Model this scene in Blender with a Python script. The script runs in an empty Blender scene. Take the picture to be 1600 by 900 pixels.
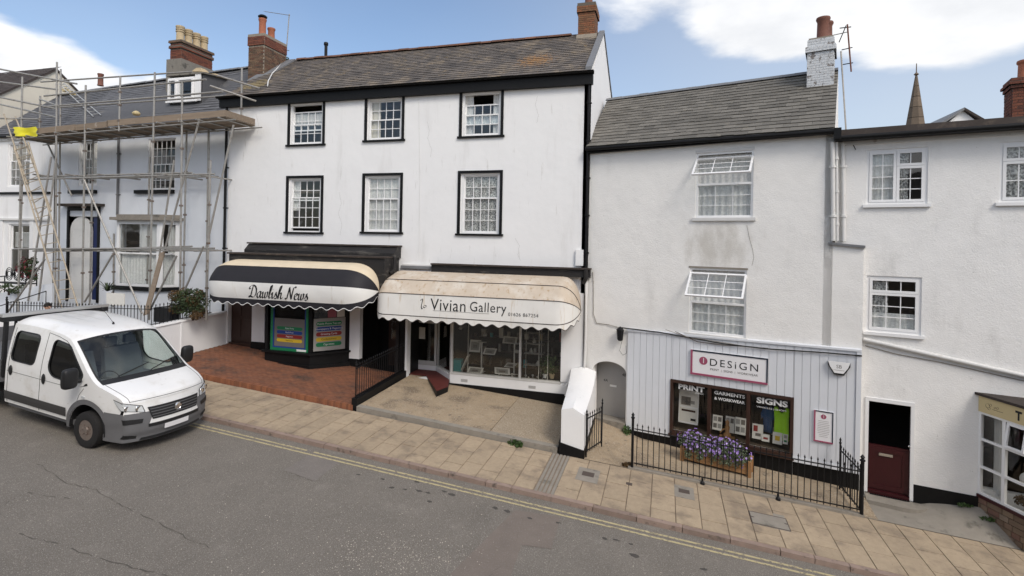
import bpy, bmesh, math, random
from mathutils import Vector as V, Matrix
from mathutils.geometry import tessellate_polygon
RN = random.Random(11)
rad = math.radians
SC = bpy.context.scene
COL = SC.collection

# ------------------------------------------------------------------ camera
CAM_H, YAW, ROLL, FPX, PPX, PPY = 5.0, 16.1, 1.1, 830.0, 800.0, 378.0
cd = bpy.data.cameras.new('camera'); cam = bpy.data.objects.new('camera', cd); COL.objects.link(cam)
cam.matrix_world = (Matrix.Translation((0, 0, CAM_H)) @ Matrix.Rotation(rad(YAW), 4, 'Z')
                    @ Matrix.Rotation(rad(90), 4, 'X') @ Matrix.Rotation(rad(ROLL), 4, 'Z'))
cd.sensor_width = 36; cd.lens = FPX / 1600 * 36; cd.shift_y = -(450 - PPY) / 1600
cd.clip_start = 0.1; cd.clip_end = 3000
SC.camera = cam

# ------------------------------------------------------------------ sky and sun
SUN_EL, SUN_AZ = 44.0, 46.0        # azimuth measured from +X towards -Y (the street side)
SKY_STRENGTH, SUN_STRENGTH, SUN_ANGLE, EXPOSURE = 0.13, 1.15, 18.0, 0.50
w = bpy.data.worlds.new('World'); SC.world = w; w.use_nodes = True
nt = w.node_tree; nt.nodes.clear()
def N(t, typ, **k):
    n = t.nodes.new(typ)
    for a, b in k.items():
        if a.startswith('i_'): n.inputs[a[2:].replace('_', ' ')].default_value = b
        else: setattr(n, a, b)
    return n
def L(t, a, b): t.links.new(a, b)
sun_dir = V((math.cos(rad(SUN_EL)) * math.cos(rad(SUN_AZ)), -math.cos(rad(SUN_EL)) * math.sin(rad(SUN_AZ)), math.sin(rad(SUN_EL))))
out = N(nt, 'ShaderNodeOutputWorld'); bg = N(nt, 'ShaderNodeBackground')
sky = N(nt, 'ShaderNodeTexSky'); sky.sky_type = 'NISHITA'; sky.sun_disc = False
sky.sun_elevation = rad(SUN_EL); sky.sun_rotation = math.atan2(sun_dir.x, sun_dir.y)
sky.air_density = 1.0; sky.dust_density = 2.2; sky.ozone_density = 1.4; sky.altitude = 20
tc = N(nt, 'ShaderNodeTexCoord')
# clouds: two octaves of stretched noise on the sky direction, thresholded
sep = N(nt, 'ShaderNodeSeparateXYZ'); L(nt, tc.outputs['Generated'], sep.inputs[0])
zz = N(nt, 'ShaderNodeMath', operation='ADD'); zz.inputs[1].default_value = 0.22; L(nt, sep.outputs[2], zz.inputs[0])
zc = N(nt, 'ShaderNodeMath', operation='MAXIMUM'); zc.inputs[1].default_value = 0.05; L(nt, zz.outputs[0], zc.inputs[0])
dv = N(nt, 'ShaderNodeVectorMath', operation='DIVIDE'); cz = N(nt, 'ShaderNodeCombineXYZ')
for i in range(3): L(nt, zc.outputs[0], cz.inputs[i])
L(nt, tc.outputs['Generated'], dv.inputs[0]); L(nt, cz.outputs[0], dv.inputs[1])
mp = N(nt, 'ShaderNodeMapping'); mp.inputs['Location'].default_value = (0.55, 1.9, 0.0)
L(nt, dv.outputs[0], mp.inputs[0])
ns = N(nt, 'ShaderNodeTexNoise', i_Scale=1.15, i_Detail=9.0, i_Roughness=0.52, i_Distortion=0.15); L(nt, mp.outputs[0], ns.inputs['Vector'])
def blob(d, r0, r1, amp):
    """a bank of cloud around sky direction d: added to the noise before the threshold"""
    dt = N(nt, 'ShaderNodeVectorMath', operation='DISTANCE'); dt.inputs[1].default_value = d
    L(nt, tc.outputs['Generated'], dt.inputs[0])
    mr = N(nt, 'ShaderNodeMapRange', interpolation_type='SMOOTHSTEP'); mr.inputs['From Min'].default_value = r0; mr.inputs['From Max'].default_value = r1
    mr.inputs['To Min'].default_value = amp; mr.inputs['To Max'].default_value = 0
    L(nt, dt.outputs['Value'], mr.inputs['Value']); return mr.outputs[0]
def ray(px, py):
    r, t = rad(ROLL), rad(YAW); dx = px - PPX; dy = PPY - py
    a = dx * math.cos(r) - dy * math.sin(r); b = dx * math.sin(r) + dy * math.cos(r)
    return V((-math.sin(t) * FPX + math.cos(t) * a, math.cos(t) * FPX + math.sin(t) * a, b))
acc = ns.outputs['Fac']
for (px, py, r0, r1, am) in ((50, 100, .03, .15, .15), (-160, 150, .05, .22, .10), (270, 115, .01, .07, .13), (-20, -20, .02, .12, -.16), (1130, 15, .03, .22, .15), (1440, 5, .03, .24, .15), (960, 10, .02, .12, .10),
                             (560, 0, .1, .32, -.20), (1040, 170, .03, .17, -.24), (1180, 175, .02, .12, -.16), (1330, 175, .02, .15, -.20), (1540, 150, .02, .14, -.18), (180, 15, .02, .14, -.16), (250, 70, 0, .06, -.08)):
    s = blob(ray(px, py).normalized(), r0, r1, am)
    ad = N(nt, 'ShaderNodeMath', operation='ADD'); L(nt, acc, ad.inputs[0]); L(nt, s, ad.inputs[1]); acc = ad.outputs[0]
cr = N(nt, 'ShaderNodeMapRange', interpolation_type='SMOOTHSTEP'); cr.inputs['From Min'].default_value = .49; cr.inputs['From Max'].default_value = .60
L(nt, acc, cr.inputs['Value'])
# the cloud's own grey-white body
ns2 = N(nt, 'ShaderNodeTexNoise', i_Scale=2.6, i_Detail=6.0, i_Roughness=0.55); L(nt, mp.outputs[0], ns2.inputs['Vector'])
cc = N(nt, 'ShaderNodeMix', data_type='RGBA'); cc.inputs['A'].default_value = (4.7, 4.8, 5.0, 1); cc.inputs['B'].default_value = (6.3, 6.3, 6.35, 1)
c2 = N(nt, 'ShaderNodeMapRange'); c2.inputs['From Min'].default_value = .35; c2.inputs['From Max'].default_value = .6
L(nt, ns2.outputs['Fac'], c2.inputs['Value']); L(nt, c2.outputs[0], cc.inputs['Factor'])
mx = N(nt, 'ShaderNodeMix', data_type='RGBA'); L(nt, cr.outputs[0], mx.inputs['Factor']); L(nt, sky.outputs[0], mx.inputs['A']); L(nt, cc.outputs['Result'], mx.inputs['B'])
# thin high veil that pales the blue, thicker to the right of the street
vl = N(nt, 'ShaderNodeTexNoise', i_Scale=.8, i_Detail=4.0, i_Roughness=0.5); L(nt, mp.outputs[0], vl.inputs['Vector'])
vb_ = N(nt, 'ShaderNodeMath', operation='MULTIPLY_ADD'); vb_.inputs[1].default_value = .26; L(nt, vl.outputs['Fac'], vb_.inputs[0]); L(nt, blob(ray(1500, 190).normalized(), .05, .95, .34), vb_.inputs[2])
vc = N(nt, 'ShaderNodeMath', operation='SUBTRACT', use_clamp=True); vc.inputs[1].default_value = .10; L(nt, vb_.outputs[0], vc.inputs[0])
mv = N(nt, 'ShaderNodeMix', data_type='RGBA'); mv.inputs['B'].default_value = (4.7, 4.8, 4.95, 1); L(nt, vc.outputs[0], mv.inputs['Factor']); L(nt, mx.outputs['Result'], mv.inputs['A'])
L(nt, mv.outputs['Result'], bg.inputs[0]); bg.inputs[1].default_value = SKY_STRENGTH; L(nt, bg.outputs[0], out.inputs[0])
sl = bpy.data.lights.new('sun', 'SUN'); sl.energy = SUN_STRENGTH; sl.angle = rad(SUN_ANGLE); sl.color = (1, .95, .86)
so = bpy.data.objects.new('sun', sl); COL.objects.link(so); so.rotation_euler = sun_dir.to_track_quat('Z', 'Y').to_euler(); so.location = sun_dir * 60
SC.view_settings.view_transform = 'Standard'; SC.view_settings.look = 'None'; SC.view_settings.gamma = 1
SC.view_settings.use_curve_mapping = False; SC.view_settings.exposure = EXPOSURE

# ------------------------------------------------------------------ survey: where things stand
ORG = V((0, 0, CAM_H))
def on_y(px, py, Y):
    v = ray(px, py); return ORG + v * (Y / v.y)
SLOPE = -.0763
def ground(x, y=None):                       # height of the road beside the kerb; the street falls to the right
    return -.85 + SLOPE * max(-70, min(60, x))
def on_ground(px, py, c):
    v = ray(px, py); s = (c - CAM_H) / (v.z - SLOPE * v.x); return ORG + v * s
class Frame:
    """a wall: local x along it to the right, y inwards, z up"""
    def __init__(s, ox, oy, ang):
        a = rad(ang); s.o = V((ox, oy, 0)); s.d = V((math.cos(a), -math.sin(a), 0)); s.n = V((math.sin(a), math.cos(a), 0))
        s.M = Matrix.Translation(s.o) @ Matrix.Rotation(-a, 4, 'Z')
    def at(s, px, py, y=0):
        v = ray(px, py); p = s.o + s.n * y; k = (p - ORG).dot(s.n) / v.dot(s.n); q = ORG + v * k
        return (q - s.o).dot(s.d), q.z
    def rect(s, x0, y0, x1, y1, y=0):        # picture box -> (u0,u1,z0,z1)
        um = (y0 + y1) / 2; xm = (x0 + x1) / 2
        return s.at(x0, um, y)[0], s.at(x1, um, y)[0], s.at(xm, y1, y)[1], s.at(xm, y0, y)[1]
    def u2w(s, u, y, z): return s.M @ V((u, y, z))
WF = Frame(0, 0, 0)

# ------------------------------------------------------------------ mesh building
WM = {}
def world_of(o): return WM.get(o.name, Matrix.Identity(4))
def adopt(o, parent):
    o.parent = parent; o.matrix_parent_inverse = world_of(parent).inverted()
def tag(o, label=None, cat=None, group=None, kind=None):
    if label: o['label'] = label
    if cat: o['category'] = cat
    if group: o['group'] = group
    if kind: o['kind'] = kind
    return o
def thing(name, loc, label, cat, group=None):
    o = bpy.data.objects.new(name, None); COL.objects.link(o); o.location = loc; o.empty_display_size = .2
    WM[o.name] = Matrix.Translation(loc); return tag(o, label, cat, group)
class MB:
    def __init__(s): s.v = []; s.f = []
    def add(s, vs, fs):
        k = len(s.v); s.v += [V(p) for p in vs]; s.f += [tuple(i + k for i in f) for f in fs]; return s
    def hexa(s, p):                           # p: 4 bottom points, 4 top points, same winding
        return s.add(p, [(3, 2, 1, 0), (4, 5, 6, 7), (0, 1, 5, 4), (1, 2, 6, 5), (2, 3, 7, 6), (3, 0, 4, 7)])
    def box(s, x0, x1, y0, y1, z0, z1):
        return s.hexa([(x0, y0, z0), (x1, y0, z0), (x1, y1, z0), (x0, y1, z0), (x0, y0, z1), (x1, y0, z1), (x1, y1, z1), (x0, y1, z1)])
    def quad(s, a, b, c, d): return s.add([a, b, c, d], [(0, 1, 2, 3)])
    def poly(s, pts, d):                      # planar outline pushed along d
        n = len(pts); pts = [V(p) for p in pts]; d = V(d)
        tri = tessellate_polygon([pts])
        fs = [tuple(t) for t in tri] + [tuple(i + n for i in reversed(t)) for t in tri]
        fs += [(i, (i + 1) % n, n + (i + 1) % n, n + i) for i in range(n)]
        return s.add(pts + [p + d for p in pts], fs)
    def prism(s, poly, y0, y1): return s.poly([(a, y0, b) for a, b in poly], (0, y1 - y0, 0))
    def slab(s, poly, z0, z1): return s.poly([(a, b, z0) for a, b in poly], (0, 0, z1 - z0))
    def tube(s, pts, r, n=8, cap=True):
        pts = [V(p) for p in pts]; k = len(s.v); m = len(pts); rs = r if isinstance(r, (list, tuple)) else [r] * m
        up = None
        for i, p in enumerate(pts):
            t = (pts[min(i + 1, m - 1)] - pts[max(i - 1, 0)]).normalized()
            if up is None: up = t.orthogonal().normalized()
            up = (up - t * up.dot(t)); up = up.normalized() if up.length > 1e-6 else t.orthogonal().normalized()
            b = t.cross(up)
            for j in range(n):
                a = 2 * math.pi * j / n; s.v.append(p + (up * math.cos(a) + b * math.sin(a)) * rs[i])
        for i in range(m - 1):
            for j in range(n):
                j2 = (j + 1) % n; s.f.append((k + i * n + j, k + i * n + j2, k + (i + 1) * n + j2, k + (i + 1) * n + j))
        if cap: s.f += [tuple(k + j for j in range(n))[::-1], tuple(k + (m - 1) * n + j for j in range(n))]
        return s
    def lathe(s, prof, c=(0, 0, 0), ax='z', n=16, close=False):
        k = len(s.v); c = V(c)
        for r, h in prof:
            for j in range(n):
                a = 2 * math.pi * j / n; x, y = r * math.cos(a), r * math.sin(a)
                s.v.append(c + (V((x, y, h)) if ax == 'z' else V((x, h, y)) if ax == 'y' else V((h, x, y))))
        m = len(prof)
        for i in range(m - 1 + (1 if close else 0)):
            for j in range(n):
                a, b = i % m, (i + 1) % m; j2 = (j + 1) % n; s.f.append((k + a * n + j, k + a * n + j2, k + b * n + j2, k + b * n + j))
        if not close: s.f += [tuple(k + j for j in range(n))[::-1], tuple(k + (m - 1) * n + j for j in range(n))]
        return s
    def grid(s, fn, nu, nv):
        k = len(s.v)
        for i in range(nu + 1):
            for j in range(nv + 1): s.v.append(V(fn(i / nu, j / nv)))
        for i in range(nu):
            for j in range(nv):
                a = k + i * (nv + 1) + j; s.f.append((a, a + nv + 1, a + nv + 2, a + 1))
        return s
    def sweep(s, pts, nib):                   # a pen stroke: nib vector carried along pts
        n = V(nib); k = len(s.v)
        for p in pts: s.v += [V(p) - n, V(p) + n]
        for i in range(len(pts) - 1): s.f.append((k + 2 * i, k + 2 * i + 2, k + 2 * i + 3, k + 2 * i + 1))
        return s
    def xf(s, M): s.v = [M @ p for p in s.v]; return s
    def mesh(s, name, mat, smooth=False, fix=True):
        me = bpy.data.meshes.new(name); me.from_pydata([tuple(p) for p in s.v], [], s.f)
        if fix:
            b = bmesh.new(); b.from_mesh(me); bmesh.ops.recalc_face_normals(b, faces=b.faces); b.to_mesh(me); b.free()
        for mm in (mat if isinstance(mat, (list, tuple)) else [mat]): me.materials.append(mm)
        if smooth:
            me.polygons.foreach_set('use_smooth', [True] * len(me.polygons))
            if smooth is not True: me.set_sharp_from_angle(angle=rad(smooth))
        me.update(); return me
    def build(s, name, mat, parent=None, M=None, smooth=False, fix=True, **tags):
        if M is not None: s.xf(M)
        if parent is None:
            lo = V((min(p.x for p in s.v), min(p.y for p in s.v), min(p.z for p in s.v))); hi = V((max(p.x for p in s.v), max(p.y for p in s.v), 0))
            c = V(((lo.x + hi.x) / 2, (lo.y + hi.y) / 2, lo.z)); s.v = [p - c for p in s.v]
        me = s.mesh(name, mat, smooth, fix); o = bpy.data.objects.new(name, me); COL.objects.link(o)
        if parent is None: o.location = c; WM[o.name] = Matrix.Translation(c)
        else: adopt(o, parent)
        return tag(o, **tags)
def place(me, name, parent, Mw):              # one more object on shared mesh data
    o = bpy.data.objects.new(name, me); COL.objects.link(o)
    if parent is not None: adopt(o, parent)
    o.matrix_basis = Mw; return o
def bxm(x0, x1, y0, y1, z0, z1): return MB().box(x0, x1, y0, y1, z0, z1)
def basis(e, g, n, p):
    return Matrix(((e.x, g.x, n.x, p.x), (e.y, g.y, n.y, p.y), (e.z, g.z, n.z, p.z), (0, 0, 0, 1)))

# ------------------------------------------------------------------ materials
def mat(name, col, rough=.75, var=.12, scale=6.0, bump=0.0, bscale=40.0, metal=0.0, spec=.4, rand=0.0, cols=None,
        stain=None, speck=None, coat=0.0, stretch=None, wob=0.0):
    """col: base colour; var: noise variation; rand: piece-to-piece variation; cols: ramp of piece colours;
       stain=(colour, scale, lo, hi, stretch): patches with a shape of their own; speck=(colour, scale, lo, hi)"""
    m = bpy.data.materials.new(name); m.use_nodes = True; t = m.node_tree; b = t.nodes['Principled BSDF']
    b.inputs['Roughness'].default_value = rough; b.inputs['Metallic'].default_value = metal
    b.inputs['Specular IOR Level'].default_value = spec
    if coat: b.inputs['Coat Weight'].default_value = coat; b.inputs['Coat Roughness'].default_value = .06
    ge = N(t, 'ShaderNodeNewGeometry'); pos = ge.outputs['Position']
    def noise(sc, st=None, det=5.0, ro=.6):
        n = N(t, 'ShaderNodeTexNoise', i_Scale=sc, i_Detail=det, i_Roughness=ro)
        if st:
            k = N(t, 'ShaderNodeMapping'); k.inputs['Scale'].default_value = st; L(t, pos, k.inputs[0]); L(t, k.outputs[0], n.inputs['Vector'])
        else: L(t, pos, n.inputs['Vector'])
        return n.outputs['Fac']
    def mulv(c, f, lo, hi):
        r = N(t, 'ShaderNodeMapRange'); r.inputs['To Min'].default_value = lo; r.inputs['To Max'].default_value = hi; L(t, f, r.inputs['Value'])
        x = N(t, 'ShaderNodeMix', data_type='RGBA', blend_type='MULTIPLY'); x.inputs['Factor'].default_value = 1
        L(t, c, x.inputs['A']); L(t, r.outputs[0], x.inputs['B']); return x.outputs['Result']
    rgb = N(t, 'ShaderNodeRGB'); rgb.outputs[0].default_value = (*col, 1); c = rgb.outputs[0]
    if rand or cols:
        oi = N(t, 'ShaderNodeObjectInfo'); a = N(t, 'ShaderNodeMath', operation='ADD'); L(t, oi.outputs['Random'], a.inputs[0]); L(t, ge.outputs['Random Per Island'], a.inputs[1])
        fr = N(t, 'ShaderNodeMath', operation='FRACT'); L(t, a.outputs[0], fr.inputs[0])
        if cols:
            cr = N(t, 'ShaderNodeValToRGB'); el = cr.color_ramp.elements
            while len(el) < len(cols): el.new(.5)
            for i, q in enumerate(cols): el[i].position = i / (len(cols) - 1); el[i].color = (*q, 1)
            L(t, fr.outputs[0], cr.inputs[0]); c = cr.outputs[0]
        if rand: c = mulv(c, fr.outputs[0], 1 - rand, 1 + rand)
    if var:
        c = mulv(c, noise(scale, stretch), 1 - 2 * var, 1 + 2 * var)
    for st in (stain if isinstance(stain, list) else [stain] if stain else []):
        sc, ss, lo, hi, sx = st[:5]
        n = noise(ss, sx, 6.0, .62)
        if len(st) > 5:                        # centre and reach of the patch
            dn = N(t, 'ShaderNodeVectorMath', operation='DISTANCE'); dn.inputs[1].default_value = st[5]; L(t, pos, dn.inputs[0])
            q = N(t, 'ShaderNodeMapRange', interpolation_type='SMOOTHSTEP'); q.inputs['From Min'].default_value = 0; q.inputs['From Max'].default_value = st[6]; q.inputs['To Min'].default_value = .3; q.inputs['To Max'].default_value = -.3
            L(t, dn.outputs['Value'], q.inputs['Value']); ad = N(t, 'ShaderNodeMath', operation='ADD'); L(t, n, ad.inputs[0]); L(t, q.outputs[0], ad.inputs[1]); n = ad.outputs[0]
        r = N(t, 'ShaderNodeMapRange', interpolation_type='SMOOTHSTEP'); r.inputs['From Min'].default_value = lo; r.inputs['From Max'].default_value = hi; L(t, n, r.inputs['Value'])
        x = N(t, 'ShaderNodeMix', data_type='RGBA'); x.inputs['B'].default_value = (*sc, 1); L(t, r.outputs[0], x.inputs['Factor']); L(t, c, x.inputs['A']); c = x.outputs['Result']
    if speck:
        sc, ss, lo, hi = speck; n = noise(ss, None, 2.0, .5)
        r = N(t, 'ShaderNodeMapRange'); r.inputs['From Min'].default_value = lo; r.inputs['From Max'].default_value = hi; L(t, n, r.inputs['Value'])
        x = N(t, 'ShaderNodeMix', data_type='RGBA'); x.inputs['B'].default_value = (*sc, 1); L(t, r.outputs[0], x.inputs['Factor']); L(t, c, x.inputs['A']); c = x.outputs['Result']
    L(t, c, b.inputs['Base Color'])
    if bump:
        bn = N(t, 'ShaderNodeBump'); bn.inputs['Strength'].default_value = bump; bn.inputs['Distance'].default_value = .02
        L(t, noise(bscale, None, 6.0, .65), bn.inputs['Height']); nrm = bn.outputs[0]
        if wob:                                # slow unevenness of hand-trowelled render
            b2 = N(t, 'ShaderNodeBump'); b2.inputs['Strength'].default_value = wob; b2.inputs['Distance'].default_value = .12
            L(t, noise(2.2, None, 3.0, .5), b2.inputs['Height']); L(t, nrm, b2.inputs['Normal']); nrm = b2.outputs[0]
        L(t, nrm, b.inputs['Normal'])
    return m
def glass(name, tint=(.9, .95, .95), refl=.06, rough=.02, gain=.9):
    m = bpy.data.materials.new(name); m.use_nodes = True; t = m.node_tree; t.nodes.clear()
    o = N(t, 'ShaderNodeOutputMaterial'); tr = N(t, 'ShaderNodeBsdfTransparent'); tr.inputs[0].default_value = (*tint, 1)
    gl = N(t, 'ShaderNodeBsdfGlossy'); gl.inputs['Roughness'].default_value = rough; gl.inputs[0].default_value = (1, 1, 1, 1)
    lw = N(t, 'ShaderNodeLayerWeight'); lw.inputs['Blend'].default_value = .5       # the same seen from either side
    pw_ = N(t, 'ShaderNodeMath', operation='POWER'); pw_.inputs[1].default_value = 5.0; L(t, lw.outputs['Facing'], pw_.inputs[0])
    ad = N(t, 'ShaderNodeMath', operation='MULTIPLY_ADD', use_clamp=True); ad.inputs[1].default_value = gain; ad.inputs[2].default_value = refl; L(t, pw_.outputs[0], ad.inputs[0])
    # old panes are never flat: a slow ripple bends what they mirror
    ge = N(t, 'ShaderNodeNewGeometry'); nn = N(t, 'ShaderNodeTexNoise', i_Scale=1.7, i_Detail=1.0); L(t, ge.outputs['Position'], nn.inputs['Vector'])
    bn = N(t, 'ShaderNodeBump'); bn.inputs['Strength'].default_value = .12; bn.inputs['Distance'].default_value = .05; L(t, nn.outputs['Fac'], bn.inputs['Height']); L(t, bn.outputs[0], gl.inputs['Normal'])
    mx = N(t, 'ShaderNodeMixShader'); L(t, ad.outputs[0], mx.inputs[0]); L(t, tr.outputs[0], mx.inputs[1]); L(t, gl.outputs[0], mx.inputs[2]); L(t, mx.outputs[0], o.inputs[0])
    return m
def veil(name, col, see=.3):                  # net curtain
    m = bpy.data.materials.new(name); m.use_nodes = True; t = m.node_tree; t.nodes.clear()
    o = N(t, 'ShaderNodeOutputMaterial'); tr = N(t, 'ShaderNodeBsdfTransparent'); df = N(t, 'ShaderNodeBsdfDiffuse'); tl = N(t, 'ShaderNodeBsdfTranslucent')
    df.inputs[0].default_value = (*col, 1); tl.inputs[0].default_value = (*col, 1)
    ge = N(t, 'ShaderNodeNewGeometry'); nn = N(t, 'ShaderNodeTexNoise', i_Scale=22.0, i_Detail=3.0); L(t, ge.outputs['Position'], nn.inputs['Vector'])
    r = N(t, 'ShaderNodeMapRange'); r.inputs['From Min'].default_value = .4; r.inputs['From Max'].default_value = .6; r.inputs['To Min'].default_value = 1 - see * 1.7; r.inputs['To Max'].default_value = 1 - see * .3; L(t, nn.outputs['Fac'], r.inputs['Value'])
    a = N(t, 'ShaderNodeMixShader'); a.inputs[0].default_value = .25; L(t, df.outputs[0], a.inputs[1]); L(t, tl.outputs[0], a.inputs[2])
    mx = N(t, 'ShaderNodeMixShader'); L(t, r.outputs[0], mx.inputs[0]); L(t, tr.outputs[0], mx.inputs[1]); L(t, a.outputs[0], mx.inputs[2]); L(t, mx.outputs[0], o.inputs[0])
    return m
M = {}
M['asphalt'] = mat('asphalt', (.172, .154, .132), .88, .10, 1.1, .5, 90, speck=((.36, .33, .29), 62.0, .57, .68), stain=[((.085, .076, .066), 48, .57, .68, None), ((.135, .121, .104), .55, .52, .78, (1, .6, 1)), ((.205, .185, .16), 1.6, .56, .74, None)])
M['asphalt_old'] = mat('asphalt_old', (.185, .155, .132), .9, .10, 3, .5, 90, speck=((.25, .22, .2), 60.0, .58, .70))
M['asphalt_pale'] = mat('asphalt_pale', (.185, .165, .148), .9, .10, 3, .5, 90, speck=((.28, .26, .24), 60.0, .56, .70))
M['chippings'] = mat('chippings', (.12, .11, .10), .9, .1, 4, .6, 60, speck=((.55, .5, .44), 42.0, .55, .62))
M['tar'] = mat('tar', (.07, .063, .056), .8, .1, 9)
M['seam'] = mat('tar_seam', (.10, .09, .078), .85, .1, 9)
M['yellow'] = mat('yellow_paint', (.47, .40, .23), .75, .12, 5, .2, 80, stain=((.19, .165, .13), 16, .50, .64, None))
M['kerb'] = mat('kerb_stone', (.27, .20, .165), .85, .14, 5, .4, 60, rand=.12, stain=((.12, .095, .08), 6, .56, .72, None))
M['slab'] = mat('paving_slab', (.375, .295, .205), .88, .11, 9, .35, 90, rand=.065, stain=[((.235, .185, .135), 1.7, .46, .70, None), ((.17, .13, .10), 30, .62, .7, None)])
M['joint'] = mat('joint_mortar', (.22, .17, .12), .95, .15, 20)
M['concrete'] = mat('forecourt_concrete', (.35, .27, .18), .9, .12, 3, .5, 60, speck=((.42, .36, .28), 30.0, .54, .66), stain=[((.19, .145, .10), 1.1, .48, .70, None), ((.16, .125, .09), 5, .56, .72, None)])
M['concrete_grey'] = mat('concrete_grey', (.26, .235, .20), .9, .13, 4, .4, 50, stain=((.13, .12, .10), 2.4, .54, .7, None))
M['pebbled'] = mat('pebbled_concrete', (.29, .23, .16), .9, .12, 3, .6, 40, speck=((.42, .36, .28), 34.0, .5, .62))
M['brickpave'] = mat('brick_paver', (.2, .08, .05), .8, .15, 7, .3, 60, cols=[(.17, .074, .044), (.225, .092, .05), (.19, .085, .052), (.245, .10, .054), (.155, .074, .048)], stain=((.075, .05, .04), 1.3, .50, .74, None))
M['brickedge'] = mat('orange_edge_brick', (.28, .11, .055), .8, .12, 7, .3, 60, cols=[(.22, .085, .045), (.30, .12, .06), (.26, .10, .05), (.19, .08, .045)])
M['brickdark'] = mat('chimney_brick', (.14, .09, .06), .9, .15, 9, .4, 50, cols=[(.10, .066, .045), (.15, .10, .065), (.12, .058, .04), (.19, .12, .075), (.075, .05, .04)])
M['brickred'] = mat('red_brick', (.2, .07, .04), .9, .15, 9, .4, 50, cols=[(.13, .046, .03), (.19, .07, .042), (.155, .052, .035), (.09, .04, .03)])
M['brickorange'] = mat('orange_brick', (.24, .10, .05), .9, .15, 9, .4, 50, cols=[(.20, .085, .045), (.26, .11, .055), (.18, .10, .055), (.16, .07, .04)], stain=((.30, .17, .05), 2.5, .56, .7, None))
M['mortar'] = mat('mortar', (.27, .235, .19), .95, .15, 12)
M['mortar_dark'] = mat('mortar_dark', (.13, .11, .09), .95, .15, 12)
M['renderA'] = mat('white_render', (.80, .80, .80), .9, .022, 1.1, .15, 45, wob=.10, stain=[((.66, .655, .645), 1.1, .54, .80, (1.2, 1.2, .22)), ((.60, .59, .57), 4.5, .62, .78, (1.6, 1.6, .25)), ((.55, .55, .54), 9, .70, .78, None)])
M['renderB'] = mat('weathered_render', (.84, .825, .795), .9, .035, 1.1, .45, 32, wob=.14, stain=[((.66, .645, .615), .9, .54, .95, (1.3, 1.3, .35)), ((.60, .575, .53), 2.6, .48, .95, (1, 1, .5), (1.4, 16, 4.9), 2.4), ((.45, .44, .42), 14, .68, .76, None)])
M['renderC'] = mat('rough_white_render', (.83, .82, .80), .9, .035, 1.3, .5, 30, wob=.14, stain=[((.64, .63, .61), 1.2, .54, .84, (1.3, 1.3, .4)), ((.5, .49, .47), 12, .68, .76, None)])
M['blue_render'] = mat('pale_blue_render', (.70, .73, .775), .9, .03, 1.2, .12, 45, stain=((.52, .56, .62), 1.2, .58, .8, (1, 1, .3)))
M['cream_render'] = mat('cream_render', (.66, .62, .53), .9, .04, 1.2, .2, 40, stain=((.45, .42, .36), 1.2, .55, .8, (1, 1, .3)))
M['white'] = mat('white_paint', (.80, .80, .80), .45, .02, 4)
M['white_old'] = mat('dull_white_paint', (.66, .655, .64), .6, .05, 5, stain=((.45, .42, .38), 5, .6, .78, None))
M['board'] = mat('painted_board', (.68, .70, .735), .55, .02, 3, rand=.012, stain=((.60, .61, .63), 1.5, .56, .78, (1, 1, .3)))
M['upvc'] = mat('white_plastic', (.82, .82, .82), .3, .01, 4)
M['black'] = mat('black_paint', (.007, .007, .0075), .5, .2, 6, .1, 30, spec=.22)
M['black_worn'] = mat('weathered_black_board', (.016, .0145, .0145), .6, .2, 4, .3, 20, stain=((.075, .068, .06), 3.5, .53, .66, (.35, 1, 2)))
M['iron'] = mat('black_iron', (.008, .008, .009), .45, .2, 12, spec=.25)
M['lead'] = mat('lead_flashing', (.17, .175, .185), .6, .1, 4)
SL = lambda a: [(a[0] * k, a[1] * k, a[2] * k) for k in (.72, 1.0, .85, 1.18, .95)]
M['slateA'] = mat('brown_slate', (.12, .1, .09), .8, .13, 5, .3, 40, cols=SL((.128, .112, .10)), stain=[((.24, .195, .145), 1.4, .48, .70, (1, 1, 1)), ((.27, .20, .115), 4.0, .57, .74, None), ((.075, .068, .064), .9, .52, .72, None), ((.30, .17, .075), 9.0, .58, .86, None, (-4.4, 17.8, 11.3), 1.9), ((.24, .19, .10), 6.0, .60, .74, None, (-15.9, 17.6, 11.1), 1.5)])
M['slateB'] = mat('grey_slate', (.15, .14, .125), .8, .10, 5, .3, 40, cols=SL((.155, .144, .125)), stain=[((.10, .092, .078), 1.1, .54, .7, None), ((.21, .19, .15), 2.2, .60, .75, None)])
M['slateD'] = mat('blue_slate', (.12, .12, .13), .7, .08, 5, .2, 40, cols=SL((.115, .117, .126)), stain=((.16, .155, .15), 1.2, .58, .75, None))
M['slateE'] = mat('dark_slate', (.07, .055, .05), .8, .15, 5, .2, 40, cols=SL((.075, .06, .055)))
M['ridge'] = mat('clay_ridge', (.15, .075, .05), .85, .2, 6, .3, 40, rand=.3, stain=((.07, .05, .04), 3, .55, .7, None))
M['terracotta'] = mat('terracotta', (.34, .12, .065), .75, .12, 5, .2, 30, stain=((.16, .07, .045), 4, .6, .75, None))
M['terradark'] = mat('dark_terracotta', (.17, .072, .05), .75, .15, 5, .2, 30)
M['buff'] = mat('buff_clay', (.44, .35, .22), .75, .12, 5, .2, 30, stain=((.22, .17, .11), 4, .58, .75, None))
M['greystone'] = mat('grey_render_stack', (.21, .195, .17), .9, .16, 3, .5, 30, stain=((.09, .085, .075), 3, .55, .7, None))
M['stackwhite'] = mat('flaking_white_brick', (.60, .62, .64), .85, .06, 4, .6, 22, stain=[((.22, .20, .19), 6, .56, .64, None), ((.40, .40, .40), 2, .55, .75, None)])
M['glass'] = glass('window_glass', (.95, .97, .97), refl=.07)
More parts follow.
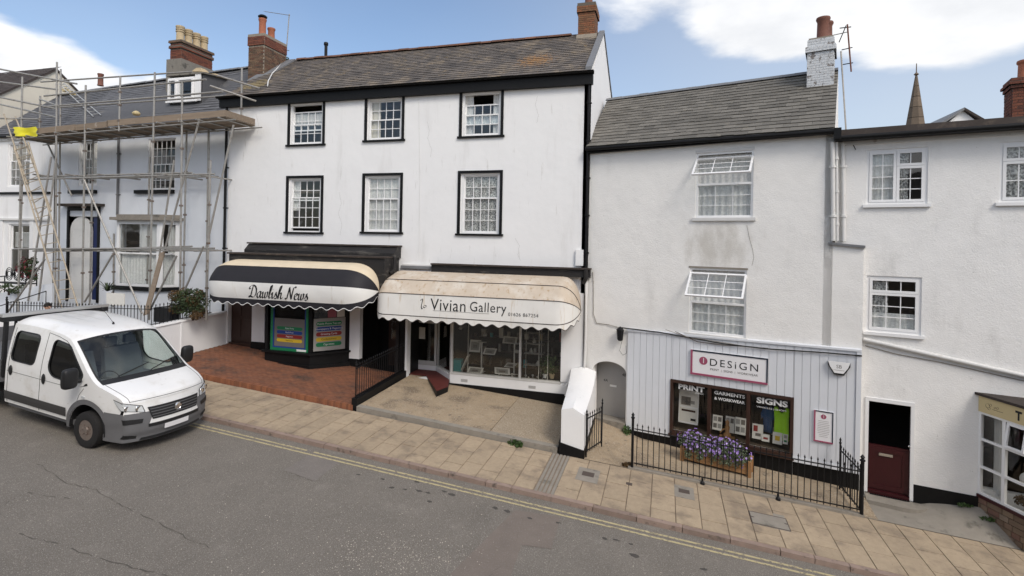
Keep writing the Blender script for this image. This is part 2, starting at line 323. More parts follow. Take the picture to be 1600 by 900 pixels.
M['glassdim'] = glass('shop_glass', (.88, .88, .86), refl=.04)
M['glasscar'] = glass('car_glass', (.80, .88, .86), refl=.05, rough=.0, gain=.5)
M['glassdark'] = glass('privacy_glass', (.10, .11, .11), refl=.06, rough=.0)
M['net'] = veil('net_curtain', (.90, .90, .88), .10)
M['lace'] = veil('lace_curtain', (.85, .85, .83), .42)
M['cloth'] = mat('curtain_cloth', (.62, .58, .50), .9, .05, 5)
M['greycloth'] = mat('grey_cloth', (.58, .58, .57), .9, .05, 5)
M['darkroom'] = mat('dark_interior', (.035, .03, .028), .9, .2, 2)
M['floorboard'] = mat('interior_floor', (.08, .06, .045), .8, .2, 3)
M['steel'] = mat('galvanised_tube', (.36, .345, .32), .5, .15, 9, metal=.55, stain=((.20, .16, .12), 5, .58, .72, None))
M['alu'] = mat('aluminium', (.55, .55, .54), .4, .06, 8, metal=.6)
M['alupaint'] = mat('grey_aluminium_frame', (.54, .53, .51), .45, .06, 8)
M['plank'] = mat('scaffold_board', (.25, .195, .145), .9, .15, 4, .4, 40, rand=.22, stretch=(.4, 4, 4), stain=((.42, .38, .33), 3, .6, .75, None))
M['timber'] = mat('planter_timber', (.33, .18, .08), .75, .14, 6, .3, 40, rand=.15, stretch=(1, 6, 6))
M['brownwood'] = mat('dark_brown_frame', (.045, .022, .016), .4, .12, 6)
M['maroon'] = mat('maroon_paint', (.042, .007, .009), .35, .10, 5)
M['redtile'] = mat('red_step_tile', (.10, .022, .018), .7, .12, 7)
M['greydoor'] = mat('grey_door_paint', (.30, .29, .28), .6, .03, 4)
M['blue'] = mat('navy_paint', (.010, .022, .10), .35, .05, 5)
M['aw_white'] = mat('awning_white', (.76, .755, .73), .75, .03, 3, .1, 30, stain=[((.52, .46, .36), 2.0, .57, .78, (2.2, 2.2, .4))])
M['aw_cream'] = mat('awning_yellowed', (.66, .56, .41), .75, .07, 3, .1, 30, stain=((.62, .56, .47), 2, .55, .75, None))
M['aw_tan'] = mat('awning_discoloured', (.53, .45, .36), .75, .07, 2, .1, 30, stain=[((.62, .57, .50), 1.6, .46, .72, None), ((.40, .28, .17), 3.0, .53, .72, (2.5, 2.5, .4))])
M['aw_drip'] = mat('awning_streaked_white', (.73, .715, .68), .75, .03, 3, .1, 30, stain=[((.52, .41, .28), 2.2, .57, .74, (3, 3, .25))])
M['aw_black'] = mat('awning_black', (.020, .019, .023), .6, .10, 3, spec=.25)
M['ink'] = mat('black_lettering', (.01, .01, .012), .6, 0)
M['piping'] = mat('awning_piping', (.05, .04, .035), .7, 0)
M['lettwhite'] = mat('white_lettering', (.75, .75, .74), .6, 0)
M['plum'] = mat('plum_print', (.33, .075, .135), .5, .02, 5)
M['navyframe'] = mat('dark_sign_edge', (.012, .022, .04), .4, 0)
M['signwhite'] = mat('sign_white', (.80, .79, .80), .4, .01, 3)
M['green'] = mat('green_print', (.01, .17, .065), .5, .02, 5)
M['bluep'] = mat('blue_print', (.012, .045, .22), .5, .02, 5)
M['redp'] = mat('red_print', (.24, .02, .018), .5, .02, 5)
M['yellowp'] = mat('yellow_print', (.62, .42, .03), .5, .02, 5)
M['greyp'] = mat('grey_print', (.16, .145, .13), .6, .02, 5)
M['greyl'] = mat('light_grey_print', (.32, .31, .29), .6, .02, 5)
M['pinkp'] = mat('pink_print', (.42, .13, .17), .6, .05, 20)
M['paper'] = mat('paper', (.72, .70, .65), .8, .05, 9)
M['hivis'] = mat('lime_cloth', (.38, .80, .02), .8, .05, 6)
M['bluecloth'] = mat('blue_cloth', (.02, .07, .18), .8, .05, 6)
M['teal'] = mat('teal_card', (.05, .32, .34), .6, .05, 8)
M['yellowsheet'] = mat('yellow_plastic', (.80, .72, .03), .5, .06, 4)
M['leaf'] = mat('foliage', (.05, .09, .025), .65, .2, 6, rand=.35)
M['leafdark'] = mat('dark_foliage', (.035, .055, .02), .65, .2, 6, rand=.4)
M['leafred'] = mat('bronze_foliage', (.10, .06, .025), .65, .2, 6, rand=.4)
M['leafgrey'] = mat('sage_foliage', (.13, .16, .10), .7, .2, 6, rand=.3)
M['petal'] = mat('purple_petal', (.22, .09, .46), .6, .1, 9, cols=[(.20, .11, .38), (.34, .23, .55), (.25, .14, .45), (.46, .36, .64)])
M['petalred'] = mat('red_petal', (.15, .018, .028), .6, .1, 9, rand=.4)
M['soil'] = mat('soil', (.05, .035, .025), .95, .2, 9)
M['vanwhite'] = mat('van_white_paint', (.80, .80, .79), .28, .015, 2, coat=.6, stain=[((.66, .64, .60), 1.8, .50, .8, None), ((.50, .47, .42), 5, .60, .80, (1, 1, 2.2))])
M['vangrey'] = mat('van_grey_plastic', (.135, .135, .14), .55, .06, 5, .1, 90)
M['vanblack'] = mat('van_black_plastic', (.016, .016, .017), .5, .1, 6)
M['rubber'] = mat('tyre_rubber', (.018, .017, .017), .8, .15, 9, .2, 60)
M['rim'] = mat('rusty_steel_wheel', (.23, .19, .165), .55, .2, 9, metal=.4, stain=((.10, .05, .03), 9, .52, .68, None))
M['lens'] = mat('lamp_lens', (.55, .57, .58), .08, .05, 12, spec=.8)
M['chrome'] = mat('chrome', (.7, .7, .7), .15, .02, 5, metal=1)
M['seatcloth'] = mat('seat_cloth', (.13, .13, .135), .9, .1, 5)
M['skin'] = mat('skin', (.46, .27, .19), .6, .03, 9)
M['hair'] = mat('dark_hair', (.012, .009, .008), .6, .1, 20)
M['jacket'] = mat('dark_jacket', (.03, .032, .04), .85, .1, 9)
M['trousers'] = mat('dark_trousers', (.04, .045, .06), .85, .1, 9)
M['spire'] = mat('spire_stone', (.15, .115, .085), .9, .12, 4, .3, 20, rand=.12)
M['rubble'] = mat('rubble_stone', (.2, .14, .10), .9, .15, 6, .4, 30, cols=[(.15, .10, .07), (.22, .16, .11), (.18, .10, .075), (.25, .20, .15)])
M['cast'] = mat('cast_iron_cover', (.085, .065, .055), .7, .15, 30, .4, 80)
M['fawn'] = mat('fawn_sign', (.60, .49, .27), .6, .03, 4)
M['earthsheet'] = mat('ground_earth', (.14, .12, .09), .95, .2, .4)
M['rooffelt'] = mat('roof_felt', (.045, .035, .03), .85, .2, 3, .3, 20, stain=((.09, .07, .055), 4, .55, .7, None))
M['oppbrick'] = mat('sandy_brick_wall', (.30, .23, .17), .9, .1, 2, .2, 30)

# ------------------------------------------------------------------ text
_fc = {}
def text_mb(s, size, align='CENTER', thin=0.0, shear=0.0, space=1.0):
    c = bpy.data.curves.new('lettering', 'FONT'); c.body = s; c.size = size; c.align_x = align; c.align_y = 'CENTER'
    c.offset = thin; c.shear = shear; c.resolution_u = 3; c.space_character = space
    o = bpy.data.objects.new('lettering', c); COL.objects.link(o); bpy.context.view_layer.update()
    me = bpy.data.meshes.new_from_object(o); mb = MB().add([v.co.copy() for v in me.vertices], [tuple(p.vertices) for p in me.polygons])
    bpy.data.objects.remove(o); bpy.data.curves.remove(c); bpy.data.meshes.remove(me)
    return mb
def flat_text(s, size, u, y, z, **k):         # in a wall's frame, facing the street
    mb = text_mb(s, size, **k); mb.v = [V((u + p.x, y, z + p.y)) for p in mb.v]; return mb
def cr(*p, n=6):                               # smooth stroke through the points
    q = [V((a[0], a[1], 0)) for a in p]; r = []; m = len(q) - 1
    for k in range(m):
        a, b = q[k], q[k + 1]; p0 = q[max(0, k - 1)]; p3 = q[min(m, k + 2)]
        for i in range(n): f = i / n; r.append(.5 * ((2 * a) + (b - p0) * f + (2 * p0 - 5 * a + 4 * b - p3) * f * f + (3 * a - p0 - 3 * b + p3) * f ** 3))
    return r + [q[-1]]
def bez(*p, n=8):
    r = []
    for i in range(n + 1):
        t = i / n; q = [V((a[0], a[1], 0)) for a in p]
        while len(q) > 1: q = [q[j].lerp(q[j + 1], t) for j in range(len(q) - 1)]
        r.append(q[0])
    return r

# ------------------------------------------------------------------ ground, road, pavement
KERB_Y, PAVE_Y0, PAVE_Y1 = 11.43, 11.58, 13.7
XS = [-400, -70, -40, -30, -20, -10, 0, 10, 20, 60, 400]
def sheet(name, mat_, y0, y1, dz, xs=XS, ny=1, z1=None):
    mb = MB()
    for i in range(len(xs) - 1):
        a, b = xs[i], xs[i + 1]
        mb.quad((a, y0, ground(a) + dz), (b, y0, ground(b) + dz), (b, y1, ground(b) + (dz if z1 is None else z1)), (a, y1, ground(a) + (dz if z1 is None else z1)))
    return mb.build(name, mat_, kind='structure')
sheet('ground', M['earthsheet'], -400, 500, -.12)
road = sheet('road', M['asphalt'], -2.2, KERB_Y + .02, 0, [-70, -40, -30, -20, -10, 0, 10, 20, 60])
def on_road(name, poly, mat_, dz=.004):
    mb = MB(); pts = [(x, y, ground(x) + dz) for x, y in poly]
    tri = tessellate_polygon([[V(p) for p in pts]]); mb.add(pts, [tuple(t) for t in tri]); return mb.build(name, mat_, road)
def gr(px, py, c=-.85): p = on_ground(px, py, c); return (p.x, p.y)
on_road('patch', [gr(444, 735), gr(487, 708), gr(531, 722), gr(492, 752)], M['asphalt_pale'])
on_road('patch', [gr(805, 797), gr(876, 808), gr(861, 858), gr(815, 852), gr(798, 900), gr(762, 905), (gr(762, 905)[0] - .9, 5.0), (gr(700, 905)[0] - .6, 5.0)], M['asphalt_old'])
for (pts, wd) in (([(0, 792), (40, 770), (118, 781)], .02), ([(60, 725), (105, 755), (150, 765), (185, 788), (240, 812), (300, 845), (335, 858)], .014), ([(30, 835), (90, 850), (165, 876), (250, 898), (330, 918)], .018), ([(440, 735), (492, 752), (531, 722)], .008), ([(820, 797), (812, 830), (798, 870), (760, 905)], .009), ([(1040, 860), (1055, 880), (1068, 905)], .006), ([(876, 808), (861, 858), (815, 852)], .008)):
    mb = MB(); q = []
    for i in range(len(pts) - 1):
        for k in range(8):
            t = k / 8; x, y = gr(pts[i][0] + (pts[i + 1][0] - pts[i][0]) * t, pts[i][1] + (pts[i + 1][1] - pts[i][1]) * t)
            q.append((x + RN.uniform(-.025, .025), y + RN.uniform(-.025, .025)))
    for i in range(len(q) - 1):
        if RN.random() < .25: continue
        (a, b), (c, d) = q[i], q[i + 1]; h = wd * RN.uniform(.2, .8)
        mb.quad((a, b - h, ground(a) + .005), (c, d - h, ground(c) + .005), (c, d + h, ground(c) + .005), (a, b + h, ground(a) + .005))
    mb.build('tar_seam', M['seam'], road)
def blot(px, py, r, mat_, nm='oil_spot'):
    x, y = gr(px, py); n = 9; pts = []
    for i in range(n):
        a = 2 * math.pi * i / n; k = r * RN.uniform(.5, 1.1); pts.append((x + 1.6 * k * math.cos(a), y + k * math.sin(a)))
    on_road(nm, pts, mat_, .0045)
for (px, py, r) in ((612, 762, .05), (633, 765, .04), (654, 767, .06), (668, 770, .05), (694, 768, .05), (705, 773, .06), (651, 753, .05), (560, 742, .04), (598, 749, .04), (774, 794, .06), (793, 799, .06), (828, 810, .04), (671, 784, .04), (945, 842, .05), (963, 844, .05), (985, 850, .04), (992, 868, .08), (1100, 890, .05), (872, 817, .04)):
    blot(px, py, r, M['tar'])
# a scatter of pale chippings worn out of the surface
mb = MB()
for i in range(900):
    px = RN.gauss(620, 60); py = RN.gauss(872, 22)
    if i % 3 == 0: px, py = RN.uniform(330, 760), RN.uniform(780, 900)
    if i % 9 == 0: px, py = RN.uniform(0, 1100), RN.uniform(700, 900)
    x, y = gr(px, py)
    if y > 11 or y < 4: continue
    s = RN.uniform(.004, .013); z = ground(x) + .002; a = RN.uniform(0, 3)
    c, d = math.cos(a) * s, math.sin(a) * s
    mb.hexa([(x + c, y + d, z), (x - d, y + c, z), (x - c, y - d, z), (x + d, y - c, z), (x + c * .5, y + d * .5, z + s * .7), (x - d * .5, y + c * .5, z + s * .7), (x - c * .5, y - d * .5, z + s * .7), (x + d * .5, y - c * .5, z + s * .7)])
mb.build('chippings', mat('pale_chip', (.42, .38, .33), .9, .1, 9, rand=.35), road, kind='stuff')
# double yellow lines
def yline(y0, y1, xa, xb, dz):
    mb = MB(); x = xa
    while x < xb:
        x2 = min(x + .8, xb); mb.quad((x, y0, ground(x) + dz), (x2, y0, ground(x2) + dz), (x2, y1, ground(x2) + dz), (x, y1, ground(x) + dz)); x = x2
    mb.build('yellow_line', M['yellow'], road)
yline(11.12, 11.18, -14, -8.35, .005); yline(11.12, 11.18, -8.15, 30, .005); yline(10.97, 11.03, -14, 30, .005)

pave = MB()
pave.grid(lambda a, b: (-40 + 90 * a, PAVE_Y0 - .1 + 2.24 * b, ground(-40 + 90 * a) + .086 + .043 * b), 18, 1)
pave = pave.build('pavement', M['joint'], kind='structure')
x = -24.2; kerbs = []
ksh = {}
while x < 16:
    ln = .915 if RN.random() < .85 else .6
    if ln not in ksh:
        ksh[ln] = MB().hexa([(0, 0, -.2), (ln - .012, 0, -.2), (ln - .012, .15, -.2), (0, .15, -.2), (0, .012, .1), (ln - .012, .012, .1), (ln - .012, .15, .1), (0, .15, .1)]).mesh('kerb_stone', M['kerb'])
    o = place(ksh[ln], 'kerb_stone', pave, Matrix.Translation((x, KERB_Y + RN.uniform(-.006, .006), ground(x) + RN.uniform(-.004, .004))) @ Matrix.Rotation(math.atan(-SLOPE), 4, 'Y'))
    x += ln
# paving slabs: columns across the pavement, joints staggered from column to column
def slab_mesh(wd, ln):
    g = .0035; b = .006
    return MB().hexa([(g, g, -.04), (wd - g, g, -.04), (wd - g, ln - g, -.04), (g, ln - g, -.04), (g + b, g + b, 0), (wd - g - b, g + b, 0), (wd - g - b, ln - g - b, 0), (g + b, ln - g - b, 0)]).mesh('paving_slab', M['slab'])
smesh = {}
def pave_top(y): return .10 + .045 * (y - PAVE_Y0) / (PAVE_Y1 - PAVE_Y0)
x = -17.0; k = 0
while x < 11.5:
    wd = .46 if x < -2.6 else .52
    segs = ([.78, .72, .62] if k % 2 else [.40, .76, .74, .22])
    if RN.random() < .2: segs = [.62, .84, .66]
    y = PAVE_Y0
    if -2.72 < x + wd / 2 < -2.05: x += wd; k += 1; continue       # the drain channel crosses here
    for ln in segs:
        key = (wd, round(ln, 2))
        if key not in smesh: smesh[key] = slab_mesh(wd, ln)
        place(smesh[key], 'paving_slab', pave, Matrix.Translation((x, y, ground(x) + pave_top(y) + RN.uniform(-.004, .005))) @ Matrix.Rotation(math.atan(-SLOPE), 4, 'Y') @ Matrix.Rotation(.021 + RN.uniform(-.004, .004), 4, 'X'))
        y += ln
    x += wd; k += 1
# ribbed drain channel across the pavement
dx0, dx1 = -2.72, -2.06
root = thing('drain_channel', ((dx0 + dx1) / 2, 12.6, ground(-2.4) + .1), 'ribbed stone drain channel crossing the pavement below the white buttress', 'drain')
for i in range(7):
    a = dx0 + (dx1 - dx0) * i / 7; b = a + (dx1 - dx0) / 7 * (.68 if i < 5 else .97)
    z0, z1 = ground(a), ground(b)
    MB().hexa([(a, PAVE_Y0 - .1, z0 - .02), (b, PAVE_Y0 - .1, z1 - .02), (b, PAVE_Y1, z1), (a, PAVE_Y1, z0), (a, PAVE_Y0 - .1, z0 + .098), (b, PAVE_Y0 - .1, z1 + .098), (b, PAVE_Y1, z1 + .145), (a, PAVE_Y1, z0 + .145)]).build('rib' if i < 5 else 'edge_stone', M['concrete_grey'] if i < 5 else M['slab'], root)
def cover(name, px, py, wx, wy, label, framed=False, plate=True):
    p = on_ground(px, py, -.85 + .135); r = thing(name, (p.x, p.y, p.z), label, 'cover')
    def q(x0, x1, y0, y1, z, m_, nm):
        MB().hexa([(p.x + x, p.y + y, ground(p.x + x) + pave_top(p.y + y) + zz_) for zz_ in (-.03, z) for x, y in ((x0, y0), (x1, y0), (x1, y1), (x0, y1))]).build(nm, m_, r)
    if plate: q(-wx * 1.0, wx * 1.0, -wy * (1.9 if not framed else 1.15), wy * 1.6, .004, M['concrete_grey'], 'surround')
    if framed:
        q(-wx, wx, -wy, wy, .008, M['asphalt_pale'] if False else M['concrete_grey'], 'lid'); t = .018
        q(-wx - t, wx + t, -wy - t, -wy, .011, M['cast'], 'rim'); q(-wx - t, wx + t, wy, wy + t, .011, M['cast'], 'rim'); q(-wx - t, -wx, -wy, wy, .011, M['cast'], 'rim'); q(wx, wx + t, -wy, wy, .011, M['cast'], 'rim')
        q(-wx, -wx + .06, .0, .03, .0115, M['cast'], 'keyhole'); q(wx - .06, wx, 0, .03, .0115, M['cast'], 'keyhole')
    else:
        q(-wx * .55, wx * .55, -wy * .5, wy * .6, .009, M['cast'], 'lid')
cover('utility_cover', 919, 741, .26, .20, 'small iron cover set in a grey patch just right of the drain channel')
cover('utility_cover', 1069, 768, .22, .17, 'small iron cover in grey square patch below the flower planter railings')
cover('utility_cover', 983, 756, .13, .11, 'smallest iron cover flush in the slabs left of the railing post', plate=False)
cover('manhole_cover', 1202, 813, .36, .24, 'large rounded inspection cover with iron rim in front of railings', framed=True)

# ------------------------------------------------------------------ building helpers
def holed(mb, u0, u1, z0, z1, holes, y, depth):
    """wall face in the plane y with openings and their reveals"""
    us = sorted({u0, u1, *[a for h in holes for a in h[:2]]}); zs = sorted({z0, z1, *[a for h in holes for a in h[2:4]]})
    us = [a for a in us if u0 <= a <= u1]; zs = [a for a in zs if z0 <= a <= z1]
    for i in range(len(us) - 1):
        for j in range(len(zs) - 1):
            um, zm = (us[i] + us[i + 1]) / 2, (zs[j] + zs[j + 1]) / 2
            if any(h[0] < um < h[1] and h[2] < zm < h[3] for h in holes): continue
            mb.quad((us[i], y, zs[j]), (us[i + 1], y, zs[j]), (us[i + 1], y, zs[j + 1]), (us[i], y, zs[j + 1]))
    for h in holes:
        a, b, c, d = h[:4]; e = y + depth
        mb.quad((a, y, c), (a, e, c), (a, e, d), (a, y, d)); mb.quad((b, y, c), (b, y, d), (b, e, d), (b, e, c))
        mb.quad((a, y, d), (a, e, d), (b, e, d), (b, y, d)); mb.quad((a, y, c), (b, y, c), (b, e, c), (a, e, c))
    return mb
def ring(mb, a, b, c, d, t, y0, y1, tb=None, tt=None):      # rectangular frame
    tb = t if tb is None else tb; tt = t if tt is None else tt
    mb.box(a, a + t, y0, y1, c, d); mb.box(b - t, b, y0, y1, c, d)
    mb.box(a + t, b - t, y0, y1, c, c + tb); mb.box(a + t, b - t, y0, y1, d - tt, d)
    return mb
def curtain(parent, F, a, b, c, d, y, m_, waves=9, amp=.03, nm='curtain'):
    n = max(16, int(waves * 6)); ph = RN.uniform(0, 6)
    MB().grid(lambda s, t: (a + (b - a) * s, y + amp * math.sin(2 * math.pi * waves * s + ph + .8 * math.sin(7 * s)) * (1 - .35 * t), c + (d - c) * t), n, 4).build(nm, m_, parent, F.M, smooth=True)
def sash(parent, F, a, b, c, d, cols=4, rt=2, rb=3, drop=0., lift=0., y=.075, dress=None, fr=.07, gm='glass', split=None):
    """box-frame sash window in the opening a..b, c..d; parts: frame with sash, panes, curtain"""
    mb = MB(); ring(mb, a, b, c, d, fr, y - .02, y + .10, .05, .05)
    w = mb.build('window', M['white'], parent, F.M)
    ia, ib, ic, idd = a + fr, b - fr, c + .05, d - .05; mid = ic + (idd - ic) * (split or rb / (rt + rb))
    for (z0, z1, rows, yy, sh) in ((mid - .02, idd, rt, y + .045, -drop), (ic, mid + .02, rb, y + .005, lift)):
        z0 += sh; z1 += sh; s = MB(); st = .042; ring(s, ia, ib, z0, z1, st, yy, yy + .035, .05)
        pa, pb, pc, pd = ia + st, ib - st, z0 + .05, z1 - st; bw = .011
        for i in range(1, cols): u = pa + (pb - pa) * i / cols; s.box(u - bw, u + bw, yy + .002, yy + .03, pc, pd)
        for j in range(1, rows):
            z = pc + (pd - pc) * j / rows
            for i in range(cols):
                l = pa + (pb - pa) * i / cols + (bw if i else 0); r = pa + (pb - pa) * (i + 1) / cols - (bw if i < cols - 1 else 0)
                s.box(l, r, yy + .003, yy + .029, z - bw, z + bw)
        s.build('sash', M['white'], w, F.M)
        for i in range(cols):
            for j in range(rows):
                u0, u1 = pa + (pb - pa) * i / cols, pa + (pb - pa) * (i + 1) / cols; q0, q1 = pc + (pd - pc) * j / rows, pc + (pd - pc) * (j + 1) / rows
                t = RN.uniform(-.004, .004)
                MB().quad((u0, yy + .016 + t, q0), (u1, yy + .016 - t, q0), (u1, yy + .016 - t * .5, q1), (u0, yy + .016 + t * .5, q1)).build('pane', M[gm], w, F.M, fix=False)
    if dress:
        for dd in dress:
            x0, x1, q0, q1, m_ = dd; curtain(w, F, ia + (ib - ia) * x0, ia + (ib - ia) * x1, ic + (idd - ic) * q0, ic + (idd - ic) * q1, y + .10 + RN.uniform(0, .01), M[m_], max(2, int(9 * (x1 - x0))), .012)
    return w
def prop_slates(parent, F, el, er, rl, rr, m_, wd, ex, cap=300, thick=.009, jit=.012, name='slate'):
    """slates over the roof plane given by eave and ridge corners (wall frame coordinates)"""
    el, er, rl, rr = [F.M @ V(p) for p in (el, er, rl, rr)]
    rows = max(3, int(round((rl - el).length / ex))); items = []
    for j in range(rows + 1):
        t = j / rows; p0, p1 = el.lerp(rl, t), er.lerp(rr, t); ln = (p1 - p0).length; e = (p1 - p0).normalized()
        g = ((rl + rr) - (el + er)).normalized(); g = (g - e * g.dot(e)).normalized(); n = e.cross(g)
        if n.z < 0: n = -n
        cnt = max(1, int(round(ln / wd))); ww = ln / cnt; off = .5 if j % 2 else 0
        for i in range(cnt + (1 if off else 0)):
            s0 = max(0, (i - off) * ww); s1 = min(ln, (i + 1 - off) * ww)
            if s1 - s0 < .06: continue
            items.append((p0 + e * ((s0 + s1) / 2), e, g, n, s1 - s0))
    items.sort(key=lambda q: (q[0] - ORG).length)
    base = MB().box(-.5, .5, 0, ex * 1.35, 0, thick).mesh(name, m_)
    rest = MB()
    for k, (p, e, g, n, ww) in enumerate(items):
        a = .018 / ex + RN.uniform(-.008, .02); r = RN.gauss(0, .006)
        g2 = (g * math.cos(a) - n * math.sin(a)).normalized(); n2 = e.cross(g2)
        if n2.z < 0: n2 = -n2
        e2 = (e + g2 * r).normalized(); g3 = n2.cross(e2)
        Mx = basis(e2, g3, n2, p + n * (.030 + RN.uniform(0, .004)) - g * (.02 + RN.uniform(-jit, jit))) @ Matrix.Diagonal((ww - .004, 1, 1, 1))
        if k < cap: place(base, name, parent, Mx)
        else: rest.add([Mx @ v.co for v in base.vertices], [tuple(q.vertices) for q in base.polygons])
    if rest.v: rest.build(name + '_field', m_, parent, kind='stuff')
def brick_stack(parent, F, u0, u1, y0, y1, z0, z1, bm, mm, bl=.215, bh=.065, jt=.010, faces='flr', name='brick', core=True):
    """a chimney shaft: mortar core, single bricks on the faces in view"""
    if core: bxm(u0 + .006, u1 - .006, y0 + .006, y1 - .006, z0, z1).build('mortar_core', mm, parent, F.M)
    bd = .05; ms = {}
    def br(cx, cy, cz, ln, ax):
        key = (round(ln, 2), ax)
        if key not in ms:
            h = ln / 2 - jt / 2; ms[key] = (bxm(-h, h, 0, bd, 0, bh - .002) if ax == 'x' else bxm(0, bd, -h, h, 0, bh - .002)).mesh(name, bm)
        place(ms[key], name, parent, F.M @ Matrix.Translation((cx + RN.uniform(-.002, .002), cy + RN.uniform(-.002, .002), cz)))
    row = 0; z = z0
    while z + bh <= z1 + .001:
        def run(a, b):
            r = []; o = bl / 2 if row % 2 else 0; x = a - o
            while x < b - .02:
                s, t = max(a, x), min(b, x + bl)
                if t - s > .05: r.append(((s + t) / 2, t - s))
                x += bl
            return r
        if 'f' in faces:
            for c, l in run(u0, u1): br(c, y0 - .004, z, l, 'x')
        if 'r' in faces:
            for c, l in run(y0 + .05, y1): br(u1 - bd + .004, c, z, l, 'y')
        if 'l' in faces:
            for c, l in run(y0 + .05, y1): br(u0 - .004, c, z, l, 'y')
        z += bh + jt; row += 1
def pot(parent, F, u, y, z, r, h, m_, bands=(), cowl=False, nm='chimney_pot'):
    prof = [(r * 1.12, 0), (r * 1.12, .05), (r, .08), (r * .94, h * .8)]
    for b in bands: prof += [(r * .95, b - .02), (r * 1.13, b - .015), (r * 1.13, b + .025), (r * .96, b + .03)]
    prof += [(r * 1.12, h - .07), (r * 1.16, h - .03), (r * 1.1, h), (r * .8, h), (r * .8, h - .25), (.01, h - .25)]
    prof = [p for p in prof]
    o = MB().lathe(prof, (u, y, z), 'z', 18).build(nm, m_, parent, F.M, smooth=35)
    if cowl:
        MB().lathe([(r * .5, h), (r * .5, h + .05), (r * 1.25, h + .06), (r * 1.3, h + .10), (r * .9, h + .15), (.02, h + .17)], (u, y, z), 'z', 18).build('cowl', M['iron'], o, F.M, smooth=35)
    return o
def ridge_tiles(parent, F, p0, p1, m_, ln=.45, r=.11):
    a, b = F.M @ V(p0), F.M @ V(p1); n = int((b - a).length / ln); e = (b - a).normalized(); up = V((0, 0, 1)); s = e.cross(up).normalized(); up = s.cross(e)
    mb = MB(); half = []
    for x in (0, ln - .01):
        for k in range(7):
            q = math.pi * (k / 6); half.append((x, math.cos(q) * r * 1.25, math.sin(q) * r))
    me = MB().add(half, [(k, k + 1, k + 8, k + 7) for k in range(6)] + [tuple(range(7))[::-1], tuple(range(7, 14))]).mesh('ridge_tile', m_, smooth=40)
    for i in range(n):
        p = a.lerp(b, (i) / n); place(me, 'ridge_tile', parent, basis(e, s, up, p + up * (RN.uniform(-.012, .008) - .03)) @ Matrix.Rotation(RN.uniform(-.01, .01), 4, 'Z'))
def leaves(mb, c, rx, ry, rz, n, s, droop=0):
    for i in range(n):
        while 1:
            p = V((RN.uniform(-1, 1), RN.uniform(-1, 1), RN.uniform(-1, 1)))
            if .25 < p.length < 1: break
        p = V((c[0] + p.x * rx, c[1] + p.y * ry, c[2] + p.z * rz)); a = V((RN.gauss(0, 1), RN.gauss(0, 1), RN.gauss(0, .7))).normalized(); b = a.orthogonal().normalized(); b = Matrix.Rotation(RN.uniform(0, 6), 3, a) @ b
        k = s * RN.uniform(.6, 1.3); q = a.cross(b)
        mb.add([p - b * k, p + q * k * .45, p + b * k, p - q * k * .45], [(0, 1, 2, 3)])
def railing(root, pts, h, mat_, gap=.115, r=.009, post=(), spear=True, low=.09, rise=None):
    """iron railing along pts (feet of the run): rails and single bars"""
    for k in range(len(pts) - 1):
        a, b = V(pts[k]), V(pts[k + 1]); n = max(1, int(round((b - a).length / gap)))
        for zz_ in (low, h - .10):
            d = (b - a).normalized(); s = V((-d.y, d.x, 0)).normalized() * .014
            MB().hexa([a - s + V((0, 0, zz_)), b - s + V((0, 0, zz_)), b + s + V((0, 0, zz_)), a + s + V((0, 0, zz_)), a - s + V((0, 0, zz_ + .022)), b - s + V((0, 0, zz_ + .022)), b + s + V((0, 0, zz_ + .022)), a + s + V((0, 0, zz_ + .022))]).build('rail', mat_, root)
        for i in range(n):
            p = a.lerp(b, (i + .5) / n); j = RN.uniform(-.004, .004)
            mb = MB().tube([p + V((j, 0, low - .04)), p + V((-j, 0, h - .02))], r, 6)
            if spear: mb.tube([p + V((-j, 0, h - .03)), p + V((-j, 0, h)), p + V((-j, 0, h + .06))], [r * .8, r * 2.0, .002], 6)
            mb.build('bar', mat_, root)
    for p, ph, pr in post:
        p = V(p); MB().tube([p + V((0, 0, -.05)), p + V((0, 0, ph))], pr, 10).lathe([(pr * 1.5, ph), (pr * 1.5, ph + .03), (pr * .7, ph + .05), (pr * 1.3, ph + .09), (.005, ph + .15)], p, 'z', 10).build('post', mat_, root)

# ================================================================== building A: white three storey house with two shops
FA = Frame(-16.6, 17.0, 0)
A = thing('terrace_building', (-9.5, 21, 0), 'tall white rendered three storey building over the two awning shops', 'building')
AU1 = FA.at(921, 300)[0]
WA = {}
for k, b in dict(U1=(450, 150, 508, 228), U2=(570, 145, 632, 221), U3=(718, 135, 787, 215), L1=(447, 275, 505, 365), L2=(566, 271, 629, 365), L3=(715, 267, 785, 368)).items():
    WA[k] = FA.rect(*b)
T = .095
EZ = 10.06                                      # underside of the black eaves board
for k in ('U1', 'U2', 'U3'): WA[k] = (WA[k][0], WA[k][1], WA[k][2], EZ - .02 + T)
holes = [(a + T, b - T, c + T * .6, d - T) for a, b, c, d in WA.values()]
duL, duR = .12, FA.at(634, 480)[0]; guL, guR = FA.at(637, 500)[0], FA.at(877, 550)[0]
gsill = FA.at(790, 592)[1]
holes += [(duL, duR, -.6, 3.55), (guL, guR, gsill - .25, 3.35)]
mb = holed(MB(), 0, AU1, -1.2, EZ + .3, holes, 0, .26)
RZ, RY = 12.88, 3.02
mb.quad((0, 0, -1.2), (0, 8, -1.2), (0, 8, EZ + .3), (0, 0, EZ + .3))
mb.build('wall', M['renderA'], A, FA.M)
MB().prism([(0, 0), (1, 0)], 0, 0) if False else None
g = MB(); g.poly([(AU1, 0, -1.2), (AU1, 8, -1.2), (AU1, 8, EZ + .3), (AU1, RY, RZ - .05), (AU1, 0, EZ + .35)], (-.22, 0, 0)); g.build('gable_wall', M['renderA'], A, FA.M)
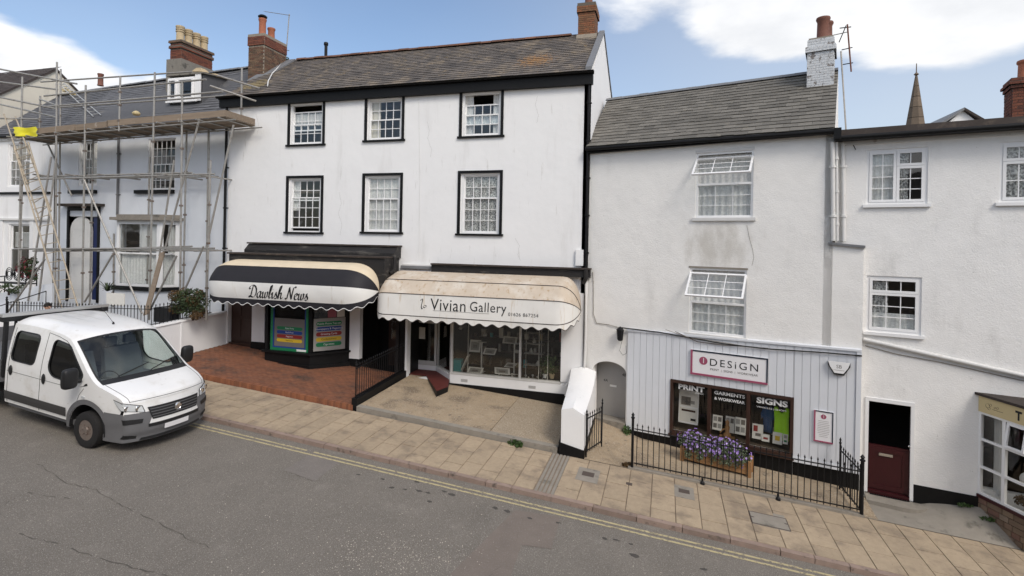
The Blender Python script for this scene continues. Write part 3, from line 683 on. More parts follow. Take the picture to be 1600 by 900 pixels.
bxm(.2, AU1 - .3, 7.8, 8.0, -1.2, EZ + .3).build('back_wall', M['renderA'], A, FA.M)
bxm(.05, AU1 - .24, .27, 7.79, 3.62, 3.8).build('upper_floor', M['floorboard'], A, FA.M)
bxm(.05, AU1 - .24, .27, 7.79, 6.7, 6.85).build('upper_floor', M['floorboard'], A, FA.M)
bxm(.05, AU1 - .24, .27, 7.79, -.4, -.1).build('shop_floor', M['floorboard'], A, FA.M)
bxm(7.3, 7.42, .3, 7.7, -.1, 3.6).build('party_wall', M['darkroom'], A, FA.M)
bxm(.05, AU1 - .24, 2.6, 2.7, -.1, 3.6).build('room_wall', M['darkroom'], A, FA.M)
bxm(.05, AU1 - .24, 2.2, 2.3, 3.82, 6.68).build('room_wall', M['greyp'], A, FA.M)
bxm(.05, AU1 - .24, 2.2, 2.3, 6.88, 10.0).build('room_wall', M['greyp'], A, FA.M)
# window surrounds and windows
for k, (a, b, c, d) in WA.items():
    mb = MB()
    mb.box(a, a + T, -.03, .02, c + .06, d); mb.box(b - T, b, -.03, .02, c + .06, d)
    if k[0] == 'L': mb.box(a, b, -.032, .018, d - T * .85, d + .012)
    mb.box(a - .05, b + .05, -.07, .05, c - .01, c + .058)
    mb.build('window_surround', M['black'], A, FA.M)
dress = dict(U1=[(0, 1, .48, .8, 'net')], U2=[(0, .3, 0, 1, 'cloth')], U3=[(0, .22, 0, 1, 'net'), (.8, 1, 0, 1, 'net'), (.1, 1, .3, .52, 'net')],
             L1=[(0, .25, .4, 1, 'net')], L2=[(0, .52, 0, 1, 'net'), (.45, 1, 0, 1, 'net')], L3=[(0, 1, 0, 1, 'lace')])
spec = dict(U1=(4, 2, 2, .22, 0), U2=(4, 2, 2, 0, 0), U3=(4, 2, 2, .32, 0), L1=(4, 2, 3, 0, .10), L2=(4, 2, 3, 0, 0), L3=(4, 2, 3, 0, 0))
for (k, (a, b, c, d)), h in zip(WA.items(), holes):
    cN, rt, rb, dr, li = spec[k]; sash(A, FA, h[0], h[1], h[2], h[3], cN, rt, rb, dr, li, dress=dress[k], fr=.10 if k[0] == 'L' else .085)
# hairline cracks and old patches in the render
for pts in ([(668, 190), (671, 204), (668, 216), (674, 232), (672, 250)], [(840, 150), (836, 163), (841, 180), (838, 196)], [(530, 300), (533, 318), (529, 333), (534, 352), (531, 372)], [(805, 372), (812, 384), (809, 398), (815, 410)], [(400, 178), (404, 196), (401, 215)]):
    q = []
    for (p0, q0), (p1, q1) in zip(pts, pts[1:]):
        for k in range(4): x_, z_ = FA.at(p0 + (p1 - p0) * k / 4 + RN.uniform(-.7, .7), q0 + (q1 - q0) * k / 4); q.append((x_, -.0005, z_))
    MB().tube(q, .0035, 4).build('crack', M['greyl'], A, FA.M)
# eaves: black soffit board and gutter
mb = MB(); mb.box(-.35, AU1 + .06, -.16, 0, EZ, EZ + .34); mb.build('fascia', M['black'], A, FA.M)
mb = MB()
prof = [(math.cos(q) * .075, math.sin(q) * .075) for q in [math.pi * (1 + k / 6) for k in range(7)]]
mb.grid(lambda s, t: (-.4 + (AU1 + .5) * s, -.24 + prof[round(t * 6)][0], EZ + .40 + prof[round(t * 6)][1]), 1, 6); mb.box(-.4, AU1 + .1, -.165, -.15, EZ + .3, EZ + .42)
mb.build('gutter', M['black'], A, FA.M, smooth=50)
# roof
EY, EZR = -.30, EZ + .40
rf = MB(); rf.poly([(-.05, EY, EZR - .03), (-.05, RY, RZ - .03), (-.05, 8.3, EZR - .3)], (AU1 - .17, 0, 0)); rf = rf.build('roof', M['slateA'], A, FA.M)
prop_slates(rf, FA, (0, EY, EZR - .03), (AU1 - .1, EY, EZR - .03), (0, RY, RZ - .03), (AU1 - .1, RY, RZ - .03), M['slateA'], .30, .205)
ridge_tiles(rf, FA, (.75, RY, RZ + .02), (AU1 - 1.2, RY, RZ + .02), M['ridge'])
mb = MB(); mb.hexa([(AU1 - .16, EY, EZR), (AU1 + .03, EY, EZR), (AU1 + .03, RY, RZ), (AU1 - .16, RY, RZ), (AU1 - .16, EY, EZR + .11), (AU1 + .03, EY, EZR + .11), (AU1 + .03, RY, RZ + .11), (AU1 - .16, RY, RZ + .11)])
mb.hexa([(AU1 - .16, RY, RZ), (AU1 + .03, RY, RZ), (AU1 + .03, 8.2, EZR), (AU1 - .16, 8.2, EZR), (AU1 - .16, RY, RZ + .11), (AU1 + .03, RY, RZ + .11), (AU1 + .03, 8.2, EZR + .11), (AU1 - .16, 8.2, EZR + .11)])
mb.build('verge', M['lead'], rf, FA.M)
# lead strip where the roof meets the stack on the left
MB().hexa([(-.12, 1.0, 11.42), (.55, 1.9, 12.03), (.62, RY, 12.9), (-.12, RY, 12.9), (-.12, 1.0, 11.47), (.55, 1.9, 12.11), (.62, RY, 12.97), (-.12, RY, 12.97)]).build('flashing', M['lead'], rf, FA.M)
# chimney on the left party wall
cy0 = 1.55; cu0 = FA.at(388, 90, cy0)[0]; cu1 = FA.at(412, 90, cy0)[0]; cz1 = FA.at(400, 53, cy0)[1]; czc = FA.at(400, 71, cy0)[1]
cy1 = cy0 + 1.35
ch = thing('chimney', FA.u2w((cu0 + cu1) / 2, (cy0 + cy1) / 2, 11), 'weathered brown brick chimney with two terracotta pots left of the white building', 'chimney')
brick_stack(ch, FA, cu0, cu1, cy0, cy1, 10.8, czc, M['brickdark'], M['mortar'])
brick_stack(ch, FA, cu0 - .03, cu1 + .03, cy0 - .03, cy1 + .03, czc + .01, cz1 - .05, M['brickred'], M['mortar'])
bxm(cu0 - .02, cu1 + .02, cy0 - .02, cy1 + .02, cz1 - .05, cz1 + .0).build('flaunching', M['mortar'], ch, FA.M)
pot(ch, FA, FA.at(410, 50, cy0 + .4)[0], cy0 + .40, cz1, .145, .80, M['terracotta'], cowl=True)
pot(ch, FA, FA.at(424, 50, cy0 + .98)[0], cy0 + .98, cz1, .145, .62, M['terracotta'])
# aerial behind it
def aerial(name, label, F, y, pole, boom, els, strut=None):
    (x0, z0), (x1, z1) = F.at(*pole[0], y), F.at(*pole[1], y)
    r = thing(name, F.u2w(x0, y, z0), label, 'aerial'); MB().tube([(x0, y, z0), (x1, y, z1)], .022, 8).build('mast', M['steel'], r, F.M)
    for (p, q) in boom:
        a, b = F.at(*p, y - .03), F.at(*q, y - .03); MB().tube([(a[0], y - .03, a[1]), (b[0], y - .03, b[1])], .013, 6).build('boom', M['steel'], r, F.M)
        for i in range(els):
            t = (i + .3) / els; u = a[0] + (b[0] - a[0]) * t; z = a[1] + (b[1] - a[1]) * t
            MB().tube([(u, y - .17, z - .04), (u, y + .11, z + .05)], .007, 5).build('element', M['steel'], r, F.M)
    if strut:
        a, b = F.at(*strut[0], y), F.at(*strut[1], y); MB().tube([(a[0], y, a[1]), (b[0], y, b[1])], .014, 6).build('bracket', M['steel'], r, F.M)
    return r
aerial('television_aerial', 'thin television aerial on a mast beside the brown brick chimney', FA, 3.4, [(446, 97), (452, 22)], [((414, 18), (453, 24))], 9, ((441, 78), (452, 79)))
mb = MB(); leaves(mb, (FA.at(447, 94, 3)[0], 3, FA.at(447, 94, 3)[1]), .16, .16, .14, 60, .07); mb.build('weed', M['leaf'], None, FA.M, label='small weed tuft growing on the ridge beside the aerial mast', cat='weed')
# cable down the slates
pts = []
for (px, py, yy) in ((444, 98, 3.0), (436, 105, 2.3), (425, 117, 1.5), (419, 128, .7), (418, 136, .2)):
    u = FA.at(px, py, yy)[0]; z = EZR - .03 + (RZ - EZR) * (yy - EY) / (RY - EY) + .09; pts.append((u, yy, z))
MB().tube(pts, .022, 6).build('cable', M['white_old'], None, FA.M, label='pale cable trailing down the slates below the aerial', cat='cable')
# vent pipe on the ridge
for (px, p0, p1, rr, lb) in ((509, 93, 67, .085, 'black vent pipe with cap standing behind the ridge of the white building'), (528, 93, 88, .10, 'stubby dark vent just right of the capped pipe behind ridge')):
    (u, z0), (_, z1) = FA.at(px, p0, 3.6), FA.at(px, p1, 3.6)
    r = thing('vent_pipe', FA.u2w(u, 3.6, z0), lb, 'vent pipe'); MB().tube([(u, 3.6, z0 - .8), (u, 3.6, z1 - .06)], rr * .8, 12).build('pipe', M['iron'], r, FA.M, smooth=40)
    MB().lathe([(rr * 1.0, z1 - .12), (rr * 1.15, z1 - .1), (rr * 1.15, z1 - .01), (rr * .9, z1 + .02), (.01, z1 + .03)], (u, 3.6, 0), 'z', 12).build('cap', M['iron'], r, FA.M, smooth=40)
# right chimney
cy0 = 2.75; cu0 = FA.at(903, 40, cy0)[0]; cu1 = FA.at(929, 40, cy0)[0]; cz1 = FA.at(915, 8, cy0)[1]; czc = FA.at(915, 19, cy0)[1]; cy1 = cy0 + .95
ch = thing('chimney', FA.u2w((cu0 + cu1) / 2, (cy0 + cy1) / 2, 12.4), 'orange lichened brick chimney on the right end of the white building', 'chimney')
brick_stack(ch, FA, cu0, cu1, cy0, cy1, 12.2, czc, M['brickorange'], M['mortar_dark'])
brick_stack(ch, FA, cu0 - .05, cu1 + .05, cy0 - .05, cy1 + .05, czc + .01, cz1, M['brickorange'], M['mortar_dark'])
bxm(cu0 - .03, cu1 + .03, cy0 - .03, cy1 + .03, cz1, cz1 + .09).build('flaunching', M['mortar_dark'], ch, FA.M)
pot(ch, FA, FA.at(920, 3, cy0 + .45)[0], cy0 + .45, cz1 + .07, .15, .5, M['terradark'])
MB().hexa([(cu0 - .06, cy0 - .1, 12.60), (cu1 + .1, cy0 - .1, 12.60), (cu1 + .1, cy0 - .01, 12.66), (cu0 - .06, cy0 - .01, 12.66), (cu0 - .04, cy0 - .04, 12.78), (cu1 + .08, cy0 - .04, 12.78), (cu1 + .08, cy0 - .008, 12.80), (cu0 - .04, cy0 - .008, 12.80)]).build('flashing', M['mortar'], ch, FA.M)
# downpipes
def pipe(name, label, F, pts, r, m_, brackets=0):
    o = thing(name, F.M @ V(pts[-1]), label, 'pipe'); MB().tube(pts, r, 10).build('pipe', m_, o, F.M, smooth=50)
    a, b = V(pts[0]), V(pts[-1])
    for i in range(brackets):
        p = a.lerp(b, (i + .5) / brackets); MB().lathe([(r * 1.02, -.03), (r * 1.45, -.028), (r * 1.45, .028), (r * 1.02, .03)], p, 'z', 10).build('collar', m_, o, F.M)
        bxm(p.x - .09, p.x + .09, p.y + r, 0, p.z - .02, p.z + .02).build('bracket', m_, o, F.M) if p.y < -r else None
    return o
gz = FA.at(916, 424)[1]; u = FA.at(918, 300)[0]
pipe('downpipe', 'black downpipe at the right corner of the tall white building', FA, [(u, -.08, EZ + .02), (u, -.08, gz)], .042, M['black'], 5)
u = FA.at(352, 400)[0]
pipe('downpipe', 'black downpipe at the left corner of the white building beside the scaffolding', FA, [(u + .02, -.08, EZ + .02), (u + .02, -.08, FA.at(351, 545)[1])], .05, M['black'], 6)
a, b, c, d = FA.rect(900, 390, 912, 415)
mb = MB(); mb.box(a, b, -.09, -.002, c, d); mb.build('meter_box', M['white'], None, FA.M, label='small white utility box on wall above the black gallery gutter', cat='box')
mb = MB(); mb.tube([(FA.at(655, 130)[0], -.006, EZ - .1), (FA.at(656, 260)[0] + .01, -.006, 7.2), (FA.at(655, 408)[0], -.006, 4.3)], .006, 4).build('wire', M['white_old'], None, FA.M, label='thin painted wire running down the white wall between the windows', cat='wire')

# ------------------------------------------------------------------ awnings
def awning(root, F, u0, u1, yp, zp, R, Rz, bands, corner, power=2.4, pipes=(), val=.16, valm=None, edge=None, pitch=.26, amp=.035, puff=.7):
    us = []; n = 90
    for i in range(n + 1):
        t = i / n; t = .5 - .5 * math.cos(math.pi * t); us.append(u0 + (u1 - u0) * t)
    def rr(u):
        e = max(0, min(1, min(u - u0, u1 - u) / corner)); return (1 - (1 - e) ** power) ** (1 / power)
    hoops = sorted({b_[0] for b_ in bands} | {b_[1] for b_ in bands})
    def H(u, phi, o=0):
        r = rr(u); c, s = math.cos(rad(phi)), math.sin(rad(phi)); return V((u, yp - (R * r + o) * c, zp + (Rz * r + o) * s))
    def P(u, phi, o=0):                         # cloth stretched from hoop to hoop
        for p0, p1 in zip(hoops, hoops[1:]):
            if phi <= p1 or p1 == hoops[-1]: break
        f = max(0, min(1, (phi - p0) / (p1 - p0))); q = H(u, p0).lerp(H(u, p1), f); n = V((0, -math.cos(rad((p0 + p1) / 2)), math.sin(rad((p0 + p1) / 2))))
        return q.lerp(H(u, phi), puff) + n * (o - .012 * rr(u) * math.sin(u * 3.1 + phi * .03) ** 2 * 4 * f * (1 - f))
    for (p0, p1, m_, nm) in bands:
        k = 8; mb = MB()
        for i in range(n + 1):
            for j in range(k + 1): mb.v.append(P(us[i], p0 + (p1 - p0) * j / k))
        for i in range(n):
            for j in range(k): a = i * (k + 1) + j; mb.f.append((a, a + k + 1, a + k + 2, a + 1))
        mb.build(nm, m_, root, F.M, smooth=True, fix=False)
    for ph in pipes:
        MB().tube([P(u, ph, .004) for u in us], .013, 5).build('piping', M['piping'], root, F.M)
    # valance: hangs from the front hoop, scalloped
    p0 = bands[0][0]; pl = [P(u, p0) for u in us]; s = [0]
    for i in range(n): s.append(s[-1] + (pl[i + 1] - pl[i]).length)
    tot = s[-1]; m = int(tot / .03); q = []
    j = 0
    for i in range(m + 1):
        d = tot * i / m
        while j < n - 1 and s[j + 1] < d: j += 1
        q.append((pl[j].lerp(pl[j + 1], (d - s[j]) / max(1e-6, s[j + 1] - s[j])), d))
    mb = MB(); ed = MB()
    for i, (p, d) in enumerate(q):
        h = val + amp * math.cos(2 * math.pi * d / pitch); sw = .012 * math.sin(d * 2.3)
        mb.v += [p + V((0, -.004, .01)), p + V((0, -.004 + sw * .5, -h * .5)), p + V((0, -.004 + sw, -h))]
        ed.v += [p + V((0, -.009 + sw, -h + .006)), p + V((0, -.009 + sw, -h - .016))]
    for i in range(m):
        a = 3 * i; mb.f += [(a, a + 3, a + 4, a + 1), (a + 1, a + 4, a + 5, a + 2)]; ed.f.append((2 * i, 2 * i + 2, 2 * i + 3, 2 * i + 1))
    mb.build('valance', valm, root, F.M, smooth=True, fix=False)
    if edge: ed.build('valance_edging', edge, root, F.M, fix=False)
    return P, rr
def wrap(mb, P, u, phi, Rz, o=.007):          # flat lettering laid on the awning, cut fine enough to follow its curve
    me = bpy.data.meshes.new('t'); me.from_pydata([tuple(p) for p in mb.v], [], mb.f); b = bmesh.new(); b.from_mesh(me); bpy.data.meshes.remove(me)
    for i in range(-16, 17): bmesh.ops.bisect_plane(b, geom=b.verts[:] + b.edges[:] + b.faces[:], plane_co=(0, i * .03, 0), plane_no=(0, 1, 0))
    b.verts.index_update(); mb = MB().add([v.co.copy() for v in b.verts], [tuple(v.index for v in f.verts) for f in b.faces]); b.free()
    mb.v = [P(u + p.x, phi + math.degrees(p.y / Rz), o) for p in mb.v]; return mb

# newsagent canopy box
BY = -1.02
bu0, bu1 = FA.at(358, 400, BY)[0], FA.at(601, 400, BY)[0]
news = thing('shopfront', FA.u2w(3.6, -.6, .5), 'black newsagent shopfront with projecting window box and weathered flat roof', 'shopfront')
bz = 4.36
bxm(bu0, bu1, BY, -.004, 3.05, bz).build('canopy_box', M['black_worn'], news, FA.M)
cu0, cu1 = FA.at(397, 385)[0], FA.at(627, 385)[0]
cz0, cz1 = bz, FA.at(510, 381, -.2)[1]
MB().poly([(cu0, -.004, cz0 + .003), (cu0, -.5, cz0 + .003), (cu0, -.5, cz0 + .16), (cu0, -.28, cz1 - .06), (cu0, -.004, cz1 - .06)], (cu1 - cu0, 0, 0)).build('upper_box', M['black_worn'], news, FA.M)
mb = MB(); mb.box(cu0 - .04, cu1 + .04, -.34, -.006, cz1 - .055, cz1); mb.build('coping', M['rooffelt'], news, FA.M)
mb = MB(); mb.box(bu0 - .05, bu1 + .02, BY - .06, -.51, bz + .004, bz + .06); mb.build('flat_roof', M['rooffelt'], news, FA.M)
mb = MB(); mb.tube([(cu1 + .005, -.45, cz0 + .1), (cu1 + .0, -.5, 3.95), (cu1 - .05, -.7, 3.85)], .05, 8).build('gutter_end', M['black_worn'], news, FA.M)
# door bay, pilasters, canted window
fz = lambda u, y: -.47 + SLOPE * (u - 16.6) + .03 * y
def pil(p0, p1, py0, y, nm='pilaster', m_='white', base=.28):
    a, b = FA.at(p0, py0, y)[0], FA.at(p1, py0, y)[0]; z = fz((a + b) / 2, 0)
    bxm(a, b, y, y + .2, z + base, 3.05).build(nm, M[m_], news, FA.M); bxm(a - .02, b + .02, y - .02, y + .2, z - .2, z + base).build('plinth', M['black'], news, FA.M); return a, b
pa, pb = pil(393, 413, 520, -.02); pc, pd = pil(546, 562, 520, .02)
# left door in a dark recess
a = FA.at(357, 500, .1)[0]
bxm(a - .1, a, .1, .2, fz(a, 0) - .1, 3.05).build('door_post', M['white_old'], news, FA.M)
dr = bxm(a, pa, .18, .23, fz(a, 0) - .1, 3.05).build('door', M['brownwood'], news, FA.M)
for (x0, x1, z0, z1) in ((.12, .44, .25, .95), (.56, .88, .25, .95), (.12, .44, 1.1, 2.2), (.56, .88, 1.1, 2.2)):
    bxm(a + (pa - a) * x0, a + (pa - a) * x1, .165, .178, fz(a, 0) + z0, fz(a, 0) + z1).build('panel', M['brownwood'], dr, FA.M)
bxm(a + .06, pa - .06, .05, .17, fz(a, 0) - .1, fz(a, 0) + .05).build('threshold', M['brownwood'], news, FA.M)
# the window bay: front face and a canted right face
w0 = FA.at(413, 550, BY + .02)[0] + .02; w1 = FA.at(484, 560, BY + .02)[0]; yf = BY + .02
w2, y2 = FA.at(545, 540, .05)[0], .05
zs = FA.at(450, 548, yf)[1]                      # glass bottom
zb = fz(w1, yf) - .25; plan = [(w0, yf), (w1, yf), (w2, y2), (w0, y2)]
MB().slab(plan, zb, zs - .10).build('stall_riser', M['black'], news, FA.M)
pl2 = [(w0 - .08, yf - .08), (w1 + .04, yf - .08), (w2 + .10, y2 - .06), (w2 + .1, y2), (w0 - .08, y2)]
MB().slab(pl2, zb, zs - .46).build('riser_plinth', M['black'], news, FA.M)
MB().slab(pl2, zs - .098, zs - .03).build('sill', M['black'], news, FA.M)
for (x, y) in ((w0 + .05, yf + .05), (w1, yf + .05), (w2 - .05, y2 - .04)): bxm(x - .06, x + .06, y - .05, y + .07, zs - .028, 3.05).build('corner_post', M['black'], news, FA.M)
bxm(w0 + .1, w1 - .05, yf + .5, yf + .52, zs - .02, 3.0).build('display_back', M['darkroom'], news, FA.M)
# front poster: green and blue border, strips
def strips(F, parent, u0, u1, z0, z1, y, rows, tx=True):
    n = len(rows)
    for i, (m_, s) in enumerate(rows):
        zc = z1 - (z1 - z0) * (i + .5) / n; h = (z1 - z0) / n * .40; k = 5
        pts = [(u0 + h - h * math.cos(math.pi * (.5 - j / k) + 0) * 1.0, zc + h * math.sin(math.pi * (.5 - j / k))) for j in range(k + 1)]
        pts = [(u0 + h * (1 - math.sin(math.pi * j / k)), zc + h * math.cos(math.pi * j / k)) for j in range(k + 1)] + [(u1 - h * (1 - math.sin(math.pi * j / k)), zc - h * math.cos(math.pi * j / k)) for j in range(k + 1)]
        o = MB().prism(pts, y - .004, y).build('strip', M[m_], parent, F.M)
        t = flat_text(s, h * 1.25, (u0 + u1) / 2, y - .006, zc); t.build('lettering', M['lettwhite'] if m_ != 'yellowp' else M['ink'], parent, F.M, fix=False)
gw0, gw1 = FA.at(421, 520, yf)[0], FA.at(481, 520, yf)[0]; gz1 = 2.95
pan = bxm(gw0 + .1, gw1 - .1, yf + .06, yf + .066, zs, gz1).build('window_pane', M['glassdim'], news, FA.M)
pw = thing('window_poster', FA.u2w((gw0 + gw1) / 2, yf, zs), 'green and blue bordered poster filling the left pane of the newsagent window', 'poster')
ring(MB(), gw0 + .02, gw1 - .01, zs - .02, gz1, .10, yf + .03, yf + .045).build('green_border', M['green'], pw, FA.M)
ring(MB(), gw0 + .12, gw1 - .11, zs + .08, gz1, .05, yf + .032, yf + .044).build('blue_border', M['bluep'], pw, FA.M)
pzt = FA.at(450, 498, yf)[1]
bxm(gw0 + .17, gw1 - .16, yf + .046, yf + .052, zs + .13, pzt).build('grey_panel', M['greyp'], pw, FA.M)
strips(FA, pw, gw0 + .28, gw1 - .26, zs + .28, pzt - .28, yf + .045, [('green', 'Digital Prints'), ('bluep', 'Fax & Print'), ('redp', 'Magazines'), ('yellowp', 'Stationery')])
bxm(gw1 - .48, gw1 - .08, yf + .026, yf + .029, zs + .0, zs + .07).build('lettering_band', M['lettwhite'], pw, FA.M)
# canted face
ang = math.degrees(math.atan2(y2 - yf, w2 - w1)); o3 = FA.u2w(w1, yf, 0); FQ = Frame(o3.x, o3.y, -ang); LQ = math.hypot(w2 - w1, y2 - yf)
bxm(.1, LQ - .1, .05, .056, zs, 3.0).build('window_pane', M['glassdim'], news, FQ.M)
pq = thing('window_poster', FQ.u2w(LQ / 2, 0, zs), 'grey poster with five coloured strips in the angled newsagent pane', 'poster')
z0, z1 = zs + .02, FQ.at(515, 497, 0)[1]
bxm(.10, LQ - .12, .02, .03, z0, z1).build('grey_panel', M['greyl'], pq, FQ.M)
strips(FQ, pq, .20, LQ - .26, z0 + .13, z1 - .10, .018, [('green', 'Mobile Phone Top-ups'), ('bluep', 'Newspapers & Magazines'), ('redp', 'Greeting Cards'), ('yellowp', 'Confectionery'), ('green', 'Cigarettes')])
bxm(LQ * .44, LQ * .66, .02, .03, z1 + .02, 3.0).build('pink_leaflet', M['pinkp'], None, FQ.M, label='pink leaflet stuck high in the angled newsagent window', cat='leaflet')
bxm(LQ * .68, LQ * .88, .02, .03, z1 + .02, 3.0).build('pale_leaflet', M['paper'], None, FQ.M, label='pale leaflet beside the pink one in the newsagent window', cat='leaflet')
# dark side entrance right of the pilaster
bxm(pd + .02, duR, 1.3, 1.4, -.3, 3.05).build('recess_back', M['black'], news, FA.M)
bxm(duR - .06, duR, .0, 1.3, -.3, 3.05).build('recess_side', M['black'], news, FA.M)
rdoor = bxm(pd + .5, pd + 1.4, 1.24, 1.29, .2, 2.4).build('door', M['brownwood'], news, FA.M)
bxm(pd + .62, pd + 1.28, 1.22, 1.235, 1.2, 2.25).build('door_glass', M['glassdim'], rdoor, FA.M)
# its awning
zp = FA.at(592, 455, BY)[1]; au0, au1 = FA.at(333, 442, BY)[0] + .32, FA.at(593, 455, BY)[0]
aw = thing('awning', FA.u2w((au0 + au1) / 2, BY - .5, 2.7), 'rounded canopy awning banded cream, black and white with script lettering', 'awning')
Rn, Rzn = 1.0, .93
P, rr = awning(aw, FA, au0, au1, BY - .02, zp, Rn, Rzn, [(-25, 12, M['aw_white'], 'white_band'), (12, 52, M['aw_black'], 'black_band'), (52, 90, M['aw_cream'], 'cream_band')], 1.05, 2.5, val=.165, valm=M['aw_black'], edge=M['lettwhite'], pitch=.42, amp=.042)
# script lettering: pen strokes with a slanted nib
SCR = {
 'D': (.86, [cr((.44, .92), (.34, .45), (.20, .06), (.04, .04), (.10, .15), (.30, .06), (.58, .06), (.80, .36), (.76, .78), (.50, .98), (.22, .94), (.08, .76), (.20, .68))]),
 'a': (.52, [cr((.42, .46), (.28, .52), (.10, .36), (.04, .12), (.14, .0), (.28, .10), (.42, .46)), cr((.44, .50), (.36, .16), (.40, .0), (.54, .14))]),
 'w': (.66, [cr((.0, .36), (.10, .50), (.12, .38), (.06, .08), (.14, .0), (.28, .14), (.36, .48)), cr((.36, .48), (.30, .10), (.38, .0), (.52, .14), (.60, .44), (.54, .52)), cr((.56, .46), (.64, .42), (.70, .46))]),
 'l': (.32, [cr((.0, .12), (.16, .36), (.32, .80), (.34, 1.0), (.26, 1.02), (.18, .74), (.08, .16), (.14, .0), (.32, .14))]),
 'i': (.27, [cr((.0, .30), (.12, .50), (.08, .14), (.13, .0), (.28, .14)), cr((.19, .72), (.22, .75))]),
 's': (.36, [cr((.0, .10), (.14, .30), (.24, .54)), cr((.24, .52), (.24, .36), (.32, .16), (.22, .0), (.06, .04))]),
 'h': (.54, [cr((.0, .12), (.18, .40), (.34, .84), (.36, 1.0), (.28, 1.02), (.18, .70), (.06, .0)), cr((.08, .10), (.20, .38), (.34, .50), (.38, .38), (.32, .12), (.38, .0), (.54, .14))]),
 'N': (.80, [cr((-.06, .10), (.02, .0), (.12, .10), (.24, .55), (.32, .94)), cr((.32, .96), (.40, .60), (.48, .25), (.54, .02)), cr((.54, .02), (.64, .50), (.74, .90), (.88, 1.02), (.96, .92))]),
 'e': (.40, [cr((.05, .22), (.22, .26), (.34, .42), (.26, .52), (.12, .40), (.05, .14), (.14, .0), (.28, .02), (.42, .16))]),
 ' ': (.30, [])}
ln = 0; strokes = []
for chh in 'Dawlish News':
    wdt, st = SCR[chh]
    for s_ in st: strokes.append([V((p.x + ln, p.y, 0)) for p in s_])
    ln += wdt
Yt = BY - 1.0; ux0, ux1 = FA.at(387, 457, Yt)[0], FA.at(480, 462, Yt)[0]; k = (ux1 - ux0) / ln
mb = MB(); nib = V((.074, .042, 0))
for s_ in strokes: mb.sweep([V((p.x * k + p.y * k * .18, (p.y - .45) * k * 1.12, 0)) for p in s_], nib * k)
wrap(mb, P, ux0, -8, Rzn).build('lettering', M['ink'], aw, FA.M, fix=False)

# ------------------------------------------------------------------ gallery shopfront
gal = thing('shopfront', FA.u2w(10.5, 0, .1), 'gallery shopfront with grey metal window frames and recessed glass door', 'shopfront')
a = FA.at(678, 418)[0]; zt = FA.at(800, 415, -.1)[1]
bxm(a, AU1 + .10, -.22, -.004, zt - .30, zt - .05).build('fascia_board', M['black_worn'], gal, FA.M); bxm(a, AU1 + .12, -.30, -.004, zt - .048, zt).build('capping', M['rooffelt'], gal, FA.M)
mb = MB(); mb.tube([(AU1 - .03, -.26, zt - .02), (AU1 - .02, -.24, zt - .32), (AU1 - .12, -.12, zt - .48)], .07, 8).build('hopper', M['black_worn'], gal, FA.M)
bxm(FA.at(628, 420)[0], a, -.10, -.004, zt - .22, zt - .12).build('broken_fascia', M['lead'], gal, FA.M)
bxm(FA.at(628, 420)[0] + .03, a, -.07, -.004, zt - .118, zt - .07).build('mortar_strip', M['white_old'], gal, FA.M)
MB().hexa([(a - .05, -.14, zt - .26), (a + .3, -.22, zt - .37), (a + .3, -.12, zt - .37), (a - .05, -.02, zt - .26), (a - .05, -.14, zt - .22), (a + .3, -.22, zt - .33), (a + .3, -.12, zt - .33), (a - .05, -.02, zt - .22)]).build('hanging_splinter', M['greyl'], gal, FA.M)
# right white panel, stall riser, plinth
ru0, ru1 = FA.at(877, 550)[0], FA.at(911, 550)[0]
bxm(ru0, ru1, -.06, -.004, FA.at(890, 597)[1], 3.4).build('side_panel', M['white'], gal, FA.M)
wu0 = FA.at(706, 560)[0]; zg = gsill; gfz = lambda u: -.43 + SLOPE * (u - 16.6)
bxm(wu0 - .04, AU1 - .06, -.05, .1, zg - .30, zg - .0).build('stall_riser', M['white'], gal, FA.M)
bxm(wu0 - .06, AU1 - .06, -.08, .1, -.9, zg - .303).build('plinth', M['black'], gal, FA.M)
for px in (726, 832):
    u = FA.at(px, 603)[0]; mb = MB()
    for i in range(5): mb.box(u - .12, u + .12, -.056, -.0505, zg - .22 + i * .02, zg - .21 + i * .02)
    mb.build('air_grille', M['greyl'], gal, FA.M)
bxm(wu0 - .05, guR, -.06, .12, zg + .001, zg + .07).build('window_sill', M['alupaint'], gal, FA.M)
mu = [wu0, FA.at(713, 560)[0], FA.at(806, 540)[0], guR]
for u in (wu0, FA.at(731, 540)[0], FA.at(813, 540)[0], FA.at(842, 540)[0], FA.at(856, 540)[0]): 
    big = u == wu0 or abs(u - FA.at(813, 540)[0]) < .01
    bxm(u - (.035 if big else .009), u + (.035 if big else .009), -.03 if big else .02, .06, zg + .072, 3.35).build('mullion', M['alupaint'], gal, FA.M)
bxm(wu0, FA.at(813, 540)[0], .01, .018, zg + .072, 3.3).build('window_pane', M['glassdim'], gal, FA.M); bxm(FA.at(813, 540)[0], guR, .01, .018, zg + .072, 3.3).build('window_pane', M['glassdim'], gal, FA.M)
bxm(guL, guR, -.02, .2, 3.3, 3.42).build('head', M['alupaint'], gal, FA.M)
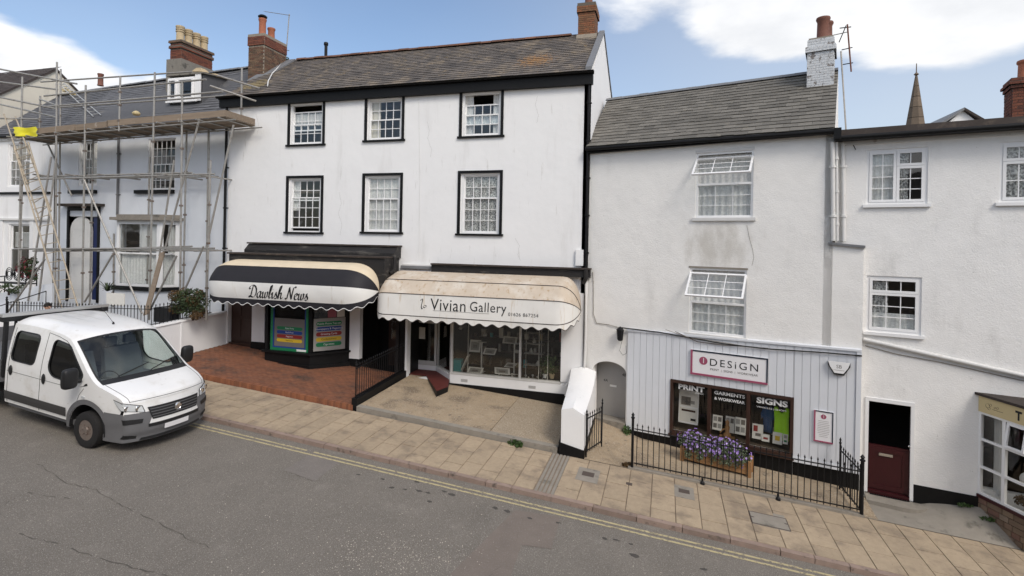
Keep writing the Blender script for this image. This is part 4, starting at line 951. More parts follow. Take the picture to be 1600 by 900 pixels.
# splayed side light and recessed door
yd = .95; su0 = FA.at(690, 550, .6)[0] - .12; d0, d1 = FA.at(638, 540, yd)[0], FA.at(683, 540, yd)[0]
so_ = FA.u2w(d1, yd, 0); sa = math.degrees(math.atan2(-yd + .02, wu0 - .06 - d1)); FS = Frame(so_.x, so_.y, -sa); LS = math.hypot(yd - .02, wu0 - .06 - d1)
dz = FA.at(660, 570, yd)[1]
bxm(0, LS, -.03, .09, -.6, dz - .003).build('side_riser', M['white'], gal, FS.M); ring(MB(), .02, LS - .02, dz, 3.3, .06, 0, .06).build('side_light_frame', M['alupaint'], gal, FS.M)
bxm(.07, LS - .07, .025, .031, dz + .05, 3.25).build('window_pane', M['glassdim'], gal, FS.M)
bxm(d0 - .1, d1, yd, yd + .1, -.6, dz - .003).build('door_riser', M['white'], gal, FA.M)
dor = ring(MB(), d0, d1 - .02, dz, 2.95, .09, yd, yd + .06, .16).build('door', M['alupaint'], gal, FA.M)
bxm(d0 + .08, d1 - .1, yd + .03, yd + .036, dz + .15, 2.88).build('door_glass', M['glassdim'], dor, FA.M)
bxm(d0 + .05, d1 - .07, yd - .01, yd + .02, dz + 1.55, dz + 1.70).build('push_bar', M['alupaint'], dor, FA.M)
bxm(d0 + .42, d0 + .66, yd + .02, yd + .027, dz + .95, dz + 1.38).build('notice', M['paper'], dor, FA.M)
bxm(d0 - .1, d1 + .05, yd - .02, yd + .1, 2.96, 3.4).build('door_head', M['alupaint'], gal, FA.M)
bxm(guL - .02, d0, .26, yd + .1, -.5, 3.35).build('recess_wall', M['black'], gal, FA.M)
# red tiled step
zst = dz - .17
def on_z(px, py, z): v = ray(px, py); q = ORG + v * ((z - CAM_H) / v.z); return (q.x + 16.6, q.y - 17)
stp = [on_z(px, py, zst) for px, py in ((626, 583), (666, 586), (682, 610), (700, 603))]; print('step', stp, 'door', d0, d1, yd, 'dz', dz)
poly = [(guL - .02, yd), (guL - .02, stp[0][1]), stp[1], stp[2], stp[3], (wu0 - .06, -.05), (d1, yd - .02)]
MB().slab([(x, y) for x, y in poly], -.6, zst - .03).build('step_base', M['black'], gal, FA.M); MB().slab([(x, y) for x, y in poly], zst - .028, zst).build('step_tiles', M['redtile'], gal, FA.M)
# gallery awning
Yg = -.20; zp = FA.at(905, 486, Yg)[1]; zt2 = FA.at(750, 427, Yg)[1]; au0, au1 = FA.at(603, 470, Yg)[0] + .02, FA.at(908, 470, Yg)[0]
aw = thing('awning', FA.u2w((au0 + au1) / 2, -1, 2.5), 'sun-stained cream awning with swan emblem over the gallery shop', 'awning')
Rg, Rzg = 1.25, zt2 - zp
P, rr = awning(aw, FA, au0, au1, Yg, zp, Rg, Rzg, [(-16, 22, M['aw_drip'], 'front_band'), (22, 50, M['aw_tan'], 'middle_band'), (50, 90, M['aw_tan'], 'top_band')], .62, 2.3, puff=.12, pipes=(-16, 22, 50), val=.15, valm=M['aw_drip'], edge=M['piping'], pitch=.42, amp=.045)
Yt = Yg - 1.2
for wd_, p0, p1 in (('Vivian', 672, 727), ('Gallery', 734, 791)):
    ua, ub = FA.at(p0, 481, Yt)[0], FA.at(p1, 486, Yt)[0]
    t = text_mb(wd_, .46, thin=-.001, space=1.05); xs_ = [p.x for p in t.v]; sc_ = (ub - ua) / (max(xs_) - min(xs_)); m0 = (max(xs_) + min(xs_)) / 2
    t.v = [V(((p.x - m0) * sc_, p.y * sc_ * 1.12, 0)) for p in t.v]; wrap(t, P, (ua + ub) / 2, 5, Rzg).build('lettering', M['ink'], aw, FA.M, fix=False)
ua, ub = FA.at(794, 494, Yt)[0], FA.at(841, 496, Yt)[0]
t = text_mb('01626 867254', .2, space=1.1); xs_ = [p.x for p in t.v]; sc_ = (ub - ua) / (max(xs_) - min(xs_)); t.v = [V((p.x * sc_, p.y * sc_, 0)) for p in t.v]
wrap(t, P, (ua + ub) / 2, -3.5, Rzg).build('lettering', M['ink'], aw, FA.M, fix=False)
mb = MB(); sw = FA.at(660, 481, Yt)[0]
mb.sweep([p * .42 for p in bez((-.18, .32), (-.1, .62), (.1, .5), (.02, .2), (-.22, -.1), (-.12, -.32), (.02, -.3), n=16)], V((.014, .010, 0)))
mb.sweep([p * .42 for p in bez((.10, -.05), (.25, .05), (.38, -.02), (.34, -.22), (.2, -.3), (.05, -.12), n=12)], V((.008, .008, 0)))
wrap(mb, P, sw, 4, Rzg).build('swan_emblem', M['ink'], aw, FA.M, fix=False)
mb = MB(); mb.box(FA.at(676, 490, Yt)[0] - (sw), FA.at(765, 490, Yt)[0] - sw, -.006, .006, 0, 0); mb = MB().sweep([V((x_ * .1, -.0, 0)) for x_ in range(0, int((FA.at(772, 490, Yt)[0] - FA.at(676, 490, Yt)[0]) * 10))], V((0, .006, 0)))
wrap(mb, P, FA.at(676, 490, Yt)[0], -4.5, Rzg).build('underline', M['greyl'], aw, FA.M, fix=False)

# gallery window display
def item(name, mb, mm, label, cat, F=FA, **k): return mb.build(name, M[mm] if isinstance(mm, str) else mm, None, F.M, label=label, cat=cat, **k)
bxm(wu0 + .05, guR - .02, .14, 1.6, zg - .1, zg + .02).build('display_shelf', M['darkroom'], gal, FA.M)
def tilted(px0, py0, px1, py1, y, lean):        # a board or frame leaning back in the window
    u0, u1, z0, z1 = FA.rect(px0, py0, px1, py1, y); return [(u0, y, z0), (u1, y, z0), (u1, y + .015, z0), (u0, y + .015, z0), (u0 + lean, y + .12, z1), (u1 + lean, y + .12, z1), (u1 + lean, y + .135, z1), (u0 + lean, y + .135, z1)]
def framed(box, y, lean, label, cat='picture', mm='paper'):
    h = tilted(*box, y, lean); r = thing('picture', FA.M @ V(h[0]), label, cat); MB().hexa(h).build('mount', M[mm], r, FA.M)
    def sub(s0, s1, t0, t1, m_, nm):
        def q(s, t): a = V(h[0]).lerp(V(h[1]), s); b = V(h[4]).lerp(V(h[5]), s); return a.lerp(b, t) + V((0, -.004, 0))
        MB().add([q(s0, t0), q(s1, t0), q(s1, t1), q(s0, t1)], [(0, 1, 2, 3)]).build(nm, M[m_], r, FA.M, fix=False)
    sub(.12, .88, .15, .85, 'greyl', 'print'); sub(.3, .7, .3, .6, 'greyp', 'print_detail'); return r
framed((733, 532, 750, 550), .55, 0, 'picture on a small easel in the left of the gallery window')
framed((729, 575, 752, 583), .20, .05, 'pale card lying low in gallery window beside the teal box')
framed((773, 576, 797, 585), .20, -.05, 'pale card lying low in the middle of the gallery window')
framed((785, 527, 807, 537), .5, .0, 'white card tilted on a stand right of the window centre')
framed((754, 545, 773, 554), .5, .05, 'grey card on a low stand at the middle of gallery window')
framed((787, 568, 803, 574), .6, .1, 'small tilted card behind the low cards in gallery window')
for (px, p0, p1, lb) in ((752, 535, 570, 'thin white display post left of gallery window centre'), (803, 537, 575, 'thin white display post right of the gallery window centre')):
    u, z0 = FA.at(px, p1, .52); _, z1 = FA.at(px, p0, .52); r = thing('display_stand', FA.u2w(u, .52, z0), lb, 'stand')
    bxm(u - .02, u + .02, .52, .56, zg + .02, z1).build('post', M['white_old'], r, FA.M); bxm(u - .12, u + .12, .48, .62, zg + .02, zg + .04).build('foot', M['white_old'], r, FA.M); bxm(u - .16, u + .16, .46, .6, z1, z1 + .02).build('shelf', M['alupaint'], r, FA.M)
u0, u1, z0, z1 = FA.rect(708, 562, 720, 582, .25)
r = thing('card_rack', FA.u2w(u0, .25, z0), 'teal open card box leaning at the left end of gallery window', 'box')
bxm(u0, u1, .25, .5, zg + .02, z1).build('box', M['teal'], r, FA.M); MB().hexa([(u1, .25, z0 + .1), (u1 + .02, .25, z0 + .1), (u1 + .02, .5, z0 + .1), (u1, .5, z0 + .1), (u1 + .22, .25, z1 + .16), (u1 + .25, .25, z1 + .16), (u1 + .25, .5, z1 + .16), (u1 + .22, .5, z1 + .16)]).build('flap', M['paper'], r, FA.M)
for (px, py, y, lb) in ((835, 533, .6, 'small glass ornament on the upper right display shelf'), (830, 548, .6, 'small silver ornament on the middle right display shelf'), (758, 523, .7, 'small ornament on the shelf behind the window centre'), (766, 560, .5, 'round dark pot standing low in the gallery window'), (840, 568, .5, 'small ornament low beside the window plants'), (720, 512, .7, 'pale conical lampshade ornament at top left of gallery window')):
    u, z = FA.at(px, py, y); s = .07
    MB().lathe([(s * .6, -s), (s * 1.1, -s * .4), (s * .7, s * .5), (s * .3, s * .9), (s * .45, s * 1.3), (.005, s * 1.35)], (u, y, z), 'z', 10).build('ornament', M['alu'] if px != 766 else M['iron'], None, FA.M, smooth=True, label=lb, cat='ornament')
for i in range(22):                             # small silver and glass pieces set out along the window bottom
    u = wu0 + .25 + (guR - wu0 - .5) * i / 22 + RN.uniform(-.05, .05); y = RN.uniform(.2, .5); k_ = RN.uniform(.025, .05)
    MB().lathe([(k_ * .9, 0), (k_ * .5, k_ * .4), (k_ * 1.1, k_ * 1.6), (k_ * .8, k_ * 2.2), (.004, k_ * 2.3)], (u, y, zg + .02), 'z', 8).build('trinket', M[RN.choice(['alu', 'paper', 'iron', 'alu', 'chrome'])], None, FA.M, smooth=True, label='tiny silver or dark trinket set out along the gallery window bottom', cat='ornament', group='trinkets along the gallery window bottom')
r = thing('display_shelves', FA.u2w(FA.at(832, 540, .6)[0], .6, zg), 'glass display shelves with thin uprights right of gallery window centre', 'shelves')
for px in (822, 846): u = FA.at(px, 540, .6)[0]; bxm(u - .01, u + .01, .6, .62, zg + .02, 3.2).build('upright', M['alupaint'], r, FA.M)
for py in (520, 537, 552, 570): z = FA.at(832, py, .6)[1]; bxm(FA.at(820, 540, .6)[0], FA.at(850, 540, .6)[0], .5, .75, z - .01, z).build('shelf', M['alupaint'], r, FA.M)
for (px, py, s, lb, pm_) in ((851, 583, .075, 'white flower pot with leafy plant in gallery window corner', 'white'), (862, 580, .10, 'buff flower pot with bushy plant at gallery window right end', 'buff')):
    u, z = FA.at(px, py, .25); z = zg + .08; r = thing('potted_plant', FA.u2w(u, .25, z), lb, 'plant')
    MB().lathe([(s * .7, 0), (s, s * 1.5), (s * 1.1, s * 1.5), (s * .9, s * 1.7), (.01, s * 1.6)], (u, .28, z), 'z', 12).build('pot', M[pm_], r, FA.M, smooth=35)
    mb = MB(); leaves(mb, (u, .32, z + .42), .22, .18, .33, 130, .075); mb.build('leaves', M['leaf'], r, FA.M, fix=False)
# clutter in the depth of the shop: dark shelving with stock
r = thing('stock_shelving', FA.u2w(10.4, 1.2, 0), 'dark shelving with mixed stock deep inside the gallery window', 'shelving')
for i in range(5):
    z = zg + .15 + i * .5; bxm(wu0 + .3, guR - .1, 1.05, 1.4, z - .015, z).build('shelf', M['brownwood'], r, FA.M)
    for j in range(13):
        u = wu0 + .35 + j * .31 + RN.uniform(0, .12); h = RN.uniform(.1, .36); ww = RN.uniform(.05, .2)
        bxm(u, u + ww, 1.1, 1.2, z, z + h).build('stock', M[RN.choice(['paper', 'greyl', 'greyp', 'redp', 'teal', 'buff', 'greyp', 'alupaint', 'brownwood'])], r, FA.M)

# ------------------------------------------------------------------ forecourts in front of building A
XD = -8.72                                      # boundary railing between the two forecourts
fcz = lambda x, y: -.57 + SLOPE * x + .10 * (y - 13.75) / 3.25
fore = thing('brick_forecourt', (-12.6, 15.3, fcz(-12.6, 15)), 'red brick paved forecourt with stepped front edge before the newsagent', 'forecourt')
x0f = -16.5
MB().hexa([(x0f, 13.78, -.6), (XD - .1, 13.78, -1), (XD - .1, 17.2, -1), (x0f, 17.2, -.6), (x0f, 13.78, fcz(x0f, 13.75) - .012), (XD - .1, 13.78, fcz(XD, 13.75) - .012), (XD - .1, 17.2, fcz(XD, 17.2) - .012), (x0f, 17.2, fcz(x0f, 17.2) - .012)]).build('bed', M['mortar_dark'], fore)
bl, bw = .215, .1025; bm = MB().hexa([(.004, .004, -.05), (bl - .004, .004, -.05), (bl - .004, bw - .004, -.05), (.004, bw - .004, -.05), (.008, .008, 0), (bl - .008, .008, 0), (bl - .008, bw - .008, 0), (.008, bw - .008, 0)]).mesh('paving_brick', M['brickpave'])
items = []; row = 0; y = 13.87
while y < 17.1:
    x = x0f - (.11 if row % 2 else 0)
    while x < XD - .12 - bl * .5:
        if x > x0f - .02 and not (-13.5 < x < -12.0 and y > 16.05): items.append((x, y))
        x += bl
    y += bw; row += 1
rot = Matrix.Rotation(math.atan(-SLOPE), 4, 'Y') @ Matrix.Rotation(math.atan(.10 / 3.25), 4, 'X')
items.sort(key=lambda p: p[0] ** 2 + p[1] ** 2); rest = MB()
for i, (x, y) in enumerate(items):
    Mx = Matrix.Translation((x, y, fcz(x, y) + RN.uniform(-.003, .004))) @ rot @ Matrix.Rotation(RN.gauss(0, .008), 4, 'Z')
    if i < 250: place(bm, 'paving_brick', fore, Mx)
    else: rest.add([Mx @ v.co for v in bm.vertices], [tuple(q.vertices) for q in bm.polygons])
rest.build('paving_brick_field', M['brickpave'], fore, kind='stuff')
eb = MB().hexa([(.003, 0, -.165), (.068, 0, -.165), (.068, .105, -.165), (.003, .105, -.165), (.004, .006, 0), (.067, .006, 0), (.067, .105, 0), (.004, .105, 0)]).mesh('edge_brick', M['brickedge'])
x = x0f
while x < XD - .1:
    place(eb, 'edge_brick', fore, Matrix.Translation((x, 13.755 + RN.uniform(-.003, .003), fcz(x, 13.75) + RN.uniform(-.004, .003)))); x += .073
# concrete forecourt of the gallery
x0c, x1c = XD + .1, -2.62
fc2 = lambda x, y: -.575 + SLOPE * x + .12 * (y - 13.75) / 3.2
fc = thing('concrete_forecourt', (-5.6, 15.3, fc2(-5.6, 15)), 'worn buff concrete forecourt with raised front edge before the gallery', 'forecourt')
def slabq(nm, m_, xa, xb, ya, yb, dz=0, depth=.6):
    MB().hexa([(xa, ya, fc2(xb, ya) - depth), (xb, ya, fc2(xb, ya) - depth), (xb, yb, fc2(xb, ya) - depth), (xa, yb, fc2(xb, ya) - depth), (xa, ya, fc2(xa, ya) + dz), (xb, ya, fc2(xb, ya) + dz), (xb, yb, fc2(xb, yb) + dz), (xa, yb, fc2(xa, yb) + dz)]).build(nm, m_, fc)
slabq('surface', M['concrete'], x0c, -4.55, 13.93, 17.4); slabq('surface', M['pebbled'], -4.53, x1c, 13.93, 17.4)
slabq('front_edge', M['concrete_grey'], x0c, -6.1, 13.74, 13.925, .006); slabq('front_edge', M['concrete_grey'], -6.095, x1c, 13.735, 13.925, .004)
mb = MB(); w_ = on_ground(808, 692, -.7); leaves(mb, (w_.x, 13.66, ground(w_.x) + .2), .22, .07, .10, 120, .05); leaves(mb, (w_.x + .1, 13.6, ground(w_.x) + .17), .1, .08, .06, 50, .05)
mb.build('weed', M['leaf'], None, label='green weed growing from the gallery forecourt front edge', cat='weed')
# railing between the forecourts, on a black kerb
dv = thing('railing', (XD, 15.3, fcz(XD, 15)), 'black iron railing on black kerb dividing brick and concrete forecourts', 'railing')
za, zb = fcz(XD, 13.8), fcz(XD, 17)
MB().hexa([(XD - .09, 13.78, za - .4), (XD + .09, 13.78, za - .4), (XD + .02, 17.1, zb - .4), (XD - .16, 17.1, zb - .4), (XD - .09, 13.78, za + .2), (XD + .09, 13.78, za + .2), (XD + .02, 17.1, zb + .2), (XD - .16, 17.1, zb + .2)]).build('kerb', M['black'], dv)
railing(dv, [(XD, 13.85, za + .16), (XD - .07, 17.0, zb + .16)], 1.0, M['iron'], gap=.13, r=.010, post=[((XD, 13.84, za + .16), 1.0, .016)])

# ================================================================== building B: the weathered white house with the clad shop
FB = Frame(-2.34, 17.0, 16.0)
B = thing('cottage_building', FB.u2w(3.5, 3, -.6), 'weathered white rendered house with grey slate roof above the clad print shop', 'building')
BU1 = FB.at(1303, 300)[0]; BU2 = FB.at(1348.5, 470)[0]
BZ = FB.at(1110, 226)[1]                         # underside of eaves board
ledge = FB.at(1325, 381)[1]
W1 = FB.rect(1087, 237, 1177, 340); W2 = FB.rect(1077, 420, 1166, 524)
ar = FB.rect(926, 565, 978, 655); arz = ar[3]
sw_ = FB.rect(1049, 605, 1238, 692); sw_ = (FB.at(1048, 630)[0], FB.at(1240, 660)[0], FB.at(1142, 690)[1] - .03, FB.at(1142, 606)[1])
mb = MB(); hB = [W1, W2, (ar[0], ar[1], -1.5, arz), (sw_[0] + .02, sw_[1] - .02, sw_[2] - .02, sw_[3] + .02)]
holed(mb, -.05, BU1, -1.6, BZ + .3, hB, 0, .22)
# arch spandrels over the passage
for sgn in (0, 1):
    pts = [(ar[1] if sgn else ar[0], arz)]; cx = (ar[0] + ar[1]) / 2; hw = (ar[1] - ar[0]) / 2
    for k in range(9):
        q = math.pi / 2 * k / 8; pts.append((cx + (1 if sgn else -1) * hw * math.cos(q), arz - .30 + .30 * math.sin(q)))
    mb.prism([(a_ + (0 if 0 else 0), b_) for a_, b_ in ([pts[0]] + pts[1:])], .003, .2)
mb.build('wall', M['renderB'], B, FB.M)
MB().poly([(BU1, .002, -1.6), (BU2, .002, -1.6), (BU2, .002, ledge - .06), (BU1, .002, ledge)], (0, .5, 0)).build('side_wing', M['renderB'], B, FB.M)
a = FB.at(1294, 380)[0]; b = FB.at(1352, 383)[0]
MB().hexa([(a, -.07, ledge - .02), (b, -.07, ledge - .10), (b, .5, ledge - .10), (a, .5, ledge - .02), (a, -.07, ledge + .03), (b, -.07, ledge - .04), (b, .5, ledge - .02), (a, .5, ledge + .05)]).build('ledge', M['lead'], B, FB.M)
eb_z = FB.at(1110, 211)[1]
EBY = -.22; eL, eR = FB.at(929, 227, EBY), FB.at(1302, 199, EBY); RBY = 3.1; rL, rR = FB.at(948, 157, RBY), FB.at(1258, 116, RBY)
ezB = (eL[1] + eR[1]) / 2
rs = (rR[1] - rL[1]) / (rR[0] - rL[0]); rz = lambda u: rL[1] + rs * (u - rL[0])
print('B eave', eL, eR, 'ridge', rL, rR, 'BU1', BU1, BU2, 'BZ', BZ, 'ledge', ledge, 'sw', sw_, 'ar', ar)
MB().poly([(BU1, 0, -1.6), (BU1, 7, -1.6), (BU1, 7, BZ + .3), (BU1, RBY, rz(BU1) - .05), (BU1, 0, ezB - .05)], (-.2, 0, 0)).build('gable_wall', M['renderB'], B, FB.M)
bxm(-.1, BU1 - .25, 6.8, 7, -1.6, BZ).build('back_wall', M['renderB'], B, FB.M)
bxm(.0, BU1 - .22, .3, 6.7, 1.95, 2.1).build('upper_floor', M['floorboard'], B, FB.M); bxm(.0, BU1 - .22, .3, 6.7, 4.9, 5.05).build('upper_floor', M['floorboard'], B, FB.M)
bxm(.0, BU2 - .02, .55, 6.7, -1.5, -1.0).build('shop_floor', M['floorboard'], B, FB.M)
bxm(.0, BU1 - .22, 2.0, 2.1, 2.12, 4.88).build('room_wall', M['greyp'], B, FB.M); bxm(.0, BU1 - .22, 2.0, 2.1, 5.07, BZ).build('room_wall', M['greyp'], B, FB.M)
bxm(.0, ar[0] - .04, .23, 2.0, -1.5, 1.9).build('passage_wall', M['renderB'], B, FB.M); bxm(ar[1] + .02, ar[1] + .12, .22, 2.2, -1.5, 1.9).build('passage_wall', M['renderB'], B, FB.M)
bxm(ar[0] - .03, ar[1] + .01, .22, 1.7, arz + .03, arz + .12).build('passage_ceiling', M['renderB'], B, FB.M)
MB().poly([(-.08, EBY, ezB - .04), (-.08, RBY, rz(0) - .04), (-.08, 7.2, BZ)], (.01, 0, 0)) if False else None
rf = MB().hexa([(-.06, EBY, eL[1] - .06), (BU1, EBY, eR[1] - .06), (BU1, RBY, rz(BU1) - .08), (rL[0], RBY, rz(rL[0]) - .08), (-.06, EBY, eL[1] - .03), (BU1, EBY, eR[1] - .03), (BU1, RBY, rz(BU1) - .04), (rL[0], RBY, rz(rL[0]) - .04)])
rf.hexa([(rL[0], RBY, rz(rL[0]) - .08), (BU1, RBY, rz(BU1) - .08), (BU1, 7.2, BZ), (-.06, 7.2, BZ), (rL[0], RBY, rz(rL[0]) - .04), (BU1, RBY, rz(BU1) - .04), (BU1, 7.2, BZ + .05), (-.06, 7.2, BZ + .05)])
rf = rf.build('roof', M['slateB'], B, FB.M)
prop_slates(rf, FB, (-.06, EBY, eL[1] - .03), (BU1, EBY, eR[1] - .03), (rL[0], RBY, rz(rL[0]) - .04), (BU1, RBY, rz(BU1) - .04), M['slateB'], .345, .235, thick=.012, jit=.02)
MB().hexa([(rL[0], RBY - .12, rz(rL[0]) - .03), (BU1, RBY - .12, rz(BU1) - .03), (BU1, RBY + .1, rz(BU1) - .03), (rL[0], RBY + .1, rz(rL[0]) - .03), (rL[0], RBY - .05, rz(rL[0]) + .06), (BU1, RBY - .05, rz(BU1) + .06), (BU1, RBY + .05, rz(BU1) + .06), (rL[0], RBY + .05, rz(rL[0]) + .06)]).build('ridge_capping', M['lead'], rf, FB.M)
MB().hexa([(-.05, -.13, BZ), (BU1 + .03, -.13, BZ + .02), (BU1 + .03, 0, BZ + .02), (-.05, 0, BZ), (-.05, -.13, eL[1] - .06), (BU1 + .03, -.13, eR[1] - .06), (BU1 + .03, 0, eR[1] - .06), (-.05, 0, eL[1] - .06)]).build('fascia', M['black'], B, FB.M)
mb = MB(); mb.tube([(-.08, EBY - .02, eL[1] - .10), (BU1 + .06, EBY - .02, eR[1] - .10)], .062, 10).build('gutter', M['black'], B, FB.M, smooth=50)
bxm(BU1 - .02, BU1 + .14, -.30, .02, eR[1] - .30, eR[1] - .03).build('eaves_end', M['black'], B, FB.M)
# white chimney
cy0 = 2.15; cu0, cu1 = FB.at(1261, 100, cy0)[0], FB.at(1303, 100, cy0)[0]; z_top = FB.at(1280, 60, cy0)[1]; z_c0, z_c1 = FB.at(1280, 78, cy0)[1], FB.at(1280, 68, cy0)[1]
ch = thing('chimney', FB.u2w((cu0 + cu1) / 2, cy0 + .5, 9.6), 'flaking white painted chimney with two brown pots', 'chimney')
cy1 = cy0 + .95
brick_stack(ch, FB, cu0, cu1, cy0, cy1, 9.2, z_c0 - .05, M['stackwhite'], M['stackwhite'], jt=.006)
brick_stack(ch, FB, cu0 - .05, cu1 + .05, cy0 - .05, cy1 + .05, z_c0 - .04, z_c0 + .12, M['stackwhite'], M['stackwhite'], jt=.006)
brick_stack(ch, FB, cu0 - .0, cu1 + .0, cy0 - .0, cy1, z_c0 + .122, z_top, M['stackwhite'], M['stackwhite'], jt=.006)
bxm(cu0 + .03, cu1 - .03, cy0 + .03, cy1 - .03, z_top, z_top + .05).build('flaunching', M['mortar'], ch, FB.M)
pot(ch, FB, FB.at(1286, 50, cy0 + .3)[0], cy0 + .3, z_top + .03, .165, .66, M['terradark']); pot(ch, FB, FB.at(1291, 50, cy0 + .72)[0], cy0 + .72, z_top + .03, .165, .66, M['terradark'])
aerial('television_aerial', 'old angled television aerial with several arms beside the white chimney', FB, 2.9, [(1322, 205), (1314, 80)], [((1302, 55), (1324, 50))], 3, None)
r = thing('television_aerial', FB.u2w(FB.at(1325, 110, 3)[0], 3, 10.5), 'long vertical dipole aerial right of the white chimney', 'aerial')
def seg(p, q, y, rr_, nm='rod'): a, b = FB.at(*p, y), FB.at(*q, y); MB().tube([(a[0], y, a[1]), (b[0], y, b[1])], rr_, 6).build(nm, M['terradark'] if nm == 'rod' else M['iron'], r, FB.M)
seg((1324, 38), (1330, 112), 3, .022); seg((1311, 66), (1322, 40), 3, .015, 'arm'); seg((1312, 44), (1330, 42), 3, .015, 'arm'); seg((1315, 78), (1332, 74), 3, .014, 'arm'); seg((1316, 101), (1333, 98), 3, .014, 'arm')
# top-hung plastic windows, vents open
def tophung(F, parent, a, b, c, d, vent, gap, swing, y=.05, net='net'):
    """frame; fixed light below, vent above pushed out at its foot"""
    w = ring(MB(), a, b, c, d, .055, y - .02, y + .05).box(a + .055, b - .055, y - .02, y + .05, vent - .03, vent + .03).build('window', M['upvc'], parent, F.M)
    def light(z0, z1, u0, u1, rows, cols, Mx, nm, t=.05):
        s = MB(); ring(s, u0, u1, z0, z1, t, 0, .05)
        for i in range(1, cols): u = u0 + t + (u1 - u0 - 2 * t) * i / cols; s.box(u - .009, u + .009, .012, .03, z0 + t, z1 - t)
        for j in range(1, rows):
            z = z0 + t + (z1 - z0 - 2 * t) * j / rows
            for i in range(cols):
                l = u0 + t + (u1 - u0 - 2 * t) * i / cols + (.009 if i else 0); q = u0 + t + (u1 - u0 - 2 * t) * (i + 1) / cols - (.009 if i < cols - 1 else 0); s.box(l, q, .0125, .0295, z - .009, z + .009)
        s.build(nm, M['upvc'], w, F.M @ Mx)
        for i in range(cols):
            for j in range(rows):
                du, dz_ = (u1 - u0 - 2 * t) / cols, (z1 - z0 - 2 * t) / rows
                MB().quad((u0 + t + du * i, .021, z0 + t + dz_ * j), (u0 + t + du * (i + 1), .021, z0 + t + dz_ * j), (u0 + t + du * (i + 1), .021, z0 + t + dz_ * (j + 1)), (u0 + t + du * i, .021, z0 + t + dz_ * (j + 1))).build('pane', M['glass'], w, F.M @ Mx, fix=False)
    light(c + .055, vent - .03, a + .055, b - .055, 3, 3, Matrix.Translation((0, y, 0)), 'fixed_light', .012)
    hz = d - gap
    light(vent - hz, 0, a + .0, b - .0, 3, 3, Matrix.Translation((0, y - .03, hz)) @ Matrix.Rotation(rad(-swing), 4, 'X'), 'open_vent')
    for u in (a + .06, b - .06):
        MB().tube([(u, y, hz - .25), (u, y - .03 - math.sin(rad(swing)) * .45, hz - math.cos(rad(swing)) * .45)], .008, 5).build('stay', M['alu'], w, F.M)
    if net: curtain(w, F, a + .05, b - .05, c + .05, d - .06, y + .09, M[net], 9, .018)
    return w
a, b, c, d = W1; tophung(FB, B, a, b, c, d, FB.at(1130, 287)[1], .14, 47)
bxm(a - .08, b + .08, -.06, .1, c - .09, c - .002).build('window_sill', M['white_old'], B, FB.M)
bxm(a - .02, b + .02, -.012, .02, d + .002, d + .08).build('window_head', M['white_old'], B, FB.M)
a, b, c, d = W2; tophung(FB, B, a, b, c, d, FB.at(1120, 474)[1], .12, 43)
bxm(a - .1, b + .06, -.07, .1, c - .07, c - .002).build('window_sill', M['white_old'], B, FB.M)
bxm(a - .03, b + .03, -.01, .02, d + .002, d + .05).build('window_head', M['concrete_grey'], B, FB.M)
# crack from window to window
pts = [FB.at(*p) for p in ((1167, 352), (1171, 372), (1176, 390), (1178, 402), (1175, 415))]; mb = MB().tube([(p[0], -.001, p[1]) for p in pts], .006, 4).build('crack', M['concrete_grey'], B, FB.M)
# passage door
yd = .42; du0, dz0 = FB.at(940, 648, yd); du1 = FB.at(977, 648, yd)[0]; dzt = arz + .05; zf = FB.at(958, 650, yd)[1]
dor = bxm(ar[0] - .02, ar[1] + .01, yd, yd + .05, zf, dzt).build('passage_door', M['greydoor'], B, FB.M)
u, z = FB.at(958, 603, yd - .01); ring(MB(), u - .11, u + .11, z - .03, z + .03, .012, yd - .012, yd - .001).box(u - .09, u + .09, yd - .008, yd - .001, z - .02, z + .02).build('letter_plate', M['white_old'], dor, FB.M)
for (px, py, s_) in ((946, 594, '4A'), (975, 586, '4B')):
    u, z = FB.at(px, py, yd - .005); flat_text(s_, .13, u, yd - .006, z, shear=.2).build('door_number', M['ink'], dor, FB.M, fix=False)
# white vertical boarding of the shop
cl0, cl1 = FB.at(981, 580)[0], BU2 - .01; ct0, ct1 = FB.at(985, 517)[1], FB.at(1345, 549)[1]
bott = lambda u: FB.at(1010, 676)[1] + (FB.at(1335, 738)[1] - FB.at(1010, 676)[1]) * (u - cl0) / (cl1 - cl0)
topl = lambda u: ct0 + (ct1 - ct0) * (u - cl0) / (cl1 - cl0)
shop = thing('shopfront', FB.u2w((cl0 + cl1) / 2, -.05, -.6), 'pale boarded shopfront with dark brown three-pane window', 'shopfront')
bwid = .195; u = cl0
def brd(u0, u1, z0, z1, z0b=None, z1b=None):
    g_ = .004; MB().hexa([(u0 + g_, -.055, z0), (u1 - g_, -.055, z0b if z0b is not None else z0), (u1 - g_, -.02, z0b if z0b is not None else z0), (u0 + g_, -.02, z0), (u0 + g_, -.055, z1), (u1 - g_, -.055, z1b if z1b is not None else z1), (u1 - g_, -.02, z1b if z1b is not None else z1), (u0 + g_, -.02, z1)]).build('board', M['board'], shop, FB.M)
while u < cl1 - .03:
    u2 = min(u + bwid, cl1)
    cuts = [q for q in (sw_[0], sw_[1]) if u + .01 < q < u2 - .01]; parts = [u] + cuts + [u2]
    for i in range(len(parts) - 1):
        p, q = parts[i], parts[i + 1]; mid = (p + q) / 2
        if sw_[0] < mid < sw_[1]: brd(p, q, sw_[3] + .01, topl(p), None, topl(q))
        else: brd(p, q, bott(p), topl(p), bott(q), topl(q))
    u = u2
